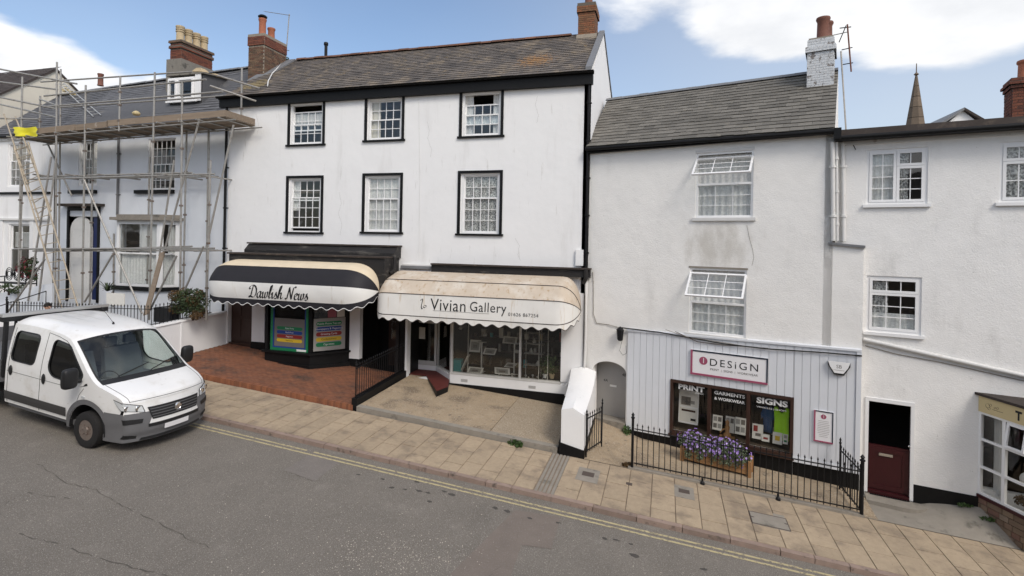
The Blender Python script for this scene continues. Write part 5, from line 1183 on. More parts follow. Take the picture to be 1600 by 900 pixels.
MB().hexa([(cl0, -.018, -1.5), (cl1, -.018, -1.5), (cl1, -.003, -1.5), (cl0, -.003, -1.5), (cl0, -.018, topl(cl0)), (cl1, -.018, topl(cl1)), (cl1, -.003, topl(cl1)), (cl0, -.003, topl(cl0))]).build('backing', M['black'], shop, FB.M) if False else None
for (p, q) in ((cl0, sw_[0]), (sw_[1], cl1)):
    MB().hexa([(p, -.016, -1.5), (q, -.016, -1.5), (q, -.003, -1.5), (p, -.003, -1.5), (p, -.016, bott(p) + .1), (q, -.016, bott(q) + .1), (q, -.003, bott(q) + .1), (p, -.003, bott(p) + .1)]).build('plinth', M['black'], shop, FB.M)
    MB().hexa([(p, -.0175, bott(p) + .1), (q, -.0175, bott(q) + .1), (q, -.003, bott(q) + .1), (p, -.003, bott(p) + .1), (p, -.0175, topl(p) - .02), (q, -.0175, topl(q) - .02), (q, -.003, topl(q) - .02), (p, -.003, topl(p) - .02)]).build('backing', M['board'], shop, FB.M)
    k_ = .13; MB().hexa([(p, -.075, bott(p)), (q, -.075, bott(q)), (q, -.057, bott(q)), (p, -.057, bott(p)), (p, -.07, bott(p) + k_), (q, -.07, bott(q) + k_), (q, -.057, bott(q) + k_), (p, -.057, bott(p) + k_)]).build('foot_board', M['board'], shop, FB.M) if p > sw_[0] else None
MB().hexa([(cl0 - .02, -.09, topl(cl0)), (cl1, -.09, topl(cl1)), (cl1, -.003, topl(cl1)), (cl0 - .02, -.003, topl(cl0)), (cl0 - .02, -.09, topl(cl0) + .05), (cl1, -.09, topl(cl1) + .05), (cl1, -.003, topl(cl1) + .07), (cl0 - .02, -.003, topl(cl0) + .07)]).build('top_trim', M['board'], shop, FB.M)
bxm(cl1 - .10, cl1 + .005, -.08, -.057, bott(cl1), topl(cl1) - .002).build('corner_trim', M['board'], shop, FB.M)
# dark window
a, b, c, d = sw_; zr_ = c - .9
wn = ring(MB(), a, b, c - .06, d, .075, -.085, .06, .09); th_ = (b - a - .15) / 3
for i in (1, 2): u = a + .075 + th_ * i; wn.box(u - .045, u + .045, -.08, .055, c + .03, d - .075)
wn = wn.build('shop_window', M['brownwood'], shop, FB.M)
bxm(a - .03, b + .03, -.12, .02, c - .10, c - .062).build('window_sill', M['brownwood'], wn, FB.M)
bxm(a + .01, b - .01, -.05, .1, -1.7, c - .102).build('stall_riser', M['black'], shop, FB.M)
for i in range(3):
    u0, u1 = a + .075 + th_ * i + .045, a + .075 + th_ * (i + 1) - .045; MB().quad((u0 - .02, .0, c), (u1 + .02, .0, c), (u1 + .02, .0, d - .05), (u0 - .02, .0, d - .05)).build('window_pane', M['glassdim'], wn, FB.M, fix=False)
zsl = c + .02
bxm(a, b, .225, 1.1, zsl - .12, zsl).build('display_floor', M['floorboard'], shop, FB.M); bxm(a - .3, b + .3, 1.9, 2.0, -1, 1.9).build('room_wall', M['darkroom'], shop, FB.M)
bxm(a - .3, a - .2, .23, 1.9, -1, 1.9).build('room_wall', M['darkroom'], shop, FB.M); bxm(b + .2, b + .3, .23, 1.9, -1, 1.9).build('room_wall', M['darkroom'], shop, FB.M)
def wtext(s, h, px, py, m_='lettwhite', **k): u, z = FB.at(px, py, -.004); t = flat_text(s, h, u, -.004, z, **k); return t
def fit(s, p0, p1, py, h, m_='lettwhite', y=-.004, parent=None, F=FB, bold=0.0, nm='lettering', space=1.0):
    u0, u1 = F.at(p0, py, y)[0], F.at(p1, py, y)[0]; z = F.at((p0 + p1) / 2, py, y)[1]; t = text_mb(s, h, thin=bold, space=space); xs_ = [p.x for p in t.v]; k = (u1 - u0) / (max(xs_) - min(xs_)); m0 = (max(xs_) + min(xs_)) / 2
    t.v = [V(((u0 + u1) / 2 + (p.x - m0) * k, y, z + p.y * 1.0)) for p in t.v]; return t.build(nm, M[m_], parent, F.M, fix=False)
fit('PRINT', 1060, 1101, 607, .20, parent=wn, bold=.008); fit('DESIGN', 1086, 1099, 615, .06, parent=wn)
fit('GARMENTS', 1116, 1164, 617, .13, parent=wn, bold=.003); fit('& WORKWEAR', 1116, 1164, 626, .11, parent=wn, bold=.003)
fit('SIGNS', 1182, 1231, 629, .21, parent=wn, bold=.008); fit('VEHICLES | SHOPS', 1182, 1229, 639, .06, parent=wn)
# stock in that window
def card(px0, py0, px1, py1, y, m_, label, F=FB, cat='card', nm='display_card', lean=.08, deco=()):
    u0, u1, z0, z1 = F.rect(px0, py0, px1, py1, y); r = thing(nm, F.u2w((u0 + u1) / 2, y, z0), label, cat)
    MB().hexa([(u0, y, z0), (u1, y, z0), (u1, y + .012, z0), (u0, y + .012, z0), (u0, y + lean, z1), (u1, y + lean, z1), (u1, y + lean + .012, z1), (u0, y + lean + .012, z1)]).build('board', M[m_], r, F.M)
    for (s0, s1, t0, t1, dm) in deco:
        def q(s, t): return (u0 + (u1 - u0) * s, y - .003 + lean * t, z0 + (z1 - z0) * t)
        MB().add([q(s0, t0), q(s1, t0), q(s1, t1), q(s0, t1)], [(0, 1, 2, 3)]).build('print', M[dm], r, F.M, fix=False)
    return r
fr_ = [(.0, 1, 0, .05, 'white'), (0, 1, .95, 1, 'white'), (0, .05, 0, 1, 'white'), (.95, 1, 0, 1, 'white'), (0, 1, .47, .52, 'white')]
card(1060, 611, 1091, 662, .25, 'paper', 'white framed two-tier print display in left pane of the brown window', nm='print_stand', cat='display', deco=fr_ + [(.12, .6, .55, .8, 'greyp'), (.3, .8, .6, .7, 'greyl'), (.62, .88, .1, .17, 'ink'), (.15, .85, .36, .42, 'brownwood')])
dk = [(.08, .45, .6, .9, 'greyl'), (.55, .92, .6, .9, 'greyp'), (.08, .45, .15, .45, 'greyp'), (.55, .92, .15, .45, 'greyl')]
card(1113, 650, 1128, 672, .25, 'paper', 'white card with four photo prints in the middle pane', deco=dk)
card(1133, 652, 1147, 676, .32, 'paper', 'pale photo card behind wooden figure in middle pane', deco=dk[:2]); card(1148, 654, 1165, 679, .25, 'paper', 'pale photo card with dark prints at right of middle pane', deco=dk)
card(1175, 664, 1192, 686, .25, 'paper', 'white price card low at the left of the signs pane', deco=[(.1, .5, .5, .9, 'redp'), (.3, .8, .2, .4, 'greyp')]); card(1190, 680, 1202, 690, .2, 'paper', 'tiny white card at the foot of the signs pane', deco=[(.2, .8, .3, .6, 'redp')])
card(1207, 677, 1222, 694, .2, 'paper', 'white card with yellow emblem below the lime vest', deco=[(.25, .75, .3, .7, 'yellowp')]); card(1223, 680, 1231, 694, .2, 'paper', 'narrow white card at the right end below the lime vest', deco=[(.2, .8, .6, .9, 'greyl'), (.2, .8, .2, .4, 'green')])
card(1205, 669, 1214, 680, .4, 'greyl', 'grey card standing behind the yellow emblem card')
u, z = FB.at(1136, 668, .28); r = thing('wooden_figure', FB.u2w(u, .28, z), 'small brown wooden figure standing among cards in the middle pane', 'figure')
MB().lathe([(.10, 0), (.11, .1), (.05, .16), (.07, .3), (.04, .36), (.06, .44), (.01, .5)], (u, .3, zsl), 'z', 10).build('body', M['timber'], r, FB.M, smooth=True); bxm(u - .2, u + .2, .28, .36, zsl, zsl + .05).build('foot', M['timber'], r, FB.M); MB().tube([(u + .03, .3, zsl + .28), (u - .13, .27, zsl + .2), (u - .18, .27, zsl + .12)], .022, 6).build('arm', M['timber'], r, FB.M)
def garment(px0, py0, px1, py1, y, m_, label, nm, sleeves):
    u0, u1, z0, z1 = FB.rect(px0, py0, px1, py1, y); W_, H_ = u1 - u0, z1 - z0
    out_ = [(0, 0), (1, 0), (.97, .62), (1.0, .78), (.98, 1.0), (.78, 1.03), (.7, .9), (.5, .84), (.3, .9), (.22, 1.03), (.02, 1.0), (.0, .78), (.04, .62)] if not sleeves else [(.12, 0), (.88, 0), (.88, .6), (1.02, .5), (1.08, .72), (.85, 1.0), (.65, 1.03), (.5, .97), (.35, 1.03), (.15, 1.0), (-.08, .72), (-.02, .5), (.12, .6)]
    mb = MB().prism([(u0 + W_ * a_, z0 + H_ * b_) for a_, b_ in out_], y, y + .10); b_ = bmesh.new(); me = mb.mesh('t', M[m_]); b_.from_mesh(me); bmesh.ops.subdivide_edges(b_, edges=b_.edges, cuts=3, use_grid_fill=True); bmesh.ops.triangulate(b_, faces=b_.faces)
    for v in b_.verts: v.co.y += .022 * math.sin(v.co.x * 26 + 1.5 * math.sin(v.co.z * 5)) * (1 - (v.co.z - z0) / H_ * .7)
    mb2 = MB().add([v.co.copy() for v in b_.verts], []); b_.verts.ensure_lookup_table(); mb2.f = [tuple(v.index for v in f.verts) for f in b_.faces]; b_.free()
    return mb2.build(nm, M[m_], None, FB.M, smooth=True, label=label, cat='clothing')
garment(1209, 638, 1233, 688, .3, 'hivis', 'lime green sleeveless vest hanging in right pane of the brown window', 'vest', False)
garment(1190, 637, 1210, 676, .38, 'bluecloth', 'dark blue shirt hanging beside the lime green vest', 'shirt', True)
# sign board
def signframe(px, y, label, nm, t=.055):
    (a0, b0), (a1, b1), (a2, b2), (a3, b3) = [FB.at(*p, y) for p in px]      # TL TR BR BL
    u0, u1, z0, z1 = (a0 + a3) / 2, (a1 + a2) / 2, (b2 + b3) / 2, (b0 + b1) / 2
    r = thing(nm, FB.u2w((u0 + u1) / 2, y, z0), label, 'sign')
    bxm(u0, u1, y, -.057, z0, z1).build('panel', M['signwhite'], r, FB.M)
    bxm(u0, u0 + t, y - .012, y - .001, z0, z1).build('plum_edge', M['plum'], r, FB.M); bxm(u0 + t, u1, y - .012, y - .001, z0, z0 + t).build('plum_edge', M['plum'], r, FB.M)
    bxm(u1 - t * .7, u1, y - .012, y - .001, z0 + t, z1).build('dark_edge', M['navyframe'], r, FB.M); bxm(u0 + t, u1 - t * .7, y - .012, y - .001, z1 - t * .7, z1).build('dark_edge', M['navyframe'], r, FB.M)
    return r, u0, u1, z0, z1
def dot1(r, u, z, R_, y):
    MB().lathe([(R_, 0), (R_, .004), (.001, .004)], (0, 0, 0), 'y', 24).xf(Matrix.Translation((u, y - .004, z))).build('emblem', M['plum'], r, FB.M); flat_text('1', R_ * 1.9, u + R_ * .05, y - .008, z).build('emblem_figure', M['lettwhite'], r, FB.M, fix=False)
sg, u0, u1, z0, z1 = signframe([(1079, 545), (1200, 561), (1200, 601), (1079, 585)], -.10, 'wide white sign with plum and dark edging above the brown window', 'shop_sign')
H_ = z1 - z0; W_ = u1 - u0
dot1(sg, u0 + W_ * .175, z0 + H_ * .60, H_ * .16, -.10)
def fitu(s, ua, ub, z, h, m_, y, parent, **k):
    t = text_mb(s, h, **k); xs_ = [p.x for p in t.v]; q = (ub - ua) / (max(xs_) - min(xs_)); m0 = (max(xs_) + min(xs_)) / 2; t.v = [V(((ua + ub) / 2 + (p.x - m0) * q, y, z + p.y)) for p in t.v]; return t.build('lettering', M[m_], parent, FB.M, fix=False)
fitu('DESiGN', u0 + W_ * .265, u0 + W_ * .88, z0 + H_ * .57, H_ * .40, 'ink', -.104, sg, space=1.3); fitu('PRINT  |  SIGNS  |  WORKWEAR', u0 + W_ * .27, u0 + W_ * .88, z0 + H_ * .30, H_ * .12, 'greyp', -.104, sg)
pn, u0, u1, z0, z1 = signframe([(1272, 640), (1302, 645), (1302, 694), (1271, 689)], -.085, 'small white notice with plum edging right of the brown window', 'notice_board', .035)
H_ = z1 - z0; dot1(pn, (u0 + u1) / 2, z0 + H_ * .82, H_ * .075, -.085)
for i in range(10):
    ww = RN.uniform(.22, .34) * (u1 - u0); z = z0 + H_ * (.68 - i * .055); bxm((u0 + u1) / 2 - ww, (u0 + u1) / 2 + ww, -.089, -.087, z - .004, z + .004).build('print_line', M['greyl'], pn, FB.M)
# alarm box: tapered housing
u, z = FB.at(1311, 576, -.06); al = thing('alarm_box', FB.u2w(u, -.06, z - .2), 'white and black tapered alarm box high on the pale boarding', 'alarm box')
s_ = .24; MB().prism([(u - s_, z + .17), (u + s_, z + .17), (u + s_, z + .08), (u + s_ * .45, z - .15), (u - s_ * .45, z - .15), (u - s_, z + .08)], -.12, -.057).build('black_body', M['vanblack'], al, FB.M)
MB().prism([(u - s_ * .98, z + .18), (u + s_ * .98, z + .18), (u + s_ * .8, z + .05), (u + s_ * .4, z - .10), (u - s_ * .4, z - .10), (u - s_ * .8, z + .05)], -.15, -.121).build('white_cover', M['upvc'], al, FB.M)
flat_text('SB', .12, u, -.152, z + .06).build('lettering', M['greyp'], al, FB.M, fix=False); bxm(u - .12, u + .12, -.1525, -.151, z - .03, z - .02).build('lettering_line', M['greyl'], al, FB.M)
# wall lantern by the passage
u, z = FB.at(970, 522, -.1); la = thing('wall_lantern', FB.u2w(u, -.1, z - .2), 'small black wall lantern at the corner of the boarded shopfront', 'lantern')
MB().lathe([(.05, -.2), (.09, -.16), (.12, .12), (.13, .14), (.06, .2), (.01, .24)], (u, -.16, z), 'z', 6).build('lantern', M['iron'], la, FB.M); bxm(u - .03, u + .03, -.16, -.002, z + .14, z + .2).build('bracket', M['iron'], la, FB.M)
# cables
def cable(label, F, pts, y, r_, m_='iron', sag=0):
    q = []
    for i in range(len(pts) - 1):
        for k in range(6):
            t = k / 6; a, b = F.at(*pts[i], y), F.at(*pts[i + 1], y); q.append((a[0] + (b[0] - a[0]) * t, y + RN.uniform(-.008, .008), a[1] + (b[1] - a[1]) * t - sag * math.sin(math.pi * t)))
    a = F.at(*pts[-1], y); q.append((a[0], y, a[1])); MB().tube(q, r_, 5).build('cable', M[m_] if isinstance(m_, str) else m_, None, F.M, label=label, cat='cable')
cable('black cable loom running along the top of the boarded shopfront', FB, [(972, 512), (1030, 519), (1080, 528), (1130, 537), (1200, 545), (1290, 551), (1347, 556)], -.10, .018)
cable('thin sagging cable below the lower window of the weathered house', FB, [(1055, 518), (1090, 534), (1130, 539), (1200, 544)], -.09, .010, 'brownwood')
cable('grey cable looping under the lower open window', FB, [(1040, 515), (1075, 527), (1100, 530), (1165, 541)], -.10, .009, 'concrete_grey')
cable('thin wire running down beside the downpipe then across to the lantern', FB, [(926, 425), (927, 440), (927, 490), (932, 505), (950, 507), (968, 512)], -.02, .010, 'concrete_grey')
cable('thin wire hanging from the lantern beside the passage', FB, [(972, 532), (968, 548), (973, 555), (979, 552), (978, 540)], -.06, .005, 'iron')
# white downpipe between the two buildings, kinking onto the buttress
pts = [(FA.at(916, 436, -.1)[0], -.1, FA.at(916, 436, -.1)[1])] + [(FA.at(px, py, -.12)[0], -.12, FA.at(px, py, -.12)[1]) for px, py in ((916, 460), (915, 520), (913, 578), (911, 586))]
q = [(FA.at(px, py, -.4 if px > 895 else -.55)[0], -.4 if px > 895 else -.55, FA.at(px, py, -.4 if px > 895 else -.55)[1]) for px, py in ((905, 591), (890, 597), (885, 602), (884, 618))]
pipe('downpipe', 'white downpipe between the gallery and the weathered house kinking at its foot', FA, pts + q, .045, M['white_old'], 0)
for (px, lb, y) in ((1301, 'white downpipe at the right edge of the weathered house', -.07), (1307, 'thin rusty white pipe beside the downpipe on the weathered house', -.03), (1317, 'white downpipe in the corner of the far right house above the ledge', .1)):
    u0, z0 = FB.at(px, 222, y); u1, z1 = FB.at(px + 1, 375, y)
    pipe('downpipe', lb, FB, [(u0, y, z0), (u1, y, z1 - .02)], .05 if px != 1307 else .035, M['white_old'], 2 if px != 1307 else 3)
# the passage floor, buttress, gate
gB = lambda x: -.70 + SLOPE * x
apr = MB(); nx, ny = 30, 12
LV = [(-3, -.42), (-2.2, -.50), (-1.2, -.70), (-.6, -.84), (4.7, -.96), (6, -1.0)]
def aprz(x, y):                                 # level strip before the shop, meeting the sloping pavement along the railing
    for (x0, z0), (x1, z1) in zip(LV, LV[1:]):
        if x <= x1 or x1 == 6: lv = z0 + (z1 - z0) * (x - x0) / (x1 - x0); break
    t = max(0, min(1, (y - 13.72) / 1.0)); t = t * t * (3 - 2 * t); return (ground(x) + .145) * (1 - t) + lv * t
apr.grid(lambda s, t: (-2.5 + 7.2 * s, 13.71 + (3.6 - 2.0 * s) * t, aprz(-2.5 + 7.2 * s, 13.71 + (3.6 - 2.0 * s) * t)), nx, ny); apr.build('path', M['concrete'], kind='structure')
bxm(ar[0] - .03, ar[1] + .01, -.05, .6, -1.4, zf - .004).build('passage_step', M['concrete_grey'], B, FB.M)
bt = thing('buttress_wall', (-2.2, 15, -.6), 'white sloping buttress wall with black base between gallery and passage', 'wall')
f0 = on_ground(873, 712, -.70); f1 = on_ground(911, 718, -.70); xa, xb = f0.x + .02, f1.x
yA = 13.72; zb_ = ground(-2.2) + .1
zt_l = FA.at(875, 640, yA - 17)[1]; zt_m = FA.at(891, 637, yA - 17)[1]; zt_r = FA.at(910, 649, yA - 17)[1]; zk_l, zk_r = FA.at(873, 690, yA - 17)[1], FA.at(911, 704, yA - 17)[1]
secs = []                                        # (y, left, ridge, right, z of shoulders and ridge)
for (t, up) in ((0, 0), (.3, .02), (.5, .05), (.68, .10), (.8, .16), (.9, .24), (1.0, .36)):
    y = yA + 3.2 * t; sh = .10 * t; k_ = -.30 * t; j_ = -.10 * t; secs.append([(xa + k_, y, zk_l - .03), (xa + k_, y, zt_l + up * .9), ((xa + xb) / 2 + (k_ + j_) / 2, y, zt_m + up), (xb + j_, y, zt_r + up * 1.1), (xb + j_, y, zk_r - .03)])
mb = MB(); n = 5
for s_ in secs: mb.v += [V(p) for p in s_]
for i in range(len(secs) - 1):
    for j in range(n): mb.f.append((i * n + j, i * n + (j + 1) % n, (i + 1) * n + (j + 1) % n, (i + 1) * n + j))
mb.f += [tuple(range(n)), tuple((len(secs) - 1) * n + j for j in range(n))[::-1]]; mb.build('wall', M['white'] if False else M['renderA'], bt, smooth=40)
MB().hexa([(xa - .05, yA - .035, zb_ - .5), (xb + .02, yA - .035, zb_ - .5), (xb - .08, 16.6, zb_ - .5), (xa - .36, 16.9, zb_ - .5), (xa - .05, yA - .035, zk_l), (xb + .02, yA - .035, zk_r), (xb - .08, 16.6, zk_r), (xa - .36, 16.9, zk_l)]).build('black_base', M['black'], bt)
gt = thing('gate', (xb + .1, 14, zb_), 'open black iron gate folded back against the white buttress', 'gate')
g0 = on_ground(913, 714, -.66); g1 = on_ground(940, 696, -.64); ga, gb = V((g0.x + .03, g0.y + .1, g0.z + .02)), V((g1.x, g1.y, g1.z + .02))
railing(gt, [ga, gb], 1.02, M['iron'], gap=.13, r=.010, post=[(ga, 1.03, .02), (gb, 1.12, .018)])
# railing before the print shop
rp = [on_ground(987, 736, -.70), on_ground(1347, 808, -.70)]; a_, b_ = rp; yR = 13.72
a_ = V((a_.x, yR, ground(a_.x) + .145)); b_ = V((b_.x, yR, ground(b_.x) + .145))
rl = thing('railing', (2, yR, ground(2) + .1), 'black spiked iron railing in front of the print shop', 'railing')
MB().hexa([a_ + V((-.1, -.05, -.2)), b_ + V((.05, -.05, -.2)), b_ + V((.05, .08, -.2)), a_ + V((-.1, .08, -.2)), a_ + V((-.1, -.05, .05)), b_ + V((.05, -.05, .05)), b_ + V((.05, .08, .05)), a_ + V((-.1, .08, .05))]).build('kerb', M['concrete_grey'], rl)
ret = V((b_.x - .12, yR + 1.15, b_.z + .10))
railing(rl, [a_ + V((.04, 0, .05)), b_ + V((-.02, 0, .05)), ret + V((0, 0, .0))], 1.05, M['iron'], gap=.135, r=.010, post=[(a_, 1.27, .032), (b_, 1.25, .038), (ret, 1.12, .02)])
for t in (.33, .66): p = a_.lerp(b_, t); MB().tube([p + V((0, -.04, .02)), p + V((0, -.03, .14))], .025, 8).lathe([(.06, .0), (.05, .05), (.02, .08)], p + V((0, -.05, 0)), 'z', 8).build('foot', M['iron'], rl)
mb = MB(); wq = FB.u2w(FB.at(979, 684, -.15)[0], -.15, 0); leaves(mb, (wq.x, wq.y, aprz(wq.x, wq.y) + .10), .14, .2, .14, 120, .05); mb.build('weed', M['leaf'], None, label='leafy weed by the foot of the boarded shopfront corner', cat='weed')
mb = MB(); leaves(mb, (a_.x - .12, yR + .06, a_.z + .06), .14, .1, .06, 60, .05); mb.build('dead_leaves', M['leafred'], None, label='brown dead leaves at the foot of railing post', cat='leaves')
# planter with purple flowers
p0 = on_ground(1070, 700, -.45); u0 = FB.at(1068, 715, -.75)[0]; u1 = FB.at(1172, 740, -.75)[0]
pz = aprz(*[FB.u2w((u0 + u1) / 2, -.7, 0)[i] for i in (0, 1)]); pl_ = thing('flower_planter', FB.u2w((u0 + u1) / 2, -.7, pz), 'long wooden trough of purple flowers under the brown window', 'planter')
zl, zr2 = FB.at(1075, 716, -.8)[1] - .02, FB.at(1160, 748, -.8)[1]
zl = aprz(*FB.u2w(u0, -.7, 0)[:2]); zr2 = aprz(*FB.u2w(u1, -.7, 0)[:2]); hgt = .34
def troughz(u): return zl + (zr2 - zl) * (u - u0) / (u1 - u0)
for y in (-.92, -.52):
    for k in range(3): MB().hexa([(u0 + .04, y, troughz(u0) + .06 + k * .10), (u1 - .04, y, troughz(u1) + .06 + k * .10), (u1 - .04, y + .025, troughz(u1) + .06 + k * .10), (u0 + .04, y + .025, troughz(u0) + .06 + k * .10), (u0 + .04, y, troughz(u0) + .152 + k * .10), (u1 - .04, y, troughz(u1) + .152 + k * .10), (u1 - .04, y + .025, troughz(u1) + .152 + k * .10), (u0 + .04, y + .025, troughz(u0) + .152 + k * .10)]).build('slat', M['timber'], pl_, FB.M)
for u in (u0, u1):
    for y in (-.95, -.52): bxm(u - .045, u + .045, y, y + .08, troughz(u) - .02, troughz(u) + .40).build('leg', M['timber'], pl_, FB.M)
    for k in range(3): bxm(u - .012, u + .012, -.86, -.53, troughz(u) + .06 + k * .10, troughz(u) + .152 + k * .1).build('end_slat', M['timber'], pl_, FB.M)
MB().hexa([(u0, -.89, troughz(u0) + .25), (u1, -.89, troughz(u1) + .25), (u1, -.53, troughz(u1) + .25), (u0, -.53, troughz(u0) + .25), (u0, -.89, troughz(u0) + .3), (u1, -.89, troughz(u1) + .3), (u1, -.53, troughz(u1) + .3), (u0, -.53, troughz(u0) + .3)]).build('soil', M['soil'], pl_, FB.M)
fl = MB(); pt = MB()
for i in range(13):
    t = (i + .5) / 13; u = u0 + .0 + (u1 - u0 - .12) * t; z = troughz(u) + .48 + .10 * math.sin(2.4 * t + .6) + RN.uniform(-.09, .08)
    leaves(fl, (u, -.78, z - .04), .20, .28, .24, 240, .034)
    for k in range(RN.randint(16, 44)):
        q = V((RN.gauss(0, .5), RN.gauss(0, .5), RN.gauss(0, .5))); q.normalize(); c_ = V((u + q.x * .22, -.80 + q.y * .32, z + q.z * .27 + (.0)))
        if q.y > .5: continue
        nrm = (q + V((0, -.6, .5))).normalized(); e_ = nrm.orthogonal().normalized(); f_ = nrm.cross(e_); s_ = RN.uniform(.014, .038); st = len(pt.v)
        pt.v.append(c_ - nrm * .006)
        for m_ in range(10): a = 2 * math.pi * m_ / 10; rr_ = s_ * (1 if m_ % 2 == 0 else .72); pt.v.append(c_ + (e_ * math.cos(a) + f_ * math.sin(a)) * rr_)
        pt.f += [(st, st + 1 + m_, st + 1 + (m_ + 1) % 10) for m_ in range(10)]
for k in range(26):                              # trailing stems
    u = RN.uniform(u0, u1 - .1); leaves(fl, (u, -.97 + RN.uniform(-.05, .02), troughz(u) + .28 + RN.uniform(-.1, .1)), .05, .05, .10, 30, .03)
fl.build('leaves', M['leafgrey'], pl_, FB.M, fix=False, kind='stuff'); pt.build('flowers', M['petal'], pl_, FB.M, fix=False, kind='stuff')

# ================================================================== building C: the rough white house on the right
FC = Frame(4.75, 15.15, 14.0)
C = thing('corner_house', FC.u2w(4, 3, -.8), 'rough white rendered house with maroon door at the right edge', 'building')
CU0, CU1 = FC.at(1306, 300)[0], 9.5
cze = FC.at(1450, 213)[1]
c1 = FC.rect(1354, 232, 1450, 319); c2 = FC.rect(1562, 221, 1660, 316); c3 = FC.rect(1354, 432, 1440, 521); cd_ = (FC.at(1351, 700)[0], FC.at(1428, 700)[0], FC.at(1387, 774)[1], FC.at(1387, 624)[1])
c2 = (c2[0], c2[0] + (c1[1] - c1[0]), c1[2], c1[3] + .0)
bay0 = FC.at(1527, 700)[0]
hC = [c1, c2, c3, cd_, (bay0 + .05, bay0 + 3.2, -.4, 1.75)]
mb = holed(MB(), CU0, CU1, -2.2, cze + .06, hC, 0, .2); mb.quad((CU0, 0, -2.2), (CU0, 6, -2.2), (CU0, 6, cze + .06), (CU0, 0, cze + .06)); mb.quad((CU1, 0, -2.2), (CU1, 6, -2.2), (CU1, 6, cze + .06), (CU1, 0, cze + .06)); mb.build('wall', M['renderC'], C, FC.M)
bxm(CU0 + .1, CU1 - .1, 5.9, 6, -2.2, cze).build('back_wall', M['renderC'], C, FC.M)
bxm(CU0 + .02, CU1 - .02, .25, 5.8, 1.9, 2.05).build('upper_floor', M['floorboard'], C, FC.M); bxm(CU0 + .02, CU1 - .02, .25, 5.8, 5.0, 5.15).build('upper_floor', M['floorboard'], C, FC.M); bxm(CU0 + .02, CU1 - .02, .25, 5.8, -1.4, -1.05).build('shop_floor', M['floorboard'], C, FC.M)
bxm(CU0 + .02, CU1 - .02, 1.9, 2.0, 2.06, 4.98).build('room_wall', M['greyp'], C, FC.M); bxm(CU0 + .02, CU1 - .02, 1.9, 2.0, 5.16, cze).build('room_wall', M['greyp'], C, FC.M)
bxm(CU0 - .02, CU1 + .1, -.05, -.003, cze - .10, cze + .02).build('frieze_board', M['white_old'], C, FC.M)
ct = FC.at(1450, 192, -.3)[1]; cb = FC.at(1450, 210, -.3)[1]
rf = MB().hexa([(CU0 - .02, -.30, cb + .09), (CU1 + .2, -.30, cb + .09), (CU1 + .2, 6.2, cb + .09), (CU0 - .02, 6.2, cb + .09), (CU0 - .02, -.26, ct), (CU1 + .2, -.26, ct), (CU1 + .2, 6.2, ct + .05), (CU0 - .02, 6.2, ct + .05)]).build('flat_roof', M['rooffelt'], C, FC.M)
MB().tube([(CU0 - .05, -.34, cb + .05), (CU1 + .2, -.34, cb + .05)], .062, 10).build('gutter', M['black'], rf, FC.M, smooth=50)
bxm(CU0 - .02, CU1 + .2, -.29, -.052, cb - .0, cb + .088).build('soffit', M['black'], rf, FC.M)
def casement(F, parent, a, b, c, d, lights, y=.05, dressing=()):
    """plastic window: lights = (x0,x1,z0,z1 fractions, cols, rows)"""
    w = ring(MB(), a, b, c, d, .055, y - .02, y + .05).build('window', M['upvc'], parent, F.M); a, b, c, d = a + .055, b - .055, c + .055, d - .055
    for (x0, x1, q0, q1, cols, rows) in lights:
        u0, u1, z0, z1 = a + (b - a) * x0, a + (b - a) * x1, c + (d - c) * q0, c + (d - c) * q1; t = .06
        s = ring(MB(), u0 + .003, u1 - .003, z0 + .003, z1 - .003, t, y - .035, y + .03); pu0, pu1, pz0, pz1 = u0 + t, u1 - t, z0 + t, z1 - t
        for i in range(1, cols): u = pu0 + (pu1 - pu0) * i / cols; s.box(u - .01, u + .01, y - .012, y + .012, pz0, pz1)
        for j in range(1, rows):
            z = pz0 + (pz1 - pz0) * j / rows
            for i in range(cols): s.box(pu0 + (pu1 - pu0) * i / cols + (.01 if i else 0), pu0 + (pu1 - pu0) * (i + 1) / cols - (.01 if i < cols - 1 else 0), y - .011, y + .011, z - .01, z + .01)
        s.build('light', M['upvc'], w, F.M)
        for i in range(cols):
            for j in range(rows):
                MB().quad((pu0 + (pu1 - pu0) * i / cols, y, pz0 + (pz1 - pz0) * j / rows), (pu0 + (pu1 - pu0) * (i + 1) / cols, y, pz0 + (pz1 - pz0) * j / rows), (pu0 + (pu1 - pu0) * (i + 1) / cols, y, pz0 + (pz1 - pz0) * (j + 1) / rows), (pu0 + (pu1 - pu0) * i / cols, y, pz0 + (pz1 - pz0) * (j + 1) / rows)).build('pane', M['glass'], w, F.M, fix=False)
    for (x0, x1, q0, q1, m_) in dressing: curtain(w, F, a + (b - a) * x0, a + (b - a) * x1, c + (d - c) * q0, c + (d - c) * q1, y + .08, M[m_], 5, .015)
    bxm(a - .12, b + .12, -.07, y - .021, c - .13, c - .056).build('sill', M['upvc'], w, F.M); return w
casement(FC, C, *c1, [(0, .5, 0, 1, 2, 4), (.5, 1, 0, .70, 2, 3), (.5, 1, .70, 1, 2, 1)], dressing=[(0, .5, 0, 1, 'net'), (.5, .72, 0, 1, 'lace')])
casement(FC, C, *c2, [(0, .5, 0, .70, 2, 2), (0, .5, .70, 1, 2, 1), (.5, 1, 0, 1, 2, 3)], dressing=[(0, .4, 0, 1, 'lace')])
casement(FC, C, *c3, [(0, 1, 0, .72, 3, 3), (0, 1, .72, 1, 3, 1)], dressing=[(0, 1, 0, .33, 'net'), (0, .4, .33, 1, 'lace')])
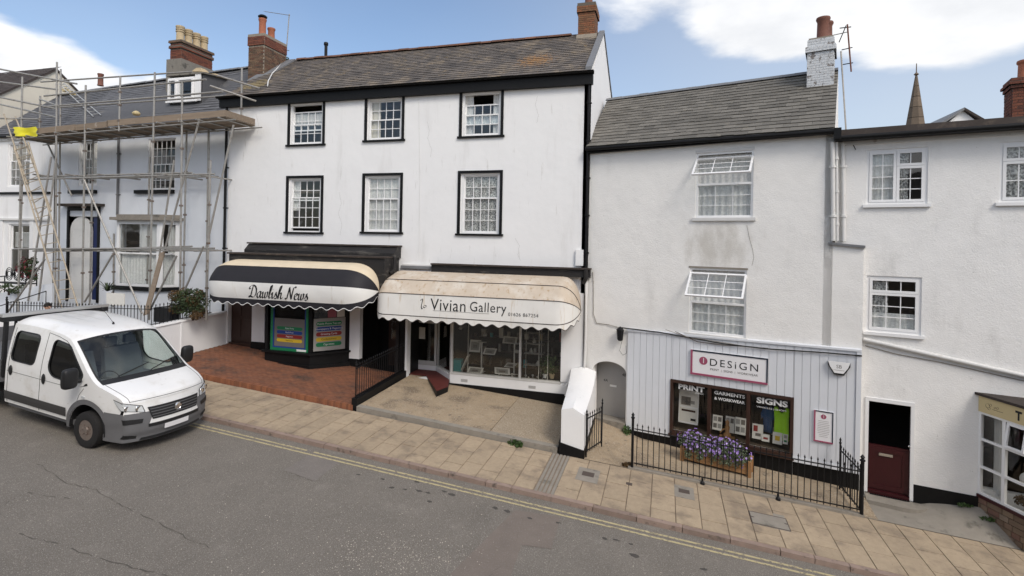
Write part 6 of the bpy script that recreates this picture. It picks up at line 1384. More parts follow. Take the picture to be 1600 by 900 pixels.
# door
a, b, c, d = cd_
bxm(a, a + .07, -.03, .1, c, d).build('door_frame', M['white'], C, FC.M); bxm(b - .07, b, -.03, .1, c, d).build('door_frame', M['white'], C, FC.M); bxm(a + .07, b - .07, -.03, .1, d - .09, d).build('door_frame', M['white'], C, FC.M)
dm = c + (d - c) * .50
dor = bxm(a + .07, b - .07, .06, .11, c + .06, dm).build('lower_door', M['maroon'], C, FC.M)
ring(MB(), a + .1, b - .1, c + .1, dm - .06, .11, .045, .059).build('door_panel', M['maroon'], dor, FC.M)
bxm(a + .06, b - .06, -.02, .11, c - .02, c + .058).build('threshold', M['maroon'], dor, FC.M)
u, z = FC.at(1384, 711, .04); ring(MB(), u - .14, u + .14, z - .032, z + .032, .014, .03, .044).box(u - .12, u + .12, .034, .044, z - .018, z + .018).build('letter_plate', M['chrome'], dor, FC.M)
u, z = FC.at(1421, 697, .04); MB().lathe([(.012, -.05), (.03, -.03), (.03, .0), (.015, .02)], (u, .03, z), 'y', 10).build('knob', M['chrome'], dor, FC.M)
bxm(a - .5, a - .4, .2, 1.8, c - .2, d + .3).build('hall_wall', M['darkroom'], C, FC.M); bxm(b + .2, b + .3, .2, 1.8, c - .2, d + .3).build('hall_wall', M['darkroom'], C, FC.M); bxm(a - .4, b + .2, 1.8, 1.9, c - .2, d + .3).build('hall_wall', M['darkroom'], C, FC.M)
# black base to the right of the door
MB().hexa([(b + .002, -.025, -2), (bay0 + .05, -.025, -2), (bay0 + .05, -.003, -2), (b + .002, -.003, -2), (b + .002, -.025, FC.at(1430, 757)[1]), (bay0 + .05, -.025, FC.at(1525, 775)[1]), (bay0 + .05, -.003, FC.at(1525, 775)[1]), (b + .002, -.003, FC.at(1430, 757)[1])]).build('black_base', M['black'], C, FC.M)
# long sloping pipe
p0, p1 = FC.at(1349, 530, -.06), FC.at(1600, 587, -.06); k = (p1[1] - p0[1]) / (p1[0] - p0[0])
pipe('waste_pipe', 'long white pipe sloping down across the far right house', FC, [(p0[0], -.06, p0[1]), (8.5, -.06, p0[1] + k * (8.5 - p0[0]))], .05, M['white_old'], 0)
pts = [FC.at(*p, -.02) for p in ((1352, 540), (1400, 553), (1470, 566), (1600, 595))]; MB().tube([(p[0], -.02, p[1]) for p in pts], .010, 5).build('cable', M['concrete_grey'], None, FC.M, label='thin cable under the sloping white pipe', cat='cable')
pts = [FC.at(*p, -.03) for p in ((1319, 229), (1326, 224), (1333, 226), (1337, 234))]; MB().tube([(p[0], -.03, p[1]) for p in pts], .010, 5).build('cable', M['iron'], None, FC.M, label='loose black wire ends below the gutter of the far right house', cat='cable')
# canted shop bay
bo = FC.u2w(bay0 + .02, 0, 0); FD_ = Frame(bo.x, bo.y, 69.0); BL = 1.12
bay = thing('shop_bay', FD_.u2w(.5, 0, -.9), 'white glazed bay shop window with cream fascia at the right edge', 'shopfront')
bzs, bzt = FD_.at(1527, 770, 0)[1] - .0, FD_.at(1527, 641, 0)[1]
zA = bzs; zT = bzt; fA, fB = zT + .02, FD_.at(1527, 612, 0)[1]
ends = FD_.u2w(BL, 0, 0); FE = Frame(ends.x, ends.y, 14.0)
for FF, ln, nm in ((FD_, BL, 2), (FE, 2.2, 3)):
    w = ring(MB(), 0, ln, zA, zT, .05, 0, .07)
    for i in range(1, nm): u = ln * i / nm; w.box(u - .035, u + .035, .002, .068, zA + .05, zT - .05)
    for i in range(nm):
        u0, u1 = ln * i / nm + (.035 if i else .05), ln * (i + 1) / nm - (.035 if i < nm - 1 else .05)
        for j in (1, 2): z = zA + (zT - zA) * j / 3; w.box(u0, u1, .004, .066, z - .025, z + .025)
    w = w.build('glazing_frame', M['upvc'], bay, FF.M)
    for i in range(nm):
        for j in range(3): MB().quad((ln * i / nm, .035, zA + (zT - zA) * j / 3), (ln * (i + 1) / nm, .035, zA + (zT - zA) * j / 3), (ln * (i + 1) / nm, .035, zA + (zT - zA) * (j + 1) / 3), (ln * i / nm, .035, zA + (zT - zA) * (j + 1) / 3)).build('pane', M['glassdim'], w, FF.M, fix=False)
    bxm(0, ln, -.02, .1, zT + .002, fB - .06).build('fascia', M['fawn'], bay, FF.M)
    bxm(0, ln, -.03, .1, zA - .07, zA - .002).build('sill', M['maroon'], bay, FF.M)
    x = 0; zc = zA - .075
    MB().box(0, ln, .02, .2, zc - 1.2, zc).build('base_core', M['mortar_dark'], bay, FF.M)
    for rw in range(5):
        x = -.1 * (rw % 2)
        while x < ln:
            l_ = RN.uniform(.16, .34); s0, s1 = max(0, x), min(ln, x + l_)
            if s1 - s0 > .05: bxm(s0 + .008, s1 - .008, RN.uniform(-.012, .004), .05, zc - (rw + 1) * .13 + .01, zc - rw * .13 - .004).build('stone', M['rubble'], bay, FF.M)
            x += l_
MB().slab([(0, -.03), (BL + .03, -.06), (BL + 2.4, .6), (BL + 2.4, 1.2), (0, .9)], 0, .05)
lead = [FD_.u2w(-.06, -.07, 0), FD_.u2w(BL + .03, -.07, 0), FE.u2w(2.3, -.07, 0), FE.u2w(2.3, 1.1, 0), FC.u2w(bay0, -.01, 0)]
MB().slab([(p.x, p.y) for p in lead], fB - .058, fB + .0).build('bay_roof', M['rooffelt'], bay)
# vent light ajar, fascia writing and ornament
t = text_mb('T', .26, thin=.012); ua = FD_.at(1592, 634, -.02)[0]; zt_ = (zT + fB - .06) / 2 - .02; t.v = [V((ua + p.x * .8, -.022, zt_ + p.y)) for p in t.v]; t.build('lettering', M['ink'], bay, FD_.M, fix=False)
u = FD_.at(1547, 627, -.021)[0]; z = (zT + fB - .06) / 2; mb = MB()
for (cx, cz_, r_) in ((0, 0, .05), (.06, .03, .03), (.16, .0, .02), (.22, .01, .025), (.03, -.05, .03)): mb.sweep([V((u - .05 + cx + r_ * math.cos(q * .7), -.022, z + cz_ + r_ * math.sin(q * .7))) for q in range(10)], V((.004, 0, .003)))
mb.sweep([V((u + .05 + .03 * q, -.022, z - .05 + .004 * (q % 2))) for q in range(9)], V((.003, 0, .004))); mb.build('teapot_emblem', M['brownwood'], bay, FD_.M, fix=False)
ring(MB(), .64, 1.05, -.52, 0, .045, 0, .04).build('open_light', M['upvc'], bay, FD_.M @ Matrix.Translation((0, -.01, zT - .05)) @ Matrix.Rotation(rad(-9), 4, 'X'))
r = curtain(bay, FD_, .06, .26, zA + .05, zT - .05, .3, M['greycloth'], 2)
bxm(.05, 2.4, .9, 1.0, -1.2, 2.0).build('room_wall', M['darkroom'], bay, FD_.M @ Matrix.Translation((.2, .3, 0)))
u = .80; MB().lathe([(.02, 0), (.16, .02), (.17, .035), (.1, .03), (.01, .028)], (0, 0, 0), 'y', 20).xf(Matrix.Translation((u, .28, zA + .62))).build('plate', M['white'], None, FD_.M, smooth=True, label='white plate standing in the bay shop window', cat='plate')
mb = MB(); leaves(mb, (.75, .3, zA + .15), .2, .1, .1, 60, .06); mb.build('basket_plant', M['leafred'], None, FD_.M, label='brown dried arrangement low in the bay shop window', cat='plant')
# concrete apron up to the door with a rounded step
czl, czr = FC.at(1430, 781)[1], FC.at(1525, 791)[1]; print('apron', czl, czr, 'door', c); ap = MB(); nx, ny = 26, 8; xA0, xA1 = 4.45, 13.0
def cwall(x): return 15.15 - (x - 4.75) * math.tan(rad(14))
def apz(x, y):
    t = max(0, min(1, (y - 13.72) / max(.2, cwall(x) - 13.72))); zw = czl + (czr - czl) * (x - 5.8) / 1.1
    zd = c - .14
    k = max(0, min(1, (x - 5.55) / .7)); k = k * k * (3 - 2 * k); top = zd * (1 - k) + zw * k
    if x > 6.6: t = max(0, min(1, (y - 13.72) / .8))
    return (ground(x) + .147) * (1 - t) + top * t
ap.grid(lambda s, t: (xA0 + (xA1 - xA0) * s, 13.71 + (cwall(xA0 + (xA1 - xA0) * s) + .2 - 13.71) * t, apz(xA0 + (xA1 - xA0) * s, 13.71 + (cwall(xA0 + (xA1 - xA0) * s) + .2 - 13.71) * t)), nx, ny).build('path', M['concrete_grey'], kind='structure', smooth=True)
ds = FC.u2w((a + b) / 2, 0, 0); st = thing('door_step', (ds.x, ds.y - .2, c - .1), 'rounded worn concrete step below the maroon door', 'step')
pts = [(a + .02, -.004), (b + .35, -.03)] + [(b + .30 - .55 * (1 - math.cos(q * math.pi / 12)) * 1.0, -.06 - .42 * math.sin(q * math.pi / 12)) for q in range(0, 7)] + [(a + .02, -.46)]
MB().slab(pts, c - .5, c - .03).build('tread', M['concrete_grey'], st, FC.M)
mb = MB(); mb.box(a + .12, b - .08, -.075, -.03, c - .026, c - .02)
for i in range(16): u = a + .13 + (b - a - .24) * i / 16; mb.box(u, u + .02, -.09, -.03, c - .019, c - .012)
mb.build('scraper', M['iron'], st, FC.M)
for (px, py) in ((1508, 806), (1545, 822)):
    p = on_ground(px, py, -.55); mb = MB(); leaves(mb, (p.x, p.y, apz(p.x, p.y) + .03), .16, .06, .035, 60, .04); mb.build('weed', M['leaf'], None, label='low weed growing in the concrete below the %s' % ('bay window' if px > 1520 else 'black wall base'), cat='weed')
# brick chimney behind
cy0 = 2.0; cu0, cu1 = FC.at(1582, 140, cy0)[0], FC.at(1582, 140, cy0)[0] + .75; zc1 = FC.at(1590, 120, cy0)[1]
ch = thing('chimney', FC.u2w(cu0 + .3, cy0 + .3, ct), 'red brick chimney with corbelled top at the far right edge', 'chimney')
brick_stack(ch, FC, cu0, cu1, cy0, cy0 + .7, ct - .05, zc1 - .28, M['brickred'], M['mortar_dark']); 
for k in range(3): brick_stack(ch, FC, cu0 - .04 * (k + 1 if k < 2 else 1), cu1 + .04 * (k + 1 if k < 2 else 1), cy0 - .04 * (k + 1 if k < 2 else 1), cy0 + .7, zc1 - .275 + k * .09, zc1 - .2 + k * .09, M['brickred'], M['mortar_dark'])
pot(ch, FC, cu0 + .32, cy0 + .35, zc1 - .02, .15, .5, M['terracotta'])

# ================================================================== the pale blue and white terrace on the left
FD = Frame(-26.2, 17.2, 0)
uR = 9.56; uS = FD.at(86, 300)[0]; uL = FD.at(105, 148, 2.8)[0] - .6
dez = FD.at(220, 198, -.2)[1]; rl0 = FD.at(105, 148, 2.8); rl1 = FD.at(385, 107, 2.8); drs = (rl1[1] - rl0[1]) / (rl1[0] - rl0[0]); drz = lambda u: rl0[1] + drs * (u - rl0[0])
print('D uS', uS, 'uL', uL, 'eave', dez, 'ridge', rl0, rl1)
D = thing('blue_house', FD.u2w(5, 3, 1), 'pale blue rendered terraced house behind the scaffolding', 'building')
E_ = thing('white_house', FD.u2w(-2, 3, 1.4), 'white rendered terraced house at the left edge behind the ladder', 'building')
dw1 = FD.rect(122, 220, 152, 290); dw2 = FD.rect(231, 216, 274, 297); ddo = FD.rect(108, 338, 153, 468)
bayx = FD.rect(190, 345, 280, 446)
hD = [dw1, dw2, (bayx[0] + .05, bayx[1] - .05, bayx[2], bayx[3]), ddo]
mb = holed(MB(), uS, uR, -.5, dez, hD, 0, .16); mb.quad((uR, 0, -.5), (uR, 6, -.5), (uR, 6, dez), (uR, 0, dez)); mb.build('wall', M['blue_render'], D, FD.M)
bxm(uS, uR - .05, 5.9, 6, -.5, dez).build('back_wall', M['blue_render'], D, FD.M)
for z in (1.2, 4.6): bxm(uS + .02, uR - .02, .2, 5.8, z, z + .12).build('upper_floor', M['floorboard'], D, FD.M)
bxm(uS + .02, uR - .02, 1.9, 2.0, 1.33, 4.58).build('room_wall', M['greyp'], D, FD.M); bxm(uS + .02, uR - .02, 1.9, 2.0, 4.74, dez).build('room_wall', M['greyp'], D, FD.M)
sash(D, FD, *dw1, 4, 2, 3, y=.06, fr=.07, dress=[(0, .2, 0, 1, 'net')]); sash(D, FD, *dw2, 5, 3, 3, y=.06, fr=.07, lift=.0)
for (p0, p1, py) in ((110, 152, 301), (213, 273, 301)):
    u0, z = FD.at(p0, py); u1 = FD.at(p1, py)[0]; bxm(u0, u1, -.12, .02, z - .05, z + .10).build('window_sill', M['black'], D, FD.M)
# roof over both houses, each its own half
for (ob, a, b, cap) in ((D, uS, uR, 230), (E_, uL, uS - .01, 60)):
    rf = MB().hexa([(a, -.22, dez - .08), (b, -.22, dez - .08), (b, 2.8, drz(b) - .08), (a, 2.8, drz(a) - .08), (a, -.22, dez - .03), (b, -.22, dez - .03), (b, 2.8, drz(b) - .04), (a, 2.8, drz(a) - .04)])
    rf.hexa([(a, 2.8, drz(a) - .08), (b, 2.8, drz(b) - .08), (b, 6.2, dez), (a, 6.2, dez), (a, 2.8, drz(a) - .04), (b, 2.8, drz(b) - .04), (b, 6.2, dez + .05), (a, 6.2, dez + .05)])
    rf = rf.build('roof', M['slateD'], ob, FD.M)
    prop_slates(rf, FD, (a, -.22, dez - .03), (b, -.22, dez - .03), (a, 2.8, drz(a) - .04), (b, 2.8, drz(b) - .04), M['slateD'], .30, .20, cap=cap)
    ridge_tiles(rf, FD, (a, 2.8, drz(a) + .02), (b, 2.8, drz(b) + .02), M['lead'])
    bxm(a, b, -.12, -.003, dez - .28, dez - .09).build('fascia', M['white_old'], ob, FD.M); MB().tube([(a, -.2, dez - .12), (b, -.2, dez - .12)], .055, 8).build('gutter', M['black'], ob, FD.M)
u = FD.at(187, 260)[0]; pipe('downpipe', 'dark downpipe between the two upper windows of the blue house', FD, [(u, -.07, dez - .2), (u, -.07, FD.at(187, 336)[1])], .045, M['vangrey'], 2)
# door: black surround, canopy, white arch panel, blue leaf
a, b, c, d = ddo
bxm(a - .10, a, -.06, .16, c - .1, d + .25).build('door_surround', M['black'], D, FD.M); bxm(b, b + .10, -.06, .16, c - .1, d + .25).build('door_surround', M['black'], D, FD.M); bxm(a - .1, b + .1, -.05, .16, d + .252, d + .42).build('door_surround', M['black'], D, FD.M)
bxm(a, b, .04, .1, d - .02, d + .25).build('transom_panel', M['white_old'], D, FD.M)
bxm(a - .35, b + .35, -.35, -.003, d + .44, d + .54).build('door_canopy', M['rooffelt'], D, FD.M)
am = a + (b - a) * .74; zc = d - (am - a) / 2
pts = [(a, c), (am, c)] + [((a + am) / 2 + (am - a) / 2 * math.cos(q * math.pi / 10), zc - .02 + (am - a) / 2 * math.sin(q * math.pi / 10)) for q in range(11)]
pn_ = MB().prism(pts, .02, .10).build('arched_panel', M['white_old'], D, FD.M)
for (z0, z1) in ((.12, .42), (.50, .85)): ring(MB(), a + .14, am - .14, c + (d - c) * z0, c + (d - c) * z1, .02, .008, .019).build('moulding', M['white_old'], pn_, FD.M)
bxm(am + .002, b, .11, .16, c, d).build('blue_door', M['blue'], D, FD.M); bxm(a, b, .165, .17, c, d).build('door_back', M['black'], D, FD.M)
# bay window with stone canopy
a, b, c, d = bayx; py = -.55; plan = [(a, 0), (a + .42, py), (b - .42, py), (b, 0)]
def walls(plan, z0, z1, t, nm, m_):
    for i in range(len(plan) - 1):
        (x0, y0), (x1, y1) = plan[i], plan[i + 1]; l_ = math.hypot(x1 - x0, y1 - y0); q = FD.u2w(x0, y0, 0); yield Frame(q.x, q.y, -math.degrees(math.atan2(y1 - y0, x1 - x0))), l_
bw_ = thing('bay_window', FD.u2w((a + b) / 2, py / 2, c - .6), 'white bay window with grey stone canopy on the blue house', 'bay window')
for FF, l_ in walls(plan, c, d, 0, '', 0):
    w = ring(MB(), 0, l_, c, d, .14, 0, .08, .1, .16).box(.14, l_ - .14, .01, .07, (c + d) / 2 - .03, (c + d) / 2 + .03).build('sash_frame', M['white'], bw_, FF.M)
    for (z0, z1) in ((c + .1, (c + d) / 2 - .03), ((c + d) / 2 + .03, d - .16)): MB().quad((.12, .04, z0 - .01), (l_ - .12, .04, z0 - .01), (l_ - .12, .04, z1 + .01), (.12, .04, z1 + .01)).build('pane', M['glass'], w, FF.M, fix=False)
    curtain(w, FF, .12, l_ - .12, c + .1, (c + d) / 2, .14, M['net'], max(2, int(l_ * 6))); curtain(w, FF, l_ * .45, l_ - .12, (c + d) / 2, d - .1, .16, M['greycloth'], 3)
def grow(e): return [(a - e, .0), (a + .42 - e * .8, py - e), (b - .42 + e * .8, py - e), (b + e, .0)]
MB().slab(grow(.03), -.2, c - .16).build('bay_base', M['blue_render'], bw_, FD.M); MB().slab(grow(.12), c - .158, c - .002).build('bay_sill', M['black'], bw_, FD.M)
MB().slab(grow(.20), d + .002, d + .12).build('canopy', M['concrete_grey'], bw_, FD.M); MB().slab(grow(.02), d + .122, d + .24).build('canopy_top', M['concrete_grey'], bw_, FD.M)
# dormer
yd = .75; a, b, c, d = FD.rect(262, 121, 304, 157, yd); dm_ = thing('dormer', FD.u2w((a + b) / 2, yd, c), 'white framed dormer window on the blue house roof', 'dormer')
ring(MB(), a, b, c, d, .07, yd, yd + .1).box((a + b) / 2 - .24, (a + b) / 2 - .16, yd, yd + .09, c + .07, d - .07).build('frame', M['white'], dm_, FD.M)
for (x0, x1, nm) in ((a + .05, (a + b) / 2 - .24, 'side_light'), ((a + b) / 2 - .12, b - .07, 'casement')):
    ring(MB(), x0, x1, c + .07, d - .07, .06, yd - .05, yd + .04).build(nm, M['white'], dm_, FD.M); MB().quad((x0, yd + .0, c + .1), (x1, yd + .0, c + .1), (x1, yd + .0, d - .1), (x0, yd + .0, d - .1)).build('pane', M['glass'], dm_, FD.M, fix=False)
ring(MB(), b + .02, b + .30, c - .05, d + .15, .03, yd, yd + .05).box(b + .05, b + .27, yd + .01, yd + .04, c, d + .12).build('open_shutter', M['white'], dm_, FD.M)
bxm(a - .05, b + .1, yd - .06, yd + .02, c - .08, c - .002).build('sill', M['white'], dm_, FD.M)
MB().poly([(a, yd + .1, c - .2), (a, yd + .1, d + .1), (a, yd + 1.6, d + .3), (a, yd + 1.6, c)], (.05, 0, 0)).build('cheek', M['slateD'], dm_, FD.M)
MB().poly([(b + .3, yd + .1, c - .2), (b + .3, yd + .1, d + .1), (b + .3, yd + 1.6, d + .3), (b + .3, yd + 1.6, c)], (.05, 0, 0)).build('cheek', M['slateD'], dm_, FD.M)
MB().hexa([(a - .1, yd - .02, d + .1), (b + .45, yd - .02, d + .1), (b + .45, yd + 1.7, d + .3), (a - .1, yd + 1.7, d + .3), (a - .1, yd - .02, d + .15), (b + .45, yd - .02, d + .15), (b + .45, yd + 1.7, d + .36), (a - .1, yd + 1.7, d + .36)]).build('dormer_roof', M['greystone'], dm_, FD.M)
# four pot chimney
cy0 = 1.9; cu0, cu1 = FD.at(266, 80, cy0)[0], FD.at(283, 80, cy0)[0]; z_t, z_b, z_s = FD.at(274, 63, cy0)[1], FD.at(274, 93, cy0)[1], FD.at(274, 120, cy0)[1]; cy1 = cy0 + 1.75
ch = thing('chimney', FD.u2w((cu0 + cu1) / 2, cy0 + .8, z_s), 'dark red brick chimney with four buff pots in a row', 'chimney')
bxm(cu0 - .1, cu1 + .12, cy0 - .1, cy1 + .1, z_s - 1.2, z_b).build('rendered_base', M['greystone'], ch, FD.M)
brick_stack(ch, FD, cu0, cu1, cy0, cy1, z_b + .002, z_t - .38, M['brickred'], M['mortar_dark'], bl=.22); brick_stack(ch, FD, cu0 - .05, cu1 + .05, cy0 - .05, cy1 + .05, z_t - .37, z_t - .24, M['brickred'], M['mortar_dark'], bl=.22)
brick_stack(ch, FD, cu0 - .0, cu1 + .0, cy0, cy1, z_t - .235, z_t - .12, M['brickred'], M['mortar_dark'], bl=.22); brick_stack(ch, FD, cu0 - .06, cu1 + .06, cy0 - .06, cy1 + .06, z_t - .115, z_t, M['brickdark'], M['mortar_dark'], bl=.22)
for k in range(4): pot(ch, FD, (cu0 + cu1) / 2, cy0 + .22 + k * .44, z_t, .165, .72, M['buff'], bands=(.46, .56))
# white house, windows
ww1 = FD.rect(14, 224, 48, 292); ww2 = FD.rect(14, 350, 49, 428)
mb = holed(MB(), uL, uS - .004, -.5, dez, [ww1, ww2], -.04, .16); mb.build('wall', M['renderA'], E_, FD.M)
bxm(uL, uS - .05, 5.9, 6, -.5, dez).build('back_wall', M['renderA'], E_, FD.M); bxm(uL, uS - .05, 1.5, 1.6, -.5, dez).build('room_wall', M['greyp'], E_, FD.M)
sash(E_, FD, *ww1, 4, 2, 3, y=.02, fr=.07); 
w = sash(E_, FD, *ww2, 2, 1, 1, y=.02, fr=.08)
for i in range(13): z = (ww2[2] + ww2[3]) / 2 + .08 + i * .055; MB().hexa([(ww2[0] + .12, .16, z), (ww2[1] - .12, .16, z), (ww2[1] - .12, .20, z + .03), (ww2[0] + .12, .20, z + .03), (ww2[0] + .12, .162, z + .006), (ww2[1] - .12, .162, z + .006), (ww2[1] - .12, .202, z + .036), (ww2[0] + .12, .202, z + .036)]).build('blind_slat', M['white_old'], w, FD.M)
z = FD.at(30, 302)[1]; bxm(uL, uS - .2, -.12, -.042, z - .05, z + .05).build('black_band', M['black'], E_, FD.M); z = FD.at(30, 343)[1]; bxm(uL, uS - .2, -.14, -.042, z - .04, z + .05).build('cornice', M['white_old'], E_, FD.M)
for px in (4, 52): u = FD.at(px, 400)[0]; bxm(u - .12, u + .12, -.10, -.042, .8, z - .042).build('pilaster', M['white'], E_, FD.M)
# cream gabled house beyond
Yr = 20.6; pk = on_y(88, 109, Yr); xg = pk.x; zr_ = pk.z; G = thing('gabled_house', (xg - 4, Yr, 2), 'cream gabled house with dark slate roof at upper left', 'building')
pit = .80; fe = (17.0, zr_ - pit * (Yr - 17.0)); be = (23.4, zr_ - pit * 2.8)
MB().poly([(xg, fe[0], 2), (xg, be[0], 2), (xg, be[0], be[1]), (xg, Yr, zr_ - .02), (xg, fe[0], fe[1])], (-.3, 0, 0)).build('gable_wall', M['cream_render'], G)
bxm(xg - 9, xg - .301, 17.0, 17.3, 2, fe[1]).build('wall', M['cream_render'], G)
rf = MB().hexa([(xg - 9, fe[0] - .25, fe[1] - .2 - .05), (xg + .08, fe[0] - .25, fe[1] - .2 - .05), (xg + .08, Yr, zr_ - .05), (xg - 9, Yr, zr_ - .05), (xg - 9, fe[0] - .25, fe[1] - .2), (xg + .08, fe[0] - .25, fe[1] - .2), (xg + .08, Yr, zr_ + .05), (xg - 9, Yr, zr_ + .05)])
rf.hexa([(xg - 9, Yr, zr_ - .05), (xg + .08, Yr, zr_ - .05), (xg + .08, be[0] + .2, be[1] - .2), (xg - 9, be[0] + .2, be[1] - .2), (xg - 9, Yr, zr_ + .05), (xg + .08, Yr, zr_ + .05), (xg + .08, be[0] + .2, be[1] - .1), (xg - 9, be[0] + .2, be[1] - .1)])
rf = rf.build('roof', M['slateE'], G); prop_slates(rf, WF, (xg - 6, fe[0] - .25, fe[1] - .2), (xg + .08, fe[0] - .25, fe[1] - .2), (xg - 6, Yr, zr_ + .05), (xg + .08, Yr, zr_ + .05), M['slateE'], .3, .2, cap=120)
p = on_y(114, 128, 23.2); pot(G, WF, xg - .1, 23.0, p.z - .45, .14, .7, M['terradark'])

# ------------------------------------------------------------------ front gardens
gw = thing('garden_wall', (-16.6, 15.4, .6), 'low white boundary wall between the blue house garden and brick forecourt', 'wall')
zt = 2.02
MB().hexa([(-16.78, 13.75, -.3), (-16.55, 13.75, -.3), (-16.55, 17.1, -.3), (-16.78, 17.1, -.3), (-16.78, 13.75, 1.86), (-16.55, 13.75, 1.86), (-16.55, 17.1, zt), (-16.78, 17.1, zt)]).build('wall', M['renderA'], gw)
MB().hexa([(-16.82, 13.70, 1.861), (-16.51, 13.70, 1.861), (-16.51, 17.1, zt + .001), (-16.82, 17.1, zt + .001), (-16.80, 13.72, 1.92), (-16.53, 13.72, 1.92), (-16.53, 17.1, zt + .06), (-16.80, 17.1, zt + .06)]).build('coping', M['renderA'], gw)
bxm(-16.549, -16.52, 14.95, 15.02, .5, 1.9).build('wall_strip', M['white'], gw)
MB().hexa([(-24.2, 13.75, .2), (-16.79, 13.75, -.2), (-16.79, 13.95, -.2), (-24.2, 13.95, .2), (-24.2, 13.75, 1.66), (-16.79, 13.75, 1.84), (-16.79, 13.95, 1.84), (-24.2, 13.95, 1.66)]).build('front_wall', M['renderA'], gw)
MB().grid(lambda s, t: (-33 + 16.2 * s, 13.96 + 3.3 * t, 1.2 + .0763 * (16.8 - 16.2 * s) * .45), 6, 3).build('garden', M['soil'], kind='structure')
gr_ = thing('garden_railing', (-20, 13.85, 1.7), 'black spiked railing along the front of the blue house garden', 'railing')
railing(gr_, [(-23.6, 13.85, 1.66), (-16.68, 13.85, 1.86), (-16.68, 16.4, 1.98)], .72, M['iron'], gap=.15, r=.011, post=[((-23.6, 13.85, 1.6), .86, .03)])
# pale sloping wall and handrail beside the steps
st = thing('step_wall', (-26, 14.6, 1.6), 'pale sloping wall with handrail beside the white house steps', 'wall')
p0, p1 = on_y(0, 462, 15.4), on_y(86, 442, 15.6)
MB().poly([(p0.x - 2, 15.4, p0.z - .25), (p1.x, 15.5, p1.z), (p1.x, 15.5, 1), (p0.x - 2, 15.4, 1)], (0, .18, 0)).build('wall', M['blue_render'], st)
h0, h1 = on_y(0, 478, 15.2), on_y(72, 455, 15.2); MB().tube([h0, h1, h1 + V((0, 0, -.9))], .02, 6).build('handrail', M['iron'], st)
bn = thing('garden_bench', tuple(on_y(25, 445, 16.2)), 'ornate black iron garden bench in front of the white house', 'bench')
b0, b1 = on_y(8, 448, 16.2), on_y(58, 446, 16.2); zB = b0.z - .05
for i in range(4):
    x = b0.x + (b1.x - b0.x) * (i + .5) / 4; w_ = (b1.x - b0.x) / 4.4
    for k in range(3): MB().tube([V((x + w_ * (.5 - .12 * k) * math.cos(q * .5236), 16.2, zB + .62 + (.28 - .08 * k) * math.sin(q * .5236))) for q in range(13)], .016, 5).build('scroll', M['iron'], bn)
MB().box(b0.x, b1.x, 15.75, 16.2, zB + .25, zB + .29).build('seat', M['iron'], bn)
for x in (b0.x, b1.x):
    for y in (15.78, 16.18): MB().tube([(x, y, zB - .3), (x, y, zB + .5)], .022, 6).build('leg', M['iron'], bn)
    MB().tube([(x, 15.76, zB + .48), (x, 16.2, zB + .52)], .022, 6).build('armrest', M['iron'], bn)
def bush(name, label, px, py, Y, rx, rz, n, lm, s, fm=None, fn=0, cat='plant'):
    p = on_y(px, py, Y); r = thing(name, (p.x, Y, p.z - rz), label, cat); mb = MB()
    for k in range(14):
        q_ = RN.uniform(.5, 1.1); c_ = (p.x + RN.uniform(-.95, .95) * rx, Y + RN.uniform(-.6, .5) * rx, p.z + RN.uniform(-.75, .75) * rz); leaves(mb, c_, rx * .36 * q_, rx * .36 * q_, rz * .42 * q_, int(n / 14 * q_), s)
    mb.build('leaves', M[lm], r, fix=False, kind='stuff'); MB().tube([(p.x, Y, p.z - rz * 1.2), (p.x, Y, p.z)], .04, 6).build('stem', M['brownwood'], r)
    for k in range(5): a = k * 1.3; MB().tube([(p.x, Y, p.z - rz * .6), (p.x + rx * .6 * math.cos(a), Y + rx * .5 * math.sin(a), p.z + rz * .5)], [.025, .008], 5).build('branch', M['brownwood'], r)
    if fm:
        mb = MB(); leaves(mb, (p.x, Y - rx * .2, p.z + rz * .1), rx * 1.05, rx * .9, rz * 1.0, fn, s * 1.1); mb.build('flowers', M[fm], r, fix=False, kind='stuff')
bush('flowering_shrub', 'red flowered shrub in front of the white house window', 47, 420, 15.9, .42, .50, 900, 'leafdark', .05, 'petalred', 200)
bush('shrub', 'bronze green shrub behind the garden railing right of bay window', 302, 474, 15.4, .66, .52, 4200, 'leafred', .045, 'leafdark', 1400)
bush('shrub', 'dark low hedge at the left edge below the iron bench', 14, 452, 15.3, .6, .2, 500, 'leafdark', .05)
# spiky palm by the door
p = on_y(168, 455, 15.9); r = thing('palm_plant', tuple(p), 'small spiky palm beside the blue front door', 'plant')
for k in range(26):
    a = RN.uniform(0, 6.28); e = RN.uniform(.3, 1.2); ln = RN.uniform(.5, .85); d_ = V((math.cos(a) * math.cos(e), math.sin(a) * math.cos(e), math.sin(e))); s_ = V((-math.sin(a), math.cos(a), 0)) * .022
    q = [p + d_ * ln * t + V((0, 0, -.35 * ln * t * t)) for t in (0, .35, .7, 1)]; mb = MB(); mb.v += [q[0] - s_, q[0] + s_, q[1] - s_ * 1.3, q[1] + s_ * 1.3, q[2] - s_ * .8, q[2] + s_ * .8, q[3]]; mb.f += [(0, 1, 3, 2), (2, 3, 5, 4), (4, 5, 6)]; mb.build('frond', M['leafdark'], r, fix=False)
a = on_y(166, 476, 15.3); b = on_y(194, 459, 15.3); bxm(a.x, b.x, 15.3, 15.34, a.z, b.z).build('board', M['paper'], None, label='buff sheet of board leaning behind the garden railing', cat='board')
a = on_y(240, 490, 15.2); b = on_y(266, 482, 15.2); bxm(a.x, b.x, 15.2, 15.6, a.z - .3, b.z).build('plant_trough', M['vanblack'], None, label='black trough on the ground below the bay window', cat='trough')

